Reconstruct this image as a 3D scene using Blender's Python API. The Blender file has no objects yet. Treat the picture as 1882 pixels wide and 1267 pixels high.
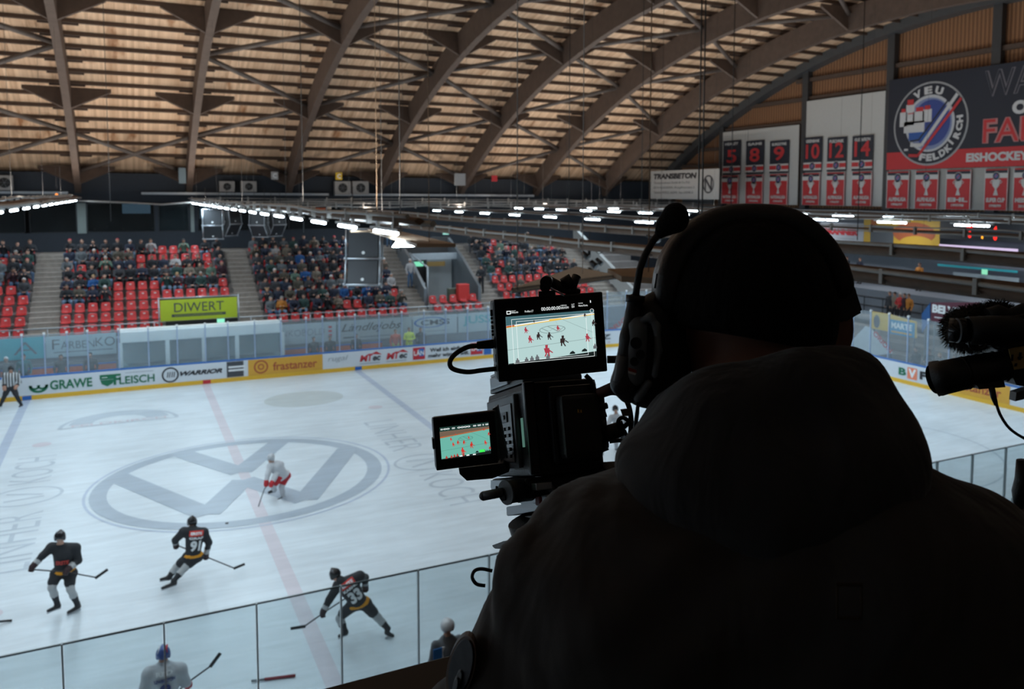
import bpy, bmesh, math, random
import numpy as np
from mathutils import Vector, Matrix
random.seed(7)
scene = bpy.context.scene
COL = scene.collection
PI = math.pi

# ------------------------------------------------------------------ camera
EYE = np.array([-3.1386, -28.3342, 9.0041])
YAW, PITCH, ROLL = 0.4933, -0.0771, 0.0063
FPX, PPX, PPY = 1559.5, 1067.48, 480.88
_F = np.array([math.sin(YAW)*math.cos(PITCH), math.cos(YAW)*math.cos(PITCH), math.sin(PITCH)])
_R0 = np.array([math.cos(YAW), -math.sin(YAW), 0.0]); _U0 = np.cross(_R0, _F)
_R = _R0*math.cos(ROLL)+_U0*math.sin(ROLL); _U = -_R0*math.sin(ROLL)+_U0*math.cos(ROLL)
cam_data = bpy.data.cameras.new('camera')
cam = bpy.data.objects.new('camera', cam_data); COL.objects.link(cam)
m = Matrix.Identity(4)
for i in range(3):
    m[i][0] = _R[i]; m[i][1] = _U[i]; m[i][2] = -_F[i]; m[i][3] = EYE[i]
cam.matrix_world = m
cam_data.sensor_width = 36; cam_data.lens = 36*FPX/1882
cam_data.shift_x = -(PPX-941)/1882; cam_data.shift_y = (PPY-633.5)/1882
cam_data.clip_start = .05; cam_data.clip_end = 300
cam_data.dof.use_dof = True; cam_data.dof.focus_distance = 1.35; cam_data.dof.aperture_fstop = 9.0
scene.camera = cam

def ray(x, y): return _F+_R*((x-PPX)/FPX)-_U*((y-PPY)/FPX)
def at(x, y, d): return Vector(EYE+ray(x, y)*d)              # a point d metres deep
def onY(x, y, Y): r = ray(x, y); return Vector(EYE+r*((Y-EYE[1])/r[1]))
def onX(x, y, X): r = ray(x, y); return Vector(EYE+r*((X-EYE[0])/r[0]))
def onZ(x, y, Z): r = ray(x, y); return Vector(EYE+r*((Z-EYE[2])/r[2]))

# ------------------------------------------------------------------ world, exposure
w = bpy.data.worlds.new('world'); scene.world = w; w.use_nodes = True
w.node_tree.nodes['Background'].inputs[0].default_value = (.55, .62, .70, 1)
w.node_tree.nodes['Background'].inputs[1].default_value = .09
vs = scene.view_settings
vs.view_transform = 'Standard'; vs.look = 'None'; vs.gamma = 1; vs.exposure = 0.22
vs.use_curve_mapping = False

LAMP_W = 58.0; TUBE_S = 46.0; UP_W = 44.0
# strings of lamps over the ice: X of the string, height, from Y, to Y, spacing, with lamps
STRINGS = [(-17.4, 8.5, -26, 27.6, 5.2), (-11.45, 8.5, -28, 27.6, 4.2), (-5.5, 8.57, -15, 27.6, 3.0), (.45, 8.42, -17, 27.6, 2.6), (9.4, 8.03, -24, 27.6, 4.3), (15.3, 7.96, -24, 27.6, 4.3),  # first two strings are out of view, added to light the operator's left side
           (21.3, 8.12, -24, 27.6, 3.3), (27.2, 8.13, -20, 27.6, 3.1)]
LAMPS = []
for sx, sz, y0, y1, sp in STRINGS:
    n = int((y1-y0-1.5)/sp)
    for k in range(n+1):
        if (sx == 9.4 and y1-1.2-k*sp < 14) or (sx > 10 and y1-1.2-k*sp < -12): continue
        LAMPS.append((sx, y1-1.2-k*sp, sz-(.27 if sx == 9.4 else 0)))
for i, (x, y, z) in enumerate(LAMPS):
    ld = bpy.data.lights.new('lamp_light', 'AREA'); ld.shape = 'RECTANGLE'; ld.size = .16; ld.size_y = 1.5
    ld.energy = LAMP_W*(1.1 if x > 10 else .85); ld.color = (.66, .86, 1.0); ld.spread = PI
    lo = bpy.data.objects.new('lamp_light', ld); COL.objects.link(lo); lo.location = (x, y, z-.09)
    lu = bpy.data.lights.new('roof_fill_light', 'AREA'); lu.shape = 'RECTANGLE'; lu.size = .16; lu.size_y = 1.5  # added warm uplight that brightens the roof boards, has no fixture of its own
    lu.energy = UP_W; lu.color = (1.0, .90, .80); lo = bpy.data.objects.new('roof_fill_light', lu); COL.objects.link(lo)
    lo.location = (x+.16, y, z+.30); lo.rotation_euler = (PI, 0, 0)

# ------------------------------------------------------------------ materials
def nod(m): return m.node_tree.nodes, m.node_tree.links
def mat(name, c, rough=.6, metal=0., var=.12, scale=6., bump=0., bscale=40., spec=.5, emit=None, es=0., coat=0.):
    m = bpy.data.materials.new(name); m.use_nodes = True
    n, l = nod(m); b = n['Principled BSDF']
    b.inputs['Roughness'].default_value = rough; b.inputs['Metallic'].default_value = metal
    b.inputs['Specular IOR Level'].default_value = spec
    c = tuple(c)+(1,)
    if coat: b.inputs['Coat Weight'].default_value = coat
    if var > 0 or bump > 0:
        tc = n.new('ShaderNodeTexCoord')
        if var > 0:
            no = n.new('ShaderNodeTexNoise'); no.inputs['Scale'].default_value = scale; no.inputs['Detail'].default_value = 4
            l.new(tc.outputs['Object'], no.inputs['Vector'])
            mx = n.new('ShaderNodeMix'); mx.data_type = 'RGBA'; l.new(no.outputs['Fac'], mx.inputs[0])
            mx.inputs[6].default_value = tuple(max(0, v*(1-var)) for v in c[:3])+(1,)
            mx.inputs[7].default_value = tuple(min(1, v*(1+var)) for v in c[:3])+(1,)
            l.new(mx.outputs[2], b.inputs['Base Color'])
        else: b.inputs['Base Color'].default_value = c
        if bump > 0:
            n2 = n.new('ShaderNodeTexNoise'); n2.inputs['Scale'].default_value = bscale; n2.inputs['Detail'].default_value = 3
            l.new(tc.outputs['Object'], n2.inputs['Vector'])
            bp = n.new('ShaderNodeBump'); bp.inputs['Strength'].default_value = bump; bp.inputs['Distance'].default_value = .02
            l.new(n2.outputs['Fac'], bp.inputs['Height']); l.new(bp.outputs[0], b.inputs['Normal'])
    else: b.inputs['Base Color'].default_value = c
    if emit:
        b.inputs['Emission Color'].default_value = tuple(emit)+(1,); b.inputs['Emission Strength'].default_value = es
    return m
_mc = {}
def flat(c, rough=.6, **k):                                    # small paints, cached by colour
    key = (tuple(round(v, 3) for v in c), rough, tuple(sorted(k.items())))
    if key not in _mc: _mc[key] = mat('paint_%d' % len(_mc), c, rough, var=k.pop('var', .06), **k)
    return _mc[key]
def srgb(r, g, b):
    f = lambda v: (v/255/12.92) if v/255 <= .04045 else ((v/255+.055)/1.055)**2.4
    return (f(r), f(g), f(b))
def glass_mat(name, tint, white, rough=.08):
    m = bpy.data.materials.new(name); m.use_nodes = True; n, l = nod(m)
    n.remove(n['Principled BSDF']); out = n['Material Output']
    tr = n.new('ShaderNodeBsdfTransparent'); tr.inputs[0].default_value = tuple(tint)+(1,)
    df = n.new('ShaderNodeBsdfDiffuse'); df.inputs[0].default_value = (.75, .82, .86, 1)
    gl = n.new('ShaderNodeBsdfGlossy'); gl.inputs['Roughness'].default_value = rough
    tc = n.new('ShaderNodeTexCoord'); no = n.new('ShaderNodeTexNoise'); no.inputs['Scale'].default_value = 1.3; no.inputs['Detail'].default_value = 5
    l.new(tc.outputs['Object'], no.inputs['Vector'])
    mr = n.new('ShaderNodeMapRange'); mr.inputs[3].default_value = white*.5; mr.inputs[4].default_value = white*1.5
    l.new(no.outputs['Fac'], mr.inputs[0])
    m1 = n.new('ShaderNodeMixShader'); l.new(mr.outputs[0], m1.inputs[0]); l.new(tr.outputs[0], m1.inputs[1]); l.new(df.outputs[0], m1.inputs[2])
    lw = n.new('ShaderNodeLayerWeight'); pw_ = n.new('ShaderNodeMath'); pw_.operation = 'POWER'; pw_.inputs[1].default_value = 5; l.new(lw.outputs['Facing'], pw_.inputs[0])
    fr = n.new('ShaderNodeMath'); fr.operation = 'MULTIPLY_ADD'; fr.inputs[1].default_value = .5; fr.inputs[2].default_value = .02; l.new(pw_.outputs[0], fr.inputs[0])
    m2 = n.new('ShaderNodeMixShader'); l.new(fr.outputs[0], m2.inputs[0]); l.new(m1.outputs[0], m2.inputs[1]); l.new(gl.outputs[0], m2.inputs[2])
    l.new(m2.outputs[0], out.inputs[0]); return m
def emis(name, c, s):
    m = bpy.data.materials.new(name); m.use_nodes = True; n, l = nod(m)
    n.remove(n['Principled BSDF']); e = n.new('ShaderNodeEmission'); e.inputs[0].default_value = tuple(c)+(1,); e.inputs[1].default_value = s
    l.new(e.outputs[0], n['Material Output'].inputs[0]); return m

# ------------------------------------------------------------------ object helpers
def tag(o, label=None, cat=None, group=None, kind=None):
    if label: o['label'] = label
    if cat: o['category'] = cat
    if group: o['group'] = group
    if kind: o['kind'] = kind
    return o
def empty(name, loc=(0, 0, 0), rz=0, label=None, cat=None, group=None):
    o = bpy.data.objects.new(name, None); COL.objects.link(o); o.location = loc; o.rotation_euler = (0, 0, rz)
    o.empty_display_size = .1
    return tag(o, label, cat, group)
class MB:
    """collects shapes in one bmesh; several materials by index"""
    def __init__(s, M=None): s.bm = bmesh.new(); s.M = M or Matrix.Identity(4); s.mats = []
    def mi(s, m):
        if m is None: return 0
        if m not in s.mats: s.mats.append(m)
        return s.mats.index(m)
    def poly(s, pts, m=None, M=None):
        X = s.M@M if M else s.M
        try: f = s.bm.faces.new([s.bm.verts.new(X@Vector(p)) for p in pts])
        except ValueError: return None
        f.material_index = s.mi(m); return f
    def box(s, c, h, m=None, M=None, bev=0.):
        X = s.M@M if M else s.M
        c = Vector(c); i = s.mi(m)
        vs_ = [s.bm.verts.new(X@(c+Vector((sx*h[0], sy*h[1], sz*h[2])))) for sx in (-1, 1) for sy in (-1, 1) for sz in (-1, 1)]
        fs = [s.bm.faces.new([vs_[k] for k in q]) for q in ((0, 1, 3, 2), (4, 6, 7, 5), (0, 4, 5, 1), (2, 3, 7, 6), (0, 2, 6, 4), (1, 5, 7, 3))]
        for f in fs: f.material_index = i
        if bev > 0:
            es = list({e for f in fs for e in f.edges})
            r = bmesh.ops.bevel(s.bm, geom=es, offset=min(bev, min(h)*.9), segments=2, affect='EDGES', profile=.6)
            for f in r['faces']: f.material_index = i
        return s
    def b2(s, p, q, m=None, M=None, bev=0.):
        p = Vector(p); q = Vector(q); h = (q-p)/2
        return s.box((p+q)/2, [abs(v) for v in h], m, M, bev)
    def tube(s, pts, r, m=None, M=None, n=8, cap=True, rs=None, flat_=None):
        X = s.M@M if M else s.M; pts = [X@Vector(p) for p in pts]; i = s.mi(m); rings = []
        up = None
        for k, p in enumerate(pts):
            t = (pts[min(k+1, len(pts)-1)]-pts[max(k-1, 0)]).normalized()
            if up is None:
                up = Vector((0, 0, 1)) if abs(t.z) < .9 else Vector((1, 0, 0))
            a = t.cross(up)
            if a.length < 1e-6: a = t.cross(Vector((0, 1, 0)))
            a.normalize(); b = a.cross(t).normalized(); up = b
            rr = rs[k] if rs else r; fa, fb = flat_ or (1, 1)
            rings.append([s.bm.verts.new(p+a*(math.cos(2*PI*j/n)*rr*fa)+b*(math.sin(2*PI*j/n)*rr*fb)) for j in range(n)])
        for A, B in zip(rings, rings[1:]):
            for j in range(n):
                f = s.bm.faces.new((A[j], A[(j+1) % n], B[(j+1) % n], B[j])); f.material_index = i; f.smooth = True
        if cap:
            for rg in (rings[0][::-1], rings[-1]):
                f = s.bm.faces.new(rg); f.material_index = i
        return s
    def prism(s, pts, d, m=None, M=None):
        """outline pts (3-D, planar) pushed along vector d"""
        X = s.M@M if M else s.M; i = s.mi(m); d = Vector(d)
        A = [s.bm.verts.new(X@Vector(p)) for p in pts]; B = [s.bm.verts.new(X@(Vector(p)+d)) for p in pts]
        n = len(A)
        for q in [A[::-1], B]+[[A[j], A[(j+1) % n], B[(j+1) % n], B[j]] for j in range(n)]:
            f = s.bm.faces.new(q); f.material_index = i
        return s
    def ball(s, c, r, m=None, M=None, seg=16):
        X = s.M@M if M else s.M; i = s.mi(m)
        r = r if hasattr(r, '__len__') else (r, r, r)
        g = bmesh.ops.create_uvsphere(s.bm, u_segments=seg, v_segments=seg//2, radius=1)
        for v in g['verts']:
            v.co = X@(Vector(c)+Vector((v.co.x*r[0], v.co.y*r[1], v.co.z*r[2])))
            for f in v.link_faces: f.material_index = i; f.smooth = True
        return s
    def build(s, name, m=None, parent=None, loc=None, recalc=True):
        if recalc: bmesh.ops.recalc_face_normals(s.bm, faces=s.bm.faces)
        me = bpy.data.meshes.new(name)
        if loc is not None: bmesh.ops.translate(s.bm, verts=s.bm.verts, vec=-Vector(loc))
        s.bm.to_mesh(me); s.bm.free()
        for x in (s.mats if s.mats else [m]):
            if x: me.materials.append(x)
        o = bpy.data.objects.new(name, me); COL.objects.link(o)
        if parent: o.parent = parent
        if loc is not None and not parent: o.location = loc
        return o
def part(b, name, m, t):
    """geometry given in world coordinates, turned into a part of thing t"""
    bmesh.ops.translate(b.bm, verts=b.bm.verts, vec=-Vector(t.location)); o = b.build(name, m, t); return o
def copy_tree(o, parent=None):
    c = o.copy(); COL.objects.link(c); c.parent = parent
    for ch in [x for x in bpy.data.objects if x.parent == o]: copy_tree(ch, c)
    return c
def kids(o): return [x for x in bpy.data.objects if x.parent == o]
_dg = None
_font_cache = {}
def text_mesh(s, shear=0., bold=0., spacing=1.):
    key = (s, shear, bold, spacing)
    if key in _font_cache: return _font_cache[key]
    cu = bpy.data.curves.new('t', 'FONT'); cu.body = s; cu.shear = shear; cu.offset = bold; cu.space_character = spacing
    cu.resolution_u = 4; cu.align_x = 'LEFT'; cu.size = 1
    o = bpy.data.objects.new('t', cu); COL.objects.link(o)
    dg = bpy.context.evaluated_depsgraph_get()
    me = bpy.data.meshes.new_from_object(o.evaluated_get(dg))
    vs_ = np.array([v.co[:] for v in me.vertices]) if len(me.vertices) else np.zeros((1, 3))
    fs = [list(p.vertices) for p in me.polygons]
    bpy.data.objects.remove(o); bpy.data.curves.remove(cu); bpy.data.meshes.remove(me)
    lo = vs_.min(0); hi = vs_.max(0)
    _font_cache[key] = (vs_, fs, lo, hi); return _font_cache[key]
def text_into(mb, s, u, v, w, h, m, M=None, lift=.006, shear=0., bold=.02, spacing=1., rot=0):
    """writing fitted to the rectangle u..u+w, v..v+h of the local XZ plane (facing -Y)"""
    V, Fs, lo, hi = text_mesh(s, shear, bold, spacing)
    X = mb.M@M if M else mb.M; i = mb.mi(m)
    sx = w/max(hi[0]-lo[0], 1e-6); sy = h/max(hi[1]-lo[1], 1e-6)
    R_ = Matrix.Rotation(rot, 4, 'Y'); c = Vector((u+w/2, 0, v+h/2))
    bv = []
    for p in V:
        q = Vector(((p[0]-lo[0])*sx-w/2, -lift, (p[1]-lo[1])*sy-h/2))
        bv.append(mb.bm.verts.new(X@(c+R_@q)))
    for f in Fs:
        try: g = mb.bm.faces.new([bv[k] for k in f]); g.material_index = i
        except ValueError: pass
def disc(mb, c, r, m, M=None, lift=.004, n=40, rx=None, r0=0., a0=0., a1=2*PI):
    """disc or ring in the local XZ plane"""
    rx = rx or r; k = r0/r if r else 0
    P = lambda a, f: (c[0]+math.cos(a)*rx*f, -lift, c[1]+math.sin(a)*r*f)
    if r0 <= 0 and abs(a1-a0-2*PI) < 1e-6:
        mb.poly([P(2*PI*j/n, 1) for j in range(n)], m, M)
    else:
        for j in range(n):
            a, b = a0+(a1-a0)*j/n, a0+(a1-a0)*(j+1)/n
            mb.poly([P(a, k), P(b, k), P(b, 1), P(a, 1)], m, M)
def rect(mb, u0, v0, u1, v1, m, M=None, lift=.003): mb.poly([(u0, -lift, v0), (u1, -lift, v0), (u1, -lift, v1), (u0, -lift, v1)], m, M)

# ------------------------------------------------------------------ signed-distance bodies (one continuous skin)
def _sd(p, P):
    t = p[0]
    if t == 'cap':
        a, b, ra, rb = np.array(p[1], float), np.array(p[2], float), p[3], p[4]
        ba = b-a; h = np.clip(((P-a)@ba)/max(ba@ba, 1e-12), 0, 1)
        d = P-a-h[..., None]*ba
        return np.sqrt((d*d).sum(-1))-(ra+(rb-ra)*h)
    if t == 'ell':
        c, r = np.array(p[1], float), np.array(p[2], float); q = P-c
        if p[3] is not None: q = q@np.array(p[3], float).T
        k0 = np.sqrt(((q/r)**2).sum(-1)); k1 = np.sqrt(((q/(r*r))**2).sum(-1))+1e-9
        return k0*(k0-1)/k1
    if t == 'box':
        c, h, rd = np.array(p[1], float), np.array(p[2], float), p[4]; q = P-c
        if p[3] is not None: q = q@np.array(p[3], float).T
        q = np.abs(q)-(h-rd)
        return np.sqrt((np.maximum(q, 0)**2).sum(-1))+np.minimum(q.max(-1), 0)-rd
    if t == 'half':                                            # cut away where (P-c).n > 0
        c, nn = np.array(p[1], float), np.array(p[2], float)
        return (P-c)@nn
def _bounds(prims):
    lo, hi = np.full(3, 1e9), np.full(3, -1e9)
    for p in prims:
        if p[0] == 'cap': pts = [(np.array(p[1]), p[3]), (np.array(p[2]), p[4])]
        elif p[0] in ('ell', 'box'): pts = [(np.array(p[1]), float(np.linalg.norm(p[2])) if p[3] is not None else np.array(p[2]))]
        else: continue
        for c, r in pts: lo = np.minimum(lo, c-r); hi = np.maximum(hi, c+r)
    return lo, hi
def sdf_mesh(name, prims, cell=.02, k=.03, mats=(), cuts=(), smooth_normals=True, noise=None):
    """prims: (..., material index) last item; smooth union of all; cuts are half-spaces/prims taken away"""
    lo, hi = _bounds(prims); lo = lo-cell*3; hi = hi+cell*3
    n = np.ceil((hi-lo)/cell).astype(int)+1
    gx, gy, gz = [lo[i]+cell*np.arange(n[i]) for i in range(3)]
    D = np.full(tuple(n), 1e3)
    for p in prims:
        l2, h2 = _bounds([p]); pad = k*1.5+cell*3
        i0 = np.maximum(((l2-pad-lo)/cell).astype(int), 0); i1 = np.minimum(((h2+pad-lo)/cell).astype(int)+2, n)
        sl = tuple(slice(a, b) for a, b in zip(i0, i1))
        P = np.stack(np.meshgrid(gx[sl[0]], gy[sl[1]], gz[sl[2]], indexing='ij'), -1)
        d = _sd(p, P); a = D[sl]
        h = np.clip(.5+.5*(a-d)/k, 0, 1)
        D[sl] = a*(1-h)+d*h-k*h*(1-h)
    if cuts or noise:
        P = np.stack(np.meshgrid(gx, gy, gz, indexing='ij'), -1)
        if noise: D = D+noise(P)
        for c in cuts: D = np.maximum(D, _sd(c, P) if c[0] == 'half' else -_sd(c, P))
    S = D < 0
    nx, ny, nz = D.shape
    acc = np.zeros((nx-1, ny-1, nz-1, 3)); cnt = np.zeros((nx-1, ny-1, nz-1))
    base = np.indices((nx-1, ny-1, nz-1)).transpose(1, 2, 3, 0).astype(float)
    sh = lambda A, o: A[o[0]:nx-1+o[0], o[1]:ny-1+o[1], o[2]:nz-1+o[2]]
    for ax in range(3):
        e = [0, 0, 0]; e[ax] = 1; o1, o2 = [q for q in range(3) if q != ax]
        for a_ in (0, 1):
            for b_ in (0, 1):
                o = [0, 0, 0]; o[o1] = a_; o[o2] = b_; p = [o[i]+e[i] for i in range(3)]
                d0, d1 = sh(D, o), sh(D, p); c = (d0 < 0) != (d1 < 0)
                t = np.where(c, d0/np.where(c, d0-d1, 1), 0)
                off = np.zeros(acc.shape); off[..., o1] = a_; off[..., o2] = b_; off[..., ax] = t
                acc += np.where(c[..., None], off, 0); cnt += c
    act = cnt > 0; idx = -np.ones(act.shape, int); idx[act] = np.arange(act.sum())
    V = (base[act]+acc[act]/cnt[act][:, None])*cell+lo
    faces = []
    for ax in range(3):
        o1, o2 = [(1, 2), (2, 0), (0, 1)][ax]
        sl0 = [slice(1, -1)]*3; sl0[ax] = slice(0, -1); sl1 = list(sl0); sl1[ax] = slice(1, None)
        s0, s1 = S[tuple(sl0)], S[tuple(sl1)]
        for flip in (0, 1):
            c = (s0 & ~s1) if flip == 0 else (~s0 & s1)
            I = np.argwhere(c)
            if not len(I): continue
            I = I+np.array([0 if q == ax else 1 for q in range(3)])
            def cellat(da, db):
                J = I.copy(); J[:, o1] -= da; J[:, o2] -= db
                return idx[J[:, 0], J[:, 1], J[:, 2]]
            q = [cellat(1, 1), cellat(0, 1), cellat(0, 0), cellat(1, 0)]
            if flip: q = q[::-1]
            faces.append(np.stack(q, 1))
    Fc = np.concatenate(faces); Fc = Fc[(Fc >= 0).all(1)]
    cen = V[Fc].mean(1)
    ms = np.array([p[-1] for p in prims])
    best = np.full(len(cen), 1e9); bm_ = np.zeros(len(cen), int)
    for p in prims:
        d = _sd(p, cen); c = d < best; best[c] = d[c]; bm_[c] = p[-1]
    me = bpy.data.meshes.new(name)
    me.from_pydata(V.tolist(), [], Fc.tolist())
    for x in mats: me.materials.append(x)
    me.polygons.foreach_set('material_index', bm_.astype(np.int32))
    me.polygons.foreach_set('use_smooth', np.ones(len(Fc), bool))
    me.update(); return me
def link(name, me, parent=None, loc=(0, 0, 0)):
    o = bpy.data.objects.new(name, me); COL.objects.link(o); o.location = loc
    if parent: o.parent = parent
    return o
def recenter(me, c):
    me.transform(Matrix.Translation(-Vector(c))); return me
# ------------------------------------------------------------------ the setting
def wood_deck():
    m = bpy.data.materials.new('roof_boards'); m.use_nodes = True; n, l = nod(m); b = n['Principled BSDF']
    b.inputs['Roughness'].default_value = .75
    tc = n.new('ShaderNodeTexCoord')
    mp = n.new('ShaderNodeMapping'); mp.inputs['Scale'].default_value = (7.5, .12, .12); l.new(tc.outputs['Object'], mp.inputs[0])
    wv = n.new('ShaderNodeTexWhiteNoise'); wv.noise_dimensions = '1D'
    sep = n.new('ShaderNodeSeparateXYZ'); l.new(tc.outputs['Object'], sep.inputs[0])
    mu = n.new('ShaderNodeMath'); mu.operation = 'MULTIPLY'; mu.inputs[1].default_value = 6.5; l.new(sep.outputs[0], mu.inputs[0])
    fl = n.new('ShaderNodeMath'); fl.operation = 'FLOOR'; l.new(mu.outputs[0], fl.inputs[0]); l.new(fl.outputs[0], wv.inputs['W'])
    n1 = n.new('ShaderNodeTexNoise'); n1.inputs['Scale'].default_value = 1; n1.inputs['Detail'].default_value = 5; l.new(mp.outputs[0], n1.inputs['Vector'])
    mp2 = n.new('ShaderNodeMapping'); mp2.inputs['Scale'].default_value = (1.6, .35, .35); l.new(tc.outputs['Object'], mp2.inputs[0])
    n2 = n.new('ShaderNodeTexNoise'); n2.inputs['Scale'].default_value = 1; n2.inputs['Detail'].default_value = 6; l.new(mp2.outputs[0], n2.inputs['Vector'])
    a = n.new('ShaderNodeMath'); a.operation = 'MULTIPLY_ADD'; a.inputs[1].default_value = .45; l.new(wv.outputs[0], a.inputs[0]); l.new(n1.outputs['Fac'], a.inputs[2])
    cr = n.new('ShaderNodeValToRGB'); l.new(a.outputs[0], cr.inputs[0])
    cr.color_ramp.elements[0].position = .3; cr.color_ramp.elements[0].color = (.50, .31, .185, 1)
    cr.color_ramp.elements[1].position = 1.0; cr.color_ramp.elements[1].color = (.82, .59, .40, 1)
    st = n.new('ShaderNodeValToRGB'); l.new(n2.outputs['Fac'], st.inputs[0])
    st.color_ramp.elements[0].position = .27; st.color_ramp.elements[0].color = (.52, .36, .24, 1)
    st.color_ramp.elements[1].position = .40; st.color_ramp.elements[1].color = (1, 1, 1, 1)
    mx = n.new('ShaderNodeMix'); mx.data_type = 'RGBA'; mx.blend_type = 'MULTIPLY'; mx.inputs[0].default_value = 1
    l.new(cr.outputs[0], mx.inputs[6]); l.new(st.outputs[0], mx.inputs[7]); l.new(mx.outputs[2], b.inputs['Base Color'])
    return m
def ice_mat(name, c, warm=0):
    m = bpy.data.materials.new(name); m.use_nodes = True; n, l = nod(m); b = n['Principled BSDF']
    b.inputs['Roughness'].default_value = .38; b.inputs['Specular IOR Level'].default_value = .35
    tc = n.new('ShaderNodeTexCoord'); cols = []
    n1 = n.new('ShaderNodeTexNoise'); n1.inputs['Scale'].default_value = .35; n1.inputs['Detail'].default_value = 7; n1.inputs['Roughness'].default_value = .62
    l.new(tc.outputs['Object'], n1.inputs['Vector'])
    mp = n.new('ShaderNodeMapping'); mp.inputs['Rotation'].default_value = (0, 0, .5); mp.inputs['Scale'].default_value = (.5, 3.2, 1); l.new(tc.outputs['Object'], mp.inputs[0])
    n2 = n.new('ShaderNodeTexNoise'); n2.inputs['Scale'].default_value = .9; n2.inputs['Detail'].default_value = 8; n2.inputs['Distortion'].default_value = 1.2
    l.new(mp.outputs[0], n2.inputs['Vector'])
    ad = n.new('ShaderNodeMath'); ad.operation = 'ADD'; l.new(n1.outputs['Fac'], ad.inputs[0]); l.new(n2.outputs['Fac'], ad.inputs[1])
    mr = n.new('ShaderNodeMapRange'); mr.inputs[1].default_value = .7; mr.inputs[2].default_value = 1.3; mr.inputs[3].default_value = .86; mr.inputs[4].default_value = 1.08
    l.new(ad.outputs[0], mr.inputs[0])
    vm = n.new('ShaderNodeVectorMath'); vm.operation = 'SCALE'; vm.inputs[0].default_value = c; l.new(mr.outputs[0], vm.inputs['Scale'])
    l.new(vm.outputs[0], b.inputs['Base Color'])
    return m
M_deck = wood_deck()
M_glulam = mat('glulam_timber', (.085, .058, .045), .7, var=.35, scale=3, bump=.15, bscale=9)
M_purlin = mat('dark_purlin_timber', (.085, .056, .042), .75, var=.3, scale=5)
M_brace = mat('brace_steel_timber', (.11, .09, .08), .6, var=.25, scale=4)
M_ice = ice_mat('ice', (.66, .74, .79))
M_icegrey = ice_mat('ice_grey_paint', (.40, .475, .55))
M_icegrey2 = ice_mat('ice_pale_grey_paint', (.49, .565, .63))
M_icered = ice_mat('ice_red_paint', (.63, .60, .65))
M_iceblue = ice_mat('ice_blue_paint', (.46, .54, .66))
M_iceyel = ice_mat('ice_yellowish_paint', (.54, .60, .61))
M_conc = mat('concrete', (.20, .18, .17), .85, var=.25, scale=2, bump=.2)
M_concd = mat('dark_concrete', (.11, .10, .10), .85, var=.25, scale=2)
M_wall = mat('dark_wall_panel', (.018, .025, .036), .7, var=.2)
M_wallg = mat('grey_wall_panel', (.17, .19, .22), .7, var=.1)
M_orwood = mat('brown_cladding', (.235, .10, .045), .7, var=.3, scale=3)
M_black = mat('black_plastic', (.006, .006, .007), .38, var=.2)
M_blackm = mat('black_metal', (.012, .013, .015), .35, metal=.3, var=.2)
M_gmetal = mat('grey_metal', (.22, .24, .26), .4, metal=.7, var=.1)
M_galv = mat('galvanised_steel', (.42, .45, .48), .4, metal=.6, var=.12)
M_white = mat('white_paint', (.72, .74, .74), .5, var=.05)
M_red = mat('red_seat_plastic', (.50, .022, .022), .38, var=.12)
M_timber = mat('raw_timber', (.12, .068, .04), .75, var=.3, scale=6)
M_timberl = mat('light_timber', (.34, .24, .16), .75, var=.25, scale=6)

def struct(o): o['kind'] = 'structure'; return o
# rink ice: rounded rectangle
def rrect(hx, hy, r, n=12, z=0.):
    P = []
    for cx, cy, a in ((hx-r, hy-r, 0), (-(hx-r), hy-r, PI/2), (-(hx-r), -(hy-r), PI), (hx-r, -(hy-r), 1.5*PI)):
        for k in range(n+1):
            t = a+PI/2*k/n; P.append((cx+r*math.cos(t), cy+r*math.sin(t), z))
    return P
b = MB(); b.prism(rrect(30, 15, 8), (0, 0, -.08)); ice = struct(b.build('floor_ice', M_ice)); ice['label'] = 'white ice of the rink with painted lines and logos'
# concrete ground around the rink, one slab with the rink let in
b = MB(); b.b2((-46, -36, -.5), (58, 40, -.09)); struct(b.build('floor', M_concd))
# markings painted in the ice (thin decals, children of the ice)
def decal(name, faces, m, z):
    q = MB()
    for j, f in enumerate(faces): q.poly([(x, y, z+(.0004*(j % 5) if len(faces) < 9 else 0)) for x, y in f])
    o = q.build(name, m, ice); return o
def ring(r0, r1, cx=0, cy=0, a0=0, a1=2*PI, n=64, sx=1):
    P = lambda a, r: (cx+math.cos(a)*r*sx, cy+math.sin(a)*r)
    return [[P(a0+(a1-a0)*k/n, r0), P(a0+(a1-a0)*(k+1)/n, r0), P(a0+(a1-a0)*(k+1)/n, r1), P(a0+(a1-a0)*k/n, r1)] for k in range(n)]
def band(x0, x1, y0=-15, y1=15): return [[(x0, y0), (x1, y0), (x1, y1), (x0, y1)]]
decal('centre_red_line', band(-.16, .16), M_icered, .003)
decal('blue_line', band(-7.29, -6.99), M_iceblue, .003)
decal('blue_line', band(6.99, 7.29), M_iceblue, .003)
decal('centre_circle', ring(4.42, 4.5), M_iceblue, .005)
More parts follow.
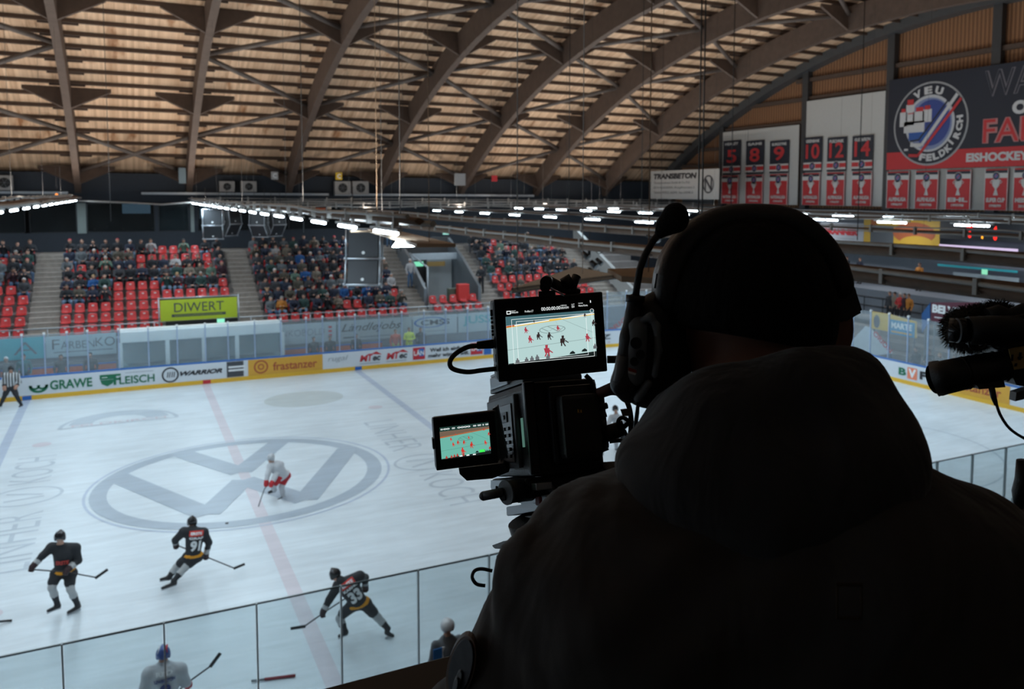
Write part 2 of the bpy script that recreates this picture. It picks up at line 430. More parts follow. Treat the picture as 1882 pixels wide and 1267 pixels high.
# round car-maker style emblem at the centre: ring, V over W, read from the far corner
def strip(pts, w_):
    out_ = []
    for (x0, y0), (x1, y1) in zip(pts, pts[1:]):
        d = Vector((x1-x0, y1-y0)).normalized(); nn = Vector((-d.y, d.x))*w_/2
        out_.append([(x0+nn.x, y0+nn.y), (x1+nn.x, y1+nn.y), (x1-nn.x, y1-nn.y), (x0-nn.x, y0-nn.y)])
    return out_
ring_faces = ring(3.82, 4.28, -.05)
decal('centre_logo_ring', ring_faces, M_icegrey, .006)
def rotpts(P, a): return [(x*math.cos(a)-y*math.sin(a), x*math.sin(a)+y*math.cos(a)) for x, y in P]
LA = LOGO_A = 0.0
for k, P in enumerate([[(-1.65, 3.65), (-.08, .55), (1.6, 3.6)], [(-3.6, 1.85), (-1.35, -2.9), (-.08, -.28), (1.3, -3.0), (3.6, 1.6)]]):
    decal('centre_logo_stroke', strip(rotpts(P, LA), .72), M_icegrey, .007+.001*k)
def ice_text(name, s, cx, cy, w_, h_, ang, m, z=.005, **kw):
    q = MB(Matrix.Translation((cx, cy, z))@Matrix.Rotation(ang, 4, 'Z')@Matrix.Rotation(-PI/2, 4, 'X'))
    text_into(q, s, -w_/2, -h_/2, w_, h_, m, lift=0, **kw); return q.build(name, m, ice)
q = MB()
M_icetxt = M_icegrey2
for X, an in ((5.5, -PI/2), (-6.0, PI/2)):
    s = 1 if an < 0 else -1
    ice_text('ice_lettering', 'LINHER', X, 2.6*s, 4.3, 1.15, an, M_icegrey2, z=.004, bold=-.01)
    ice_text('ice_lettering', 'KOCH', X, -3.9*s, 3.0, 1.15, an, M_icegrey2, z=.004, bold=-.01)
    decal('ice_lettering_emblem', ring(.78, .86, X, -1.1*s, sx=1.15)+strip([(X-.5, -1.5*s), (X+.45, -1.1*s)], .1)+strip([(X-.5, -.8*s), (X+.5, -.9*s)], .1), M_icegrey2, .0045)
decal('half_round_logo', ring(1.95, 2.1, -3.55, 9.0, 0, PI, 32)+strip([(-5.6, 9), (-1.5, 9)], .09), M_icegrey2, .004)
decal('half_round_logo_fill', ring(.95, 1.75, -3.55, 9.35, .05, PI-.05, 32), M_icegrey2, .0045)
ice_text('half_round_logo_lettering', 'FELDKIRCH', -3.55, 9.25, 3.3, .38, 0, M_icered, z=.007)
decal('oval_ad_spot', ring(0, 1.45, 3.6, 9.9, sx=1.15), M_iceyel, .004)
decal('faceoff_spot', ring(0, .3, -6.0, 7), M_icered, .005)
decal('faceoff_spot', ring(0, .3, 6.0, 7), M_icered, .005)
decal('faceoff_spot', ring(0, .3, -6.0, -7), M_icered, .005)
decal('faceoff_circle', ring(4.42, 4.5, 20, 7), M_icegrey2, .004)
decal('faceoff_circle', ring(4.42, 4.5, 20, -7), M_icegrey2, .004)

# ------------------------------------------------------------------ roof
RR, ZC = 56.0, 18.35-56.0                       # arch centreline: circle in the YZ plane
def roof_pt(Y, off=0.):                           # off: outwards from the centreline
    a = math.asin(Y/RR); return ((RR+off)*math.sin(a), ZC+(RR+off)*math.cos(a))
def arc_strip(mb, x0, x1, o0, o1, Y0=-30.3, Y1=30.3, n=48, m=None):
    A = []
    for k in range(n+1):
        Y = Y0+(Y1-Y0)*k/n; A.append((roof_pt(Y, o0), roof_pt(Y, o1)))
    i = mb.mi(m)
    V = [[mb.bm.verts.new((x, *p)) for x, p in ((x0, a), (x1, a), (x1, c), (x0, c))] for a, c in A]
    for P, Q in zip(V, V[1:]):
        for j in range(4):
            f = mb.bm.faces.new((P[j], P[(j+1) % 4], Q[(j+1) % 4], Q[j])); f.material_index = i
    mb.bm.faces.new(V[0][::-1]); mb.bm.faces.new(V[-1])
b = MB(); arc_strip(b, -30, 36.4, 1.02, 1.12, -31, 31, 60); struct(b.build('ceiling', M_deck))
ARCH_X = [-5.5+5.95*k for k in range(-3, 7)]
PUR_S = [(-30.0+1.2*k) for k in range(51)]
gn = {}
for i, X in enumerate(ARCH_X):
    t = empty('roof_arch', (X, 0, 0), 0, None, 'roof beam', 'glulam arches of the hall roof')
    b = MB(); arc_strip(b, X-.17, X+.17, -.62, .62, -30.2, 30.2, 64)
    part(b, 'arch_beam', M_glulam, t)
    for Ys in (-29.4, -22.2, -13.6, -4.5, 4.5, 13.6, 22.2, 29.4):
        y, z = roof_pt(Ys, .62); y2, z2 = roof_pt(Ys, -.55)
        for sd in (-1, 1):
            b = MB(); nrm = (Vector((0, y, z))-Vector((0, y2, z2))).normalized(); tn = Vector((0, nrm.z, -nrm.y))*.07
            p = [Vector((X+sd*.17, y, z)), Vector((X+sd*1.95, y, z)), Vector((X+sd*1.95, y, z))-nrm*.16, Vector((X+sd*.17, y2, z2))]
            b.prism([v-tn for v in p], tn*2)
            part(b, 'knee_bracket', M_glulam, t)
    lab = 'brown curved glulam roof arch, ' + ['just outside the frame on the left', 'just outside the frame on the far left', 'crossing the upper left corner', 'leftmost whole arch, nearly upright in the picture',
        'second whole arch from the left, with wide brackets', 'third whole roof arch from the left', 'fourth arch from the left, above the hanging loudspeaker',
        'third arch counted from the gable wall', 'second arch counted from the gable wall', 'last arch before the gable wall with the jersey banners'][i]
    t['label'] = lab
for k, s in enumerate(PUR_S):
    a = s/RR
    if abs(a) > .56: continue
    Y = RR*math.sin(a); y, z = (RR+.82)*math.sin(a), ZC+(RR+.82)*math.cos(a)
    b = MB(Matrix.Translation((0, y, z))@Matrix.Rotation(-a, 4, 'X'))
    b.b2((-26, -.05, 0.0), (36.2, .05, .19))
    for X in ARCH_X: b.b2((X-.8, .05, -.06), (X+.8, .13, .12))
    p = b.build('purlin', M_purlin)
    tag(p, 'dark roof purlin running the length of the hall under the pale boards', 'purlin', 'dark purlins under the roof boards')
# diagonal braces between arches
NODE_G = [-29.4, -22.2, -13.6, -4.5, 4.5, 13.6, 22.2, 29.4]; NODE_M = [-25.8, -17.6, -9, 0, 9, 17.6, 25.8]
def brace(Xa, Ya, Xb, Yb, lab=None):
    A = Vector((Xa, *roof_pt(Ya, .28))); B = Vector((Xb, *roof_pt(Yb, .28)))
    b = MB(); b.tube([A, B], .125, n=6); o = b.build('roof_brace', M_brace)
    tag(o, 'slim diagonal brace between two roof arches', 'brace', 'diagonal braces between the arches')
for i in range(len(ARCH_X)-1):
    Xa, Xb = ARCH_X[i], ARCH_X[i+1]; d = i-3             # bay 3 is centred on the hall (mid nodes on both sides)
    if d == 0:
        for sg in (-1, 1):
            brace(Xa, 25.8*sg, Xb, 29.4*sg); brace(Xb, 25.8*sg, Xa, 29.4*sg)
        continue
    mid_first = (d % 2 == 1) if d > 0 else (d % 2 == 0)
    for Ym in NODE_M:
        for Yg in NODE_G:
            if abs(Yg-Ym) < 5.3:
                brace(Xa, Ym if mid_first else Yg, Xb, Yg if mid_first else Ym)

# ------------------------------------------------------------------ far wall, gallery windows, gable wall
M_wglass = glass_mat('gallery_window_glass', (.35, .42, .45), .02, .05)
b = MB(); b.b2((-30, 30.0, -.1), (36.6, 30.3, 6.65)); b.b2((-30, 30.0, 8.42), (36.6, 30.3, 10.2))
for x0, x1 in ((-30, -16), (-5.62, -5.12), (-1.5, -1.30), (.42, .9), (12, 36.6)): b.b2((x0, 30.0, 6.65), (x1, 30.3, 8.42))
struct(b.build('wall_far', M_wall))
b = MB(); b.b2((-30, 33.6, 5.6), (36.6, 33.8, 10)); struct(b.build('wall_lounge_back', mat('lounge_wall', (.05, .035, .03), .8)))
b = MB(); b.b2((-30, 30.3, 6.0), (36.6, 33.6, 6.1)); struct(b.build('floor_lounge', M_concd))
b = MB(); b.b2((-30, 30.3, 8.9), (36.6, 33.6, 9.0)); struct(b.build('ceiling_lounge', M_wall))
wn = 1
for x0, x1 in ((-16, -12), (-12, -8.2), (-8.0, -5.62), (-5.12, -1.5), (-1.3, .42), (.9, 6.4), (6.4, 12)):
    b = MB(); b.b2((x0, 30.08, 6.65), (x1, 30.11, 8.42)); g = struct(b.build('window_%d' % wn, M_wglass))
    b = MB()
    for p, q_ in (((x0, 30.02, 6.65), (x0+.05, 30.16, 8.42)), ((x1-.05, 30.02, 6.65), (x1, 30.16, 8.42)), ((x0, 30.02, 6.65), (x1, 30.16, 6.70)), ((x0, 30.02, 8.37), (x1, 30.16, 8.42))): b.b2(p, q_)
    fr = b.build('window_frame', M_blackm); fr.parent = g; wn += 1
# pale blind and lit screens inside the lounge
def slab(name, p, q_, m, label, cat, group=None, bev=0.):
    b = MB(); b.b2(p, q_, bev=bev); c = (Vector(p)+Vector(q_))/2
    o = b.build(name, m, None, loc=c); return tag(o, label, cat, group)
slab('window_blind', (-1.32, 30.16, 6.7), (.46, 30.2, 8.4), mat('blind_cloth', (.30, .34, .33), .8), 'pale grey green blind drawn behind a gallery window', 'blind')
slab('window_column', (-5.6, 29.9, 6.6), (-5.15, 30.0, 8.4), flat((.24, .29, .28)), 'pale upright column at the left end of the gallery windows', 'column')
slab('window_column', (.50, 29.9, 6.6), (.70, 30.0, 8.5), flat((.24, .29, .28)), 'pale upright column right of the drawn blind', 'column')
M_scr = emis('tv_glow', (.55, .72, .9), .34)
for x0, x1, z0, z1, lb in ((-3.25, -1.7, 7.75, 8.35, 'wide television glowing behind the left gallery window'), (1.1, 1.75, 7.4, 8.1, 'small television glowing behind the gallery window beside the hanging speakers')):
    t = empty('television', ((x0+x1)/2, 31.0, (z0+z1)/2), 0, lb, 'television')
    b = MB(); b.tube([((x0+x1)/2, 31.05, z1), ((x0+x1)/2, 31.05, 8.9)], .03); part(b, 'ceiling_mount', M_black, t)
    b = MB(); b.b2((x0-.04, 31.0, z0-.04), (x1+.04, 31.08, z1+.04)); part(b, 'television_body', M_black, t)
    b = MB(); b.b2((x0, 30.985, z0), (x1, 30.998, z1)); part(b, 'television_screen', M_scr, t)
GX = 36.15
b = MB()
Ys = np.linspace(-30.2, 30.2, 61)
for Ya, Yb in zip(Ys, Ys[1:]):
    za, zb = roof_pt(Ya, 1.0)[1], roof_pt(Yb, 1.0)[1]
    b.poly([(GX+.3, Ya, 8.3), (GX+.3, Yb, 8.3), (GX+.3, Yb, zb), (GX+.3, Ya, za)])
def clad():
    m = bpy.data.materials.new('brown_ribbed_cladding'); m.use_nodes = True; n, l = nod(m); bb = n['Principled BSDF']; bb.inputs['Roughness'].default_value = .75
    tc = n.new('ShaderNodeTexCoord'); wv = n.new('ShaderNodeTexWave'); wv.bands_direction = 'Y'; wv.inputs['Scale'].default_value = 1.3; wv.inputs['Distortion'].default_value = .3
    l.new(tc.outputs['Object'], wv.inputs[0]); cr = n.new('ShaderNodeValToRGB'); l.new(wv.outputs['Fac'], cr.inputs[0])
    cr.color_ramp.elements[0].color = (.17, .075, .035, 1); cr.color_ramp.elements[1].color = (.36, .18, .085, 1)
    l.new(cr.outputs[0], bb.inputs['Base Color'])
    bp = n.new('ShaderNodeBump'); bp.inputs['Distance'].default_value = .06; l.new(wv.outputs['Fac'], bp.inputs['Height']); l.new(bp.outputs[0], bb.inputs['Normal'])
    return m
struct(b.build('wall_right', clad()))
M_gst = mat('gable_steel', (.05, .05, .052), .5, var=.2)
for Y in (29.3, 22.6, 13.9, 6.95, .2, -7, -14):
    z1 = roof_pt(Y, .7)[1]
    b = MB(); b.b2((GX-.12, Y-.2, 8.0), (GX+.28, Y+.2, z1), bev=.02); b.b2((GX-.16, Y-.26, 8.0), (GX-.12, Y+.26, z1))
    struct(b.build('trim_gable_post', M_gst))
for z, ya, yb in ((11.4, 22, 30), (12.6, 16, 28), (13.9, 14, 26), (15.4, 6, 20), (16.6, -6, 15)):
    b = MB(); b.b2((GX+.02, ya, z-.12), (GX+.28, yb, z+.12)); struct(b.build('trim_gable_rail', M_purlin))
b = MB(); arc_strip(b, GX-.5, GX+.3, .45, 1.0, -30, 30, 48); struct(b.build('trim_gable_verge', mat('verge_steel', (.07, .075, .08), .5)))
b = MB(); b.b2((GX-.2, -30, 8.0), (GX+9, 30, 8.3)); struct(b.build('ceiling_concourse', M_wall))
b = MB(); b.b2((44.0, -30, -.1), (44.2, 40, 8.3)); struct(b.build('wall_end', M_wallg))
b = MB(); b.b2((36.6, 30, -.1), (44, 30.2, 10)); struct(b.build('wall_end_corner', M_wall))
b = MB(); b.b2((-30, -30.6, 0), (36.5, -30.3, 10.6)); struct(b.build('wall_near', mat('near_wall_boards', (.16, .15, .14), .8, var=.15)))
# ------------------------------------------------------------------ the far stand
ROWS = 9; RUN = .93; RISE = .42
def tread(i): return 1.75+RISE*i, 18.62+RUN*i                    # height, front edge of row i
AISLES = [(-7.45, -6.15), (2.15, 3.35), (11.2, 12.5), (16.1, 17.4), (24.5, 25.9)]
BLOCKS = [(-14, -7.45), (-6.15, 2.15), (3.35, 11.2), (17.4, 24.5)]
b = MB()
def steps(mb, x0, x1, n0=0):
    for i in range(n0, ROWS):
        z, y = tread(i); mb.b2((x0, y, -.1), (x1, y+RUN+.02, z))
    mb.b2((x0, tread(ROWS)[1], -.1), (x1, 29.99, tread(ROWS)[0]))
for x0, x1 in BLOCKS: steps(b, x0, x1)
steps(b, -30, -14)
# lower rows between the exit and the ice keep two rows
for i in (0, 1):
    z, y = tread(i); b.b2((12.5, y, -.1), (16.1, y+RUN, z))
b.b2((12.5, 26.2, 4.7), (16.1, 30.0, tread(ROWS)[0]))
o = struct(b.build('floor_stand', M_conc)); o['label'] = 'stepped concrete far stand carrying the red seats'
for k, (x0, x1) in enumerate(AISLES):
    b = MB()
    for i in range(ROWS*2):
        z = 1.75-.10+RISE/2*i+.12; y = 18.62+RUN/2*i
        b.b2((x0, y, -.1), (x1, y+RUN/2+.02, z)); b.b2((x0, y-.015, z-.045), (x1, y+.05, z+.004), M_conc)
    b.b2((x0+.01, 18.62+RUN*ROWS, -.1), (x1-.01, 29.98, tread(ROWS)[0]))
    b.mats = [mat('worn_step_concrete', (.30, .265, .235), .85, var=.3, scale=5)]
    o = b.build('stairs', None); tag(o, ['concrete stairs left of the seat block with the lime green banner', 'concrete stairs right of the green banner', 'concrete stairs left of the exit tunnel', 'concrete stairs right of the exit tunnel', 'concrete stairs right of the half empty seat block'][k], 'stairs')
b = MB(); b.b2((25.9, 18.6, -.1), (36.4, 30.0, 1.4))
for i in range(9):
    z, y = tread(i); b.b2((25.9, y, 1.3), (30.5-.1*i, y+RUN, z))
struct(b.build('floor_stand_corner', M_conc))
b = MB(); b.prism([(25.95, 18.7, 1.9), (25.95, 27.0, 5.6), (25.95, 27.0, 6.7), (25.95, 18.7, 3.0)], (.25, 0, 0)); tag(b.build('parapet_wall', flat((.28, .28, .27))), 'sloping pale parapet wall right of the last stairs', 'parapet')
# exit tunnel
def quadwall(name, pts, d, m, lb, cat):
    q = MB(); q.prism(pts, d); return tag(q.build(name, m), lb, cat)
M_pale = flat((.36, .38, .39)); M_tun = flat((.05, .045, .045))
t = empty('exit_tunnel', (14.3, 20.6, 2.2), 0, 'concrete exit tunnel cut into the stand between two stairs', 'tunnel')
b = MB(); b.prism([(12.5, 20.5, 2.17), (12.5, 26.2, 2.17), (12.5, 26.2, 6.2), (12.5, 23.4, 5.0), (12.5, 20.5, 3.4)], (.18, 0, 0)); part(b, 'side_wall', M_gmetal, t)
b = MB(); b.prism([(15.95, 20.5, 2.17), (15.95, 26.2, 2.17), (15.95, 26.2, 6.2), (15.95, 23.4, 5.0), (15.95, 20.5, 3.4)], (.18, 0, 0)); part(b, 'side_wall', M_gmetal, t)
b = MB(); b.b2((12.5, 26.1, 2.0), (16.1, 26.3, 6.2)); part(b, 'back_wall', M_tun, t)
b = MB(); b.b2((14.2, 25.2, 2.0), (15.9, 25.3, 4.9)); part(b, 'inner_wall', M_pale, t)
b = MB(); b.b2((12.5, 20.5, 2.05), (16.1, 26.2, 2.17)); part(b, 'tunnel_floor', M_conc, t)
b = MB(); b.b2((12.6, 24.3, 4.85), (16.0, 24.6, 5.25)); part(b, 'lintel', M_galv, t)
b = MB(); b.b2((13.0, 24.2, 4.45), (13.65, 24.28, 4.75)); rt = b.build('exit_sign', emis('exit_green', (.22, .75, .48), .9)); tag(rt, 'green lit exit sign over the tunnel in the stand', 'sign')
b = MB(); b.b2((13.9, 24.2, 4.42), (15.1, 24.28, 4.72)); tag(b.build('sign_board', flat((.22, .13, .03))), 'brown sign board beside the green exit sign of the tunnel', 'sign')
b = MB()
for x in (12.75,):
    b.tube([(x, 20.6, 2.2), (x, 20.6, 4.7), (x, 24.2, 5.3)], .05)
    for k in range(6): b.tube([(x, 20.6+.55*k, 2.6+.0*k), (x, 20.6+.55*k, 3.6+.12*k)], .025)
tag(b.build('handrail', M_galv), 'grey steel handrail at the left side of the exit tunnel', 'handrail')
o = slab('bin', (14.6, 20.3, 2.6), (15.3, 20.8, 3.6), flat((.55, .03, .025)), 'red box standing at the mouth of the exit tunnel', 'box', bev=.04)
o = slab('cabinet', (14.2, 20.9, 2.17), (14.9, 21.3, 3.3), flat((.09, .10, .07)), 'olive cabinet behind the red box in the exit tunnel', 'cabinet', bev=.02)
slab('box_stand', (14.65, 20.35, 2.17), (15.25, 20.75, 2.6), flat((.04, .06, .04)), 'low dark stand under the red box of the tunnel', 'stand')

# ---- seats
def seat_mesh():
    q = MB(); prof = [(-.20, .40), (-.215, .43), (-.12, .415), (.08, .405), (.17, .42), (.20, .50), (.235, .66), (.25, .80), (.27, .83), (.285, .80), (.265, .64), (.235, .47), (.19, .385), (.05, .37), (-.12, .38)]
    nn = 7; rows_ = []
    for j in range(nn):
        u = -1+2*j/(nn-1); cur = .035*u*u
        rows_.append([q.bm.verts.new((u*.215*(1 if z < .78 else .9), y-cur*(1 if y > .15 else 0), z+(cur if z < .45 else 0)-(0.03*abs(u)**3 if z > .75 else 0))) for y, z in prof])
    L = len(prof)
    for A, B in zip(rows_, rows_[1:]):
        for j in range(L):
            f = q.bm.faces.new((A[j], B[j], B[(j+1) % L], A[(j+1) % L])); f.smooth = True
    q.bm.faces.new(rows_[0]); q.bm.faces.new(rows_[-1][::-1]); q.mats = [M_red, M_white, M_gmetal]
    q.b2((-.05, .222, .66), (.05, .232, .72), M_white)
    q.b2((-.03, .0, 0), (.03, .10, .39), M_gmetal); q.b2((-.16, -.12, .34), (.16, .16, .385), M_gmetal)
    o = q.build('stadium_seat', None); return o
SEAT0 = seat_mesh(); SEAT0.location = (0, -100, 0)
SEATN = [0]
# ---- spectators: seated figures, several poses; colours set per copy
M_skin = mat('skin', (.42, .22, .15), .55, var=.15)
SKINS = [M_skin, mat('skin_pale', (.50, .28, .20), .55, var=.1), mat('skin_tan', (.30, .15, .10), .55, var=.1)]
COATS = [((.012, .013, .017), 'black'), ((.015, .02, .04), 'navy'), ((.035, .035, .04), 'charcoal'), ((.07, .06, .045), 'olive brown'), ((.16, .13, .10), 'beige'), ((.02, .05, .045), 'dark green'),
         ((.10, .11, .12), 'grey'), ((.03, .008, .015), 'dark red'), ((.01, .07, .22), 'blue'), ((.35, .33, .33), 'white'), ((.40, .15, .02), 'orange'), ((.42, .03, .03), 'red'), ((.10, .16, .12), 'sage green')]
CM = {n_: mat('coat_'+n_.replace(' ', '_'), c_, .8, var=.15) for c_, n_ in COATS}
HAIRS = [mat('hair_dark', (.02, .013, .01), .6), mat('hair_brown', (.07, .035, .02), .6), mat('hair_grey', (.22, .21, .20), .6), mat('hat_black', (.008, .008, .01), .8), mat('hat_white', (.5, .5, .5), .8), mat('hair_blond', (.28, .17, .07), .6), mat('hat_red', (.3, .02, .03), .8)]
PANTS = [mat('trousers_black', (.012, .012, .015), .8), mat('jeans', (.06, .11, .19), .8), mat('trousers_grey', (.06, .06, .07), .8), mat('jeans_light', (.14, .22, .32), .8)]
def head_prims(c, f=(0, -1, 0), s=1., hat=False, skin=0, hair=1):
    """head centred at c looking along f (horizontal-ish unit vector)"""
    c = Vector(c); f = Vector(f).normalized(); up = Vector((0, 0, 1)); r = f.cross(up).normalized(); u = r.cross(f)
    R3 = [list(r), list(f), list(u)]
    P = [('ell', c, (.075*s, .092*s, .105*s), R3, skin), ('cap', c+f*.085*s-u*.015*s, c+f*.105*s-u*.03*s, .014*s, .016*s, skin),
         ('ell', c+r*.078*s-u*.01*s, (.012*s, .022*s, .032*s), R3, skin), ('ell', c-r*.078*s-u*.01*s, (.012*s, .022*s, .032*s), R3, skin),
         ('cap', c-u*.06*s+f*.02*s, c-u*.07*s+f*.06*s, .035*s, .03*s, skin)]
    e = .012 if hat else .006
    P.append(('ell', c-f*.018*s+u*.035*s, ((.08+e)*s, (.088+e)*s, (.088+e)*s), R3, hair))
    return P
def spectator(pose):
    S, H, C_, T, B_ = 0, 1, 2, 3, 4
    P = []; lean = {0: 0, 1: .05, 2: .18, 3: -.03, 4: 0, 5: .1}[pose]
    hp = Vector((0, .02, .50)); ch = Vector((0, -.02-lean, .92)); nk = ch+Vector((0, -.01-lean*.2, .13)); hd = nk+Vector((0, -.04-lean*.3, .155))
    P += head_prims(hd, (0.15*(pose % 3-1), -1, -.05), 1.0, pose in (3, 5), S, H)
    P += [('cap', nk-Vector((0, 0, .03)), nk+Vector((0, 0, .06)), .055, .05, S), ('cap', hp, ch, .15, .165, C_), ('ell', ch+Vector((0, 0, .0)), (.215, .12, .15), None, C_),
          ('cap', nk-Vector((.05, 0, .03)), nk-Vector((-.05, 0, .03)), .07, .07, C_)]
    for s in (-1, 1):
        sh = ch+Vector((s*.19, 0, .06)); 
        if pose in (0, 4): el = sh+Vector((s*.05, -.05, -.28)); ha = Vector((s*.06, -.33, .60))
        elif pose in (1, 3): el = sh+Vector((s*.07, -.10, -.24)); ha = Vector((-s*.08, -.27-lean, .79))
        elif pose == 2: el = sh+Vector((s*.04, -.16, -.24)); ha = Vector((s*.05, -.50, .62))
        else: el = sh+Vector((s*.08, -.10, -.22)); ha = sh+Vector((-s*.10, -.28, .02))
        P += [('cap', sh, el, .068, .055, C_), ('cap', el, ha, .055, .042, C_), ('cap', ha, ha+Vector((-s*.03, -.05, -.01)), .04, .03, S)]
        w_ = .16 if pose != 4 else .2
        kn = Vector((s*w_, -.44, .52)); an = Vector((s*w_*.95, -.42+(.08 if pose == 1 else 0), .10))
        P += [('cap', Vector((s*.10, .0, .50)), kn, .095, .072, T), ('cap', kn, an, .07, .05, T), ('cap', an-Vector((0, 0, .04)), an+Vector((0, -.14, -.055)), .045, .04, B_)]
    return sdf_mesh('seated_spectator', P, .032, .035, [None]*5)
SPM = [spectator(p) for p in range(6)]
def put_person(me, loc, rz, sk, hr, ct, tr, label, group, s=1.):
    o = bpy.data.objects.new('person', me); COL.objects.link(o); o.location = loc; o.rotation_euler = (0, 0, rz); o.scale = (s, s, s)
    for k, mm in enumerate((sk, hr, ct, tr, HAIRS[0])):
        o.material_slots[k].link = 'OBJECT'; o.material_slots[k].material = mm
    return tag(o, label, 'person', group)
for me in SPM:
    while len(me.materials) < 5: me.materials.append(None)
BN = ['at the left edge', 'above the green banner', 'left of the tunnel stairs', 'right of the tunnel']
# one character per place, from the bottom row up: . seat  # person  ' ' nothing
SHOW = [
 ['....      ', '....', '....', '....', '#...', '####', '####', '##.#', '####'],
 ['........', '........', '........', '####..........', '####....#####.', '##############', '#.####.#####.##', '######.......##', '########..#.###'],
 ['.............', '#######..####', '############.', '#############', '#############', '#############', '#############', '#############', '############.'],
 ['...........', '.#.........', '..#........', '...........', '#.####.####', '##.#######.', '#.###.#.###', '##.#..###..', '###.####...']]
XR = [(-7.75, -.58), (-5.85, .575), (3.68, .60), (17.75, .60)]
extra_people = []
rnd = random.Random(11)
GREENB = (-1.9, 2.0)
for bi, rows_ in enumerate(SHOW):
    x0, dx = XR[bi]
    for r, line in enumerate(rows_):
        z, y = tread(r); yc = y+.42
        for c_, ch in enumerate(line):
            X = x0+dx*c_
            if ch == ' ': continue
            if not (min(BLOCKS[bi])+.1 < X < max(BLOCKS[bi])-.1): continue
            if bi == 1 and r < 3 and X > -1.7: continue
            show = ch == '.' or True
            if ch == '#' and SEATN[0] >= 300: show = False
            if show:
                s_ = SEAT0.copy(); COL.objects.link(s_); s_.location = (X, yc+.12, z); SEATN[0] += 1
                if ch == '.': tag(s_, 'empty red plastic seat '+BN[bi], 'seat', 'empty red seats '+BN[bi])
                else: tag(s_, 'red plastic seat with a spectator on it '+BN[bi], 'seat', 'occupied red seats '+BN[bi])
            if ch == '#':
                ci = rnd.choices(range(len(COATS)), [16, 9, 8, 4, 3, 4, 4, 2, 1.6, 1.5, .7, .5, 1])[0]; cn = COATS[ci][1]
                pz = rnd.randrange(6); hi = rnd.choices(range(7), [6, 4, 3, 6, 1.5, 1.5, .6])[0]
                put_person(SPM[pz], (X+rnd.uniform(-.04, .04), yc+.02, z-.035), rnd.uniform(-.3, .3), SKINS[rnd.randrange(3)], HAIRS[hi], CM[cn], PANTS[rnd.randrange(4)],
                           'seated spectator in a %s jacket %s' % (cn, BN[bi]), 'spectators in %s jackets %s' % (cn, BN[bi]), rnd.uniform(.96, 1.06))
# small pair of seat rows in front of the tunnel
for r in (0, 1):
    z, y = tread(r)
    for c_ in range(5):
        s_ = SEAT0.copy(); COL.objects.link(s_); s_.location = (12.95+.64*c_, y+.54, z)
        tag(s_, 'empty red plastic seat in the short rows below the exit tunnel', 'seat', 'red seats below the exit tunnel')
bpy.data.objects.remove(SEAT0)
# standing figures
def standing(pose=0):
    S, H, C_, T, B_ = 0, 1, 2, 3, 4; P = head_prims((0, -.02, 1.66), (0, -1, -.05), 1., pose == 1, S, H)
    P += [('cap', (0, 0, 1.48), (0, 0, 1.56), .055, .05, S), ('cap', (0, 0, 1.0), (0, 0, 1.30), .145, .165, C_), ('ell', (0, 0, 1.36), (.215, .12, .13), None, C_), ('cap', (-.05, 0, 1.46), (.05, 0, 1.46), .07, .07, C_)]
    for s in (-1, 1):
        el = (s*.27, .02, 1.14) if pose != 2 else (s*.29, -.06, 1.16); ha = (s*.25, -.08, .90) if pose != 2 else (s*.06, -.22, 1.10)
        P += [('cap', (s*.20, 0, 1.41), el, .07, .055, C_), ('cap', el, ha, .055, .043, C_), ('cap', ha, (ha[0], ha[1]-.02, ha[2]-.08), .04, .03, S),
              ('cap', (s*.09, 0, .96), (s*.11, -.02, .52), .10, .07, T), ('cap', (s*.11, -.02, .52), (s*.12, .02, .10), .07, .05, T), ('cap', (s*.12, .02, .05), (s*.13, -.13, .04), .045, .04, B_)]
    me = sdf_mesh('standing_person', P, .032, .035, [None]*5)
    while len(me.materials) < 5: me.materials.append(None)
    return me
STM = [standing(0), standing(1), standing(2)]
def st(X, Y, Z, coat, hair, pants, label, pz=0, rz=0, s=1., sk=0):
    m_ = CM[coat] if isinstance(coat, str) else coat
    return put_person(STM[pz], (X, Y, Z), rz, SKINS[sk], HAIRS[hair], m_, PANTS[pants] if isinstance(pants, int) else pants, label, None, s)
st(12.1, 22.0, 3.35, 'white', 4, 1, 'standing person in a white and dark red jacket on the stairs left of the tunnel', 0, .3)
st(12.3, 27.3, 5.53, 'black', 3, 1, 'standing person in dark jacket and jeans at the top of the tunnel stairs', 0)
st(16.3, 20.9, 2.9, 'black', 3, 0, 'person in black standing against the right wall of the exit tunnel', 2, -.8)
M_hiv = mat('hi_vis_yellow', (.62, .75, .05), .6); M_hior = mat('hi_vis_red', (.55, .10, .05), .6)
p0 = onY(727, 655, 16.2); 
st(onY(727, 640, 16.4).x, 16.4, 0.0, M_hior, 1, mat('hi_vis_trousers', (.45, .55, .10), .6), 'paramedic in red jacket standing left of the yellow vested one', 0)
st(onY(752, 635, 16.4).x, 16.4, 0.05, M_hiv, 1, M_hiv, 'paramedic in yellow vest standing between two others behind the glass', 2)
st(onY(773, 632, 16.4).x, 16.4, 0.0, 'charcoal', 1, 0, 'person in a dark jacket standing right of the yellow vested paramedic', 0)
for px_, lb in ((112, 'person in a dark coat at the left orange bench, left one of two'), (166, 'person in a dark coat at the left orange bench, right one of two'), (577, 'person in a dark coat standing first right of the timekeeper cabin'), (607, 'person in a dark coat standing second right of the timekeeper cabin'), (655, 'person in a dark coat standing third right of the timekeeper cabin')):
    st(onY(px_, 660, 16.1).x, 16.1, -.05, 'charcoal', 3, 0, lb, 0, rnd.uniform(-.2, .2))
st(onY(12, 680, 16.0).x, 16.0, 0.0, 'grey', 4, 0, 'person with white helmet behind the boards above the referee', 0, s=1.02)
st(onY(43, 650, 16.6).x, 16.6, 0.0, mat('coat_teal', (.01, .12, .14), .8), 3, 0, 'person in a teal jacket in front of the turquoise advert', 0)
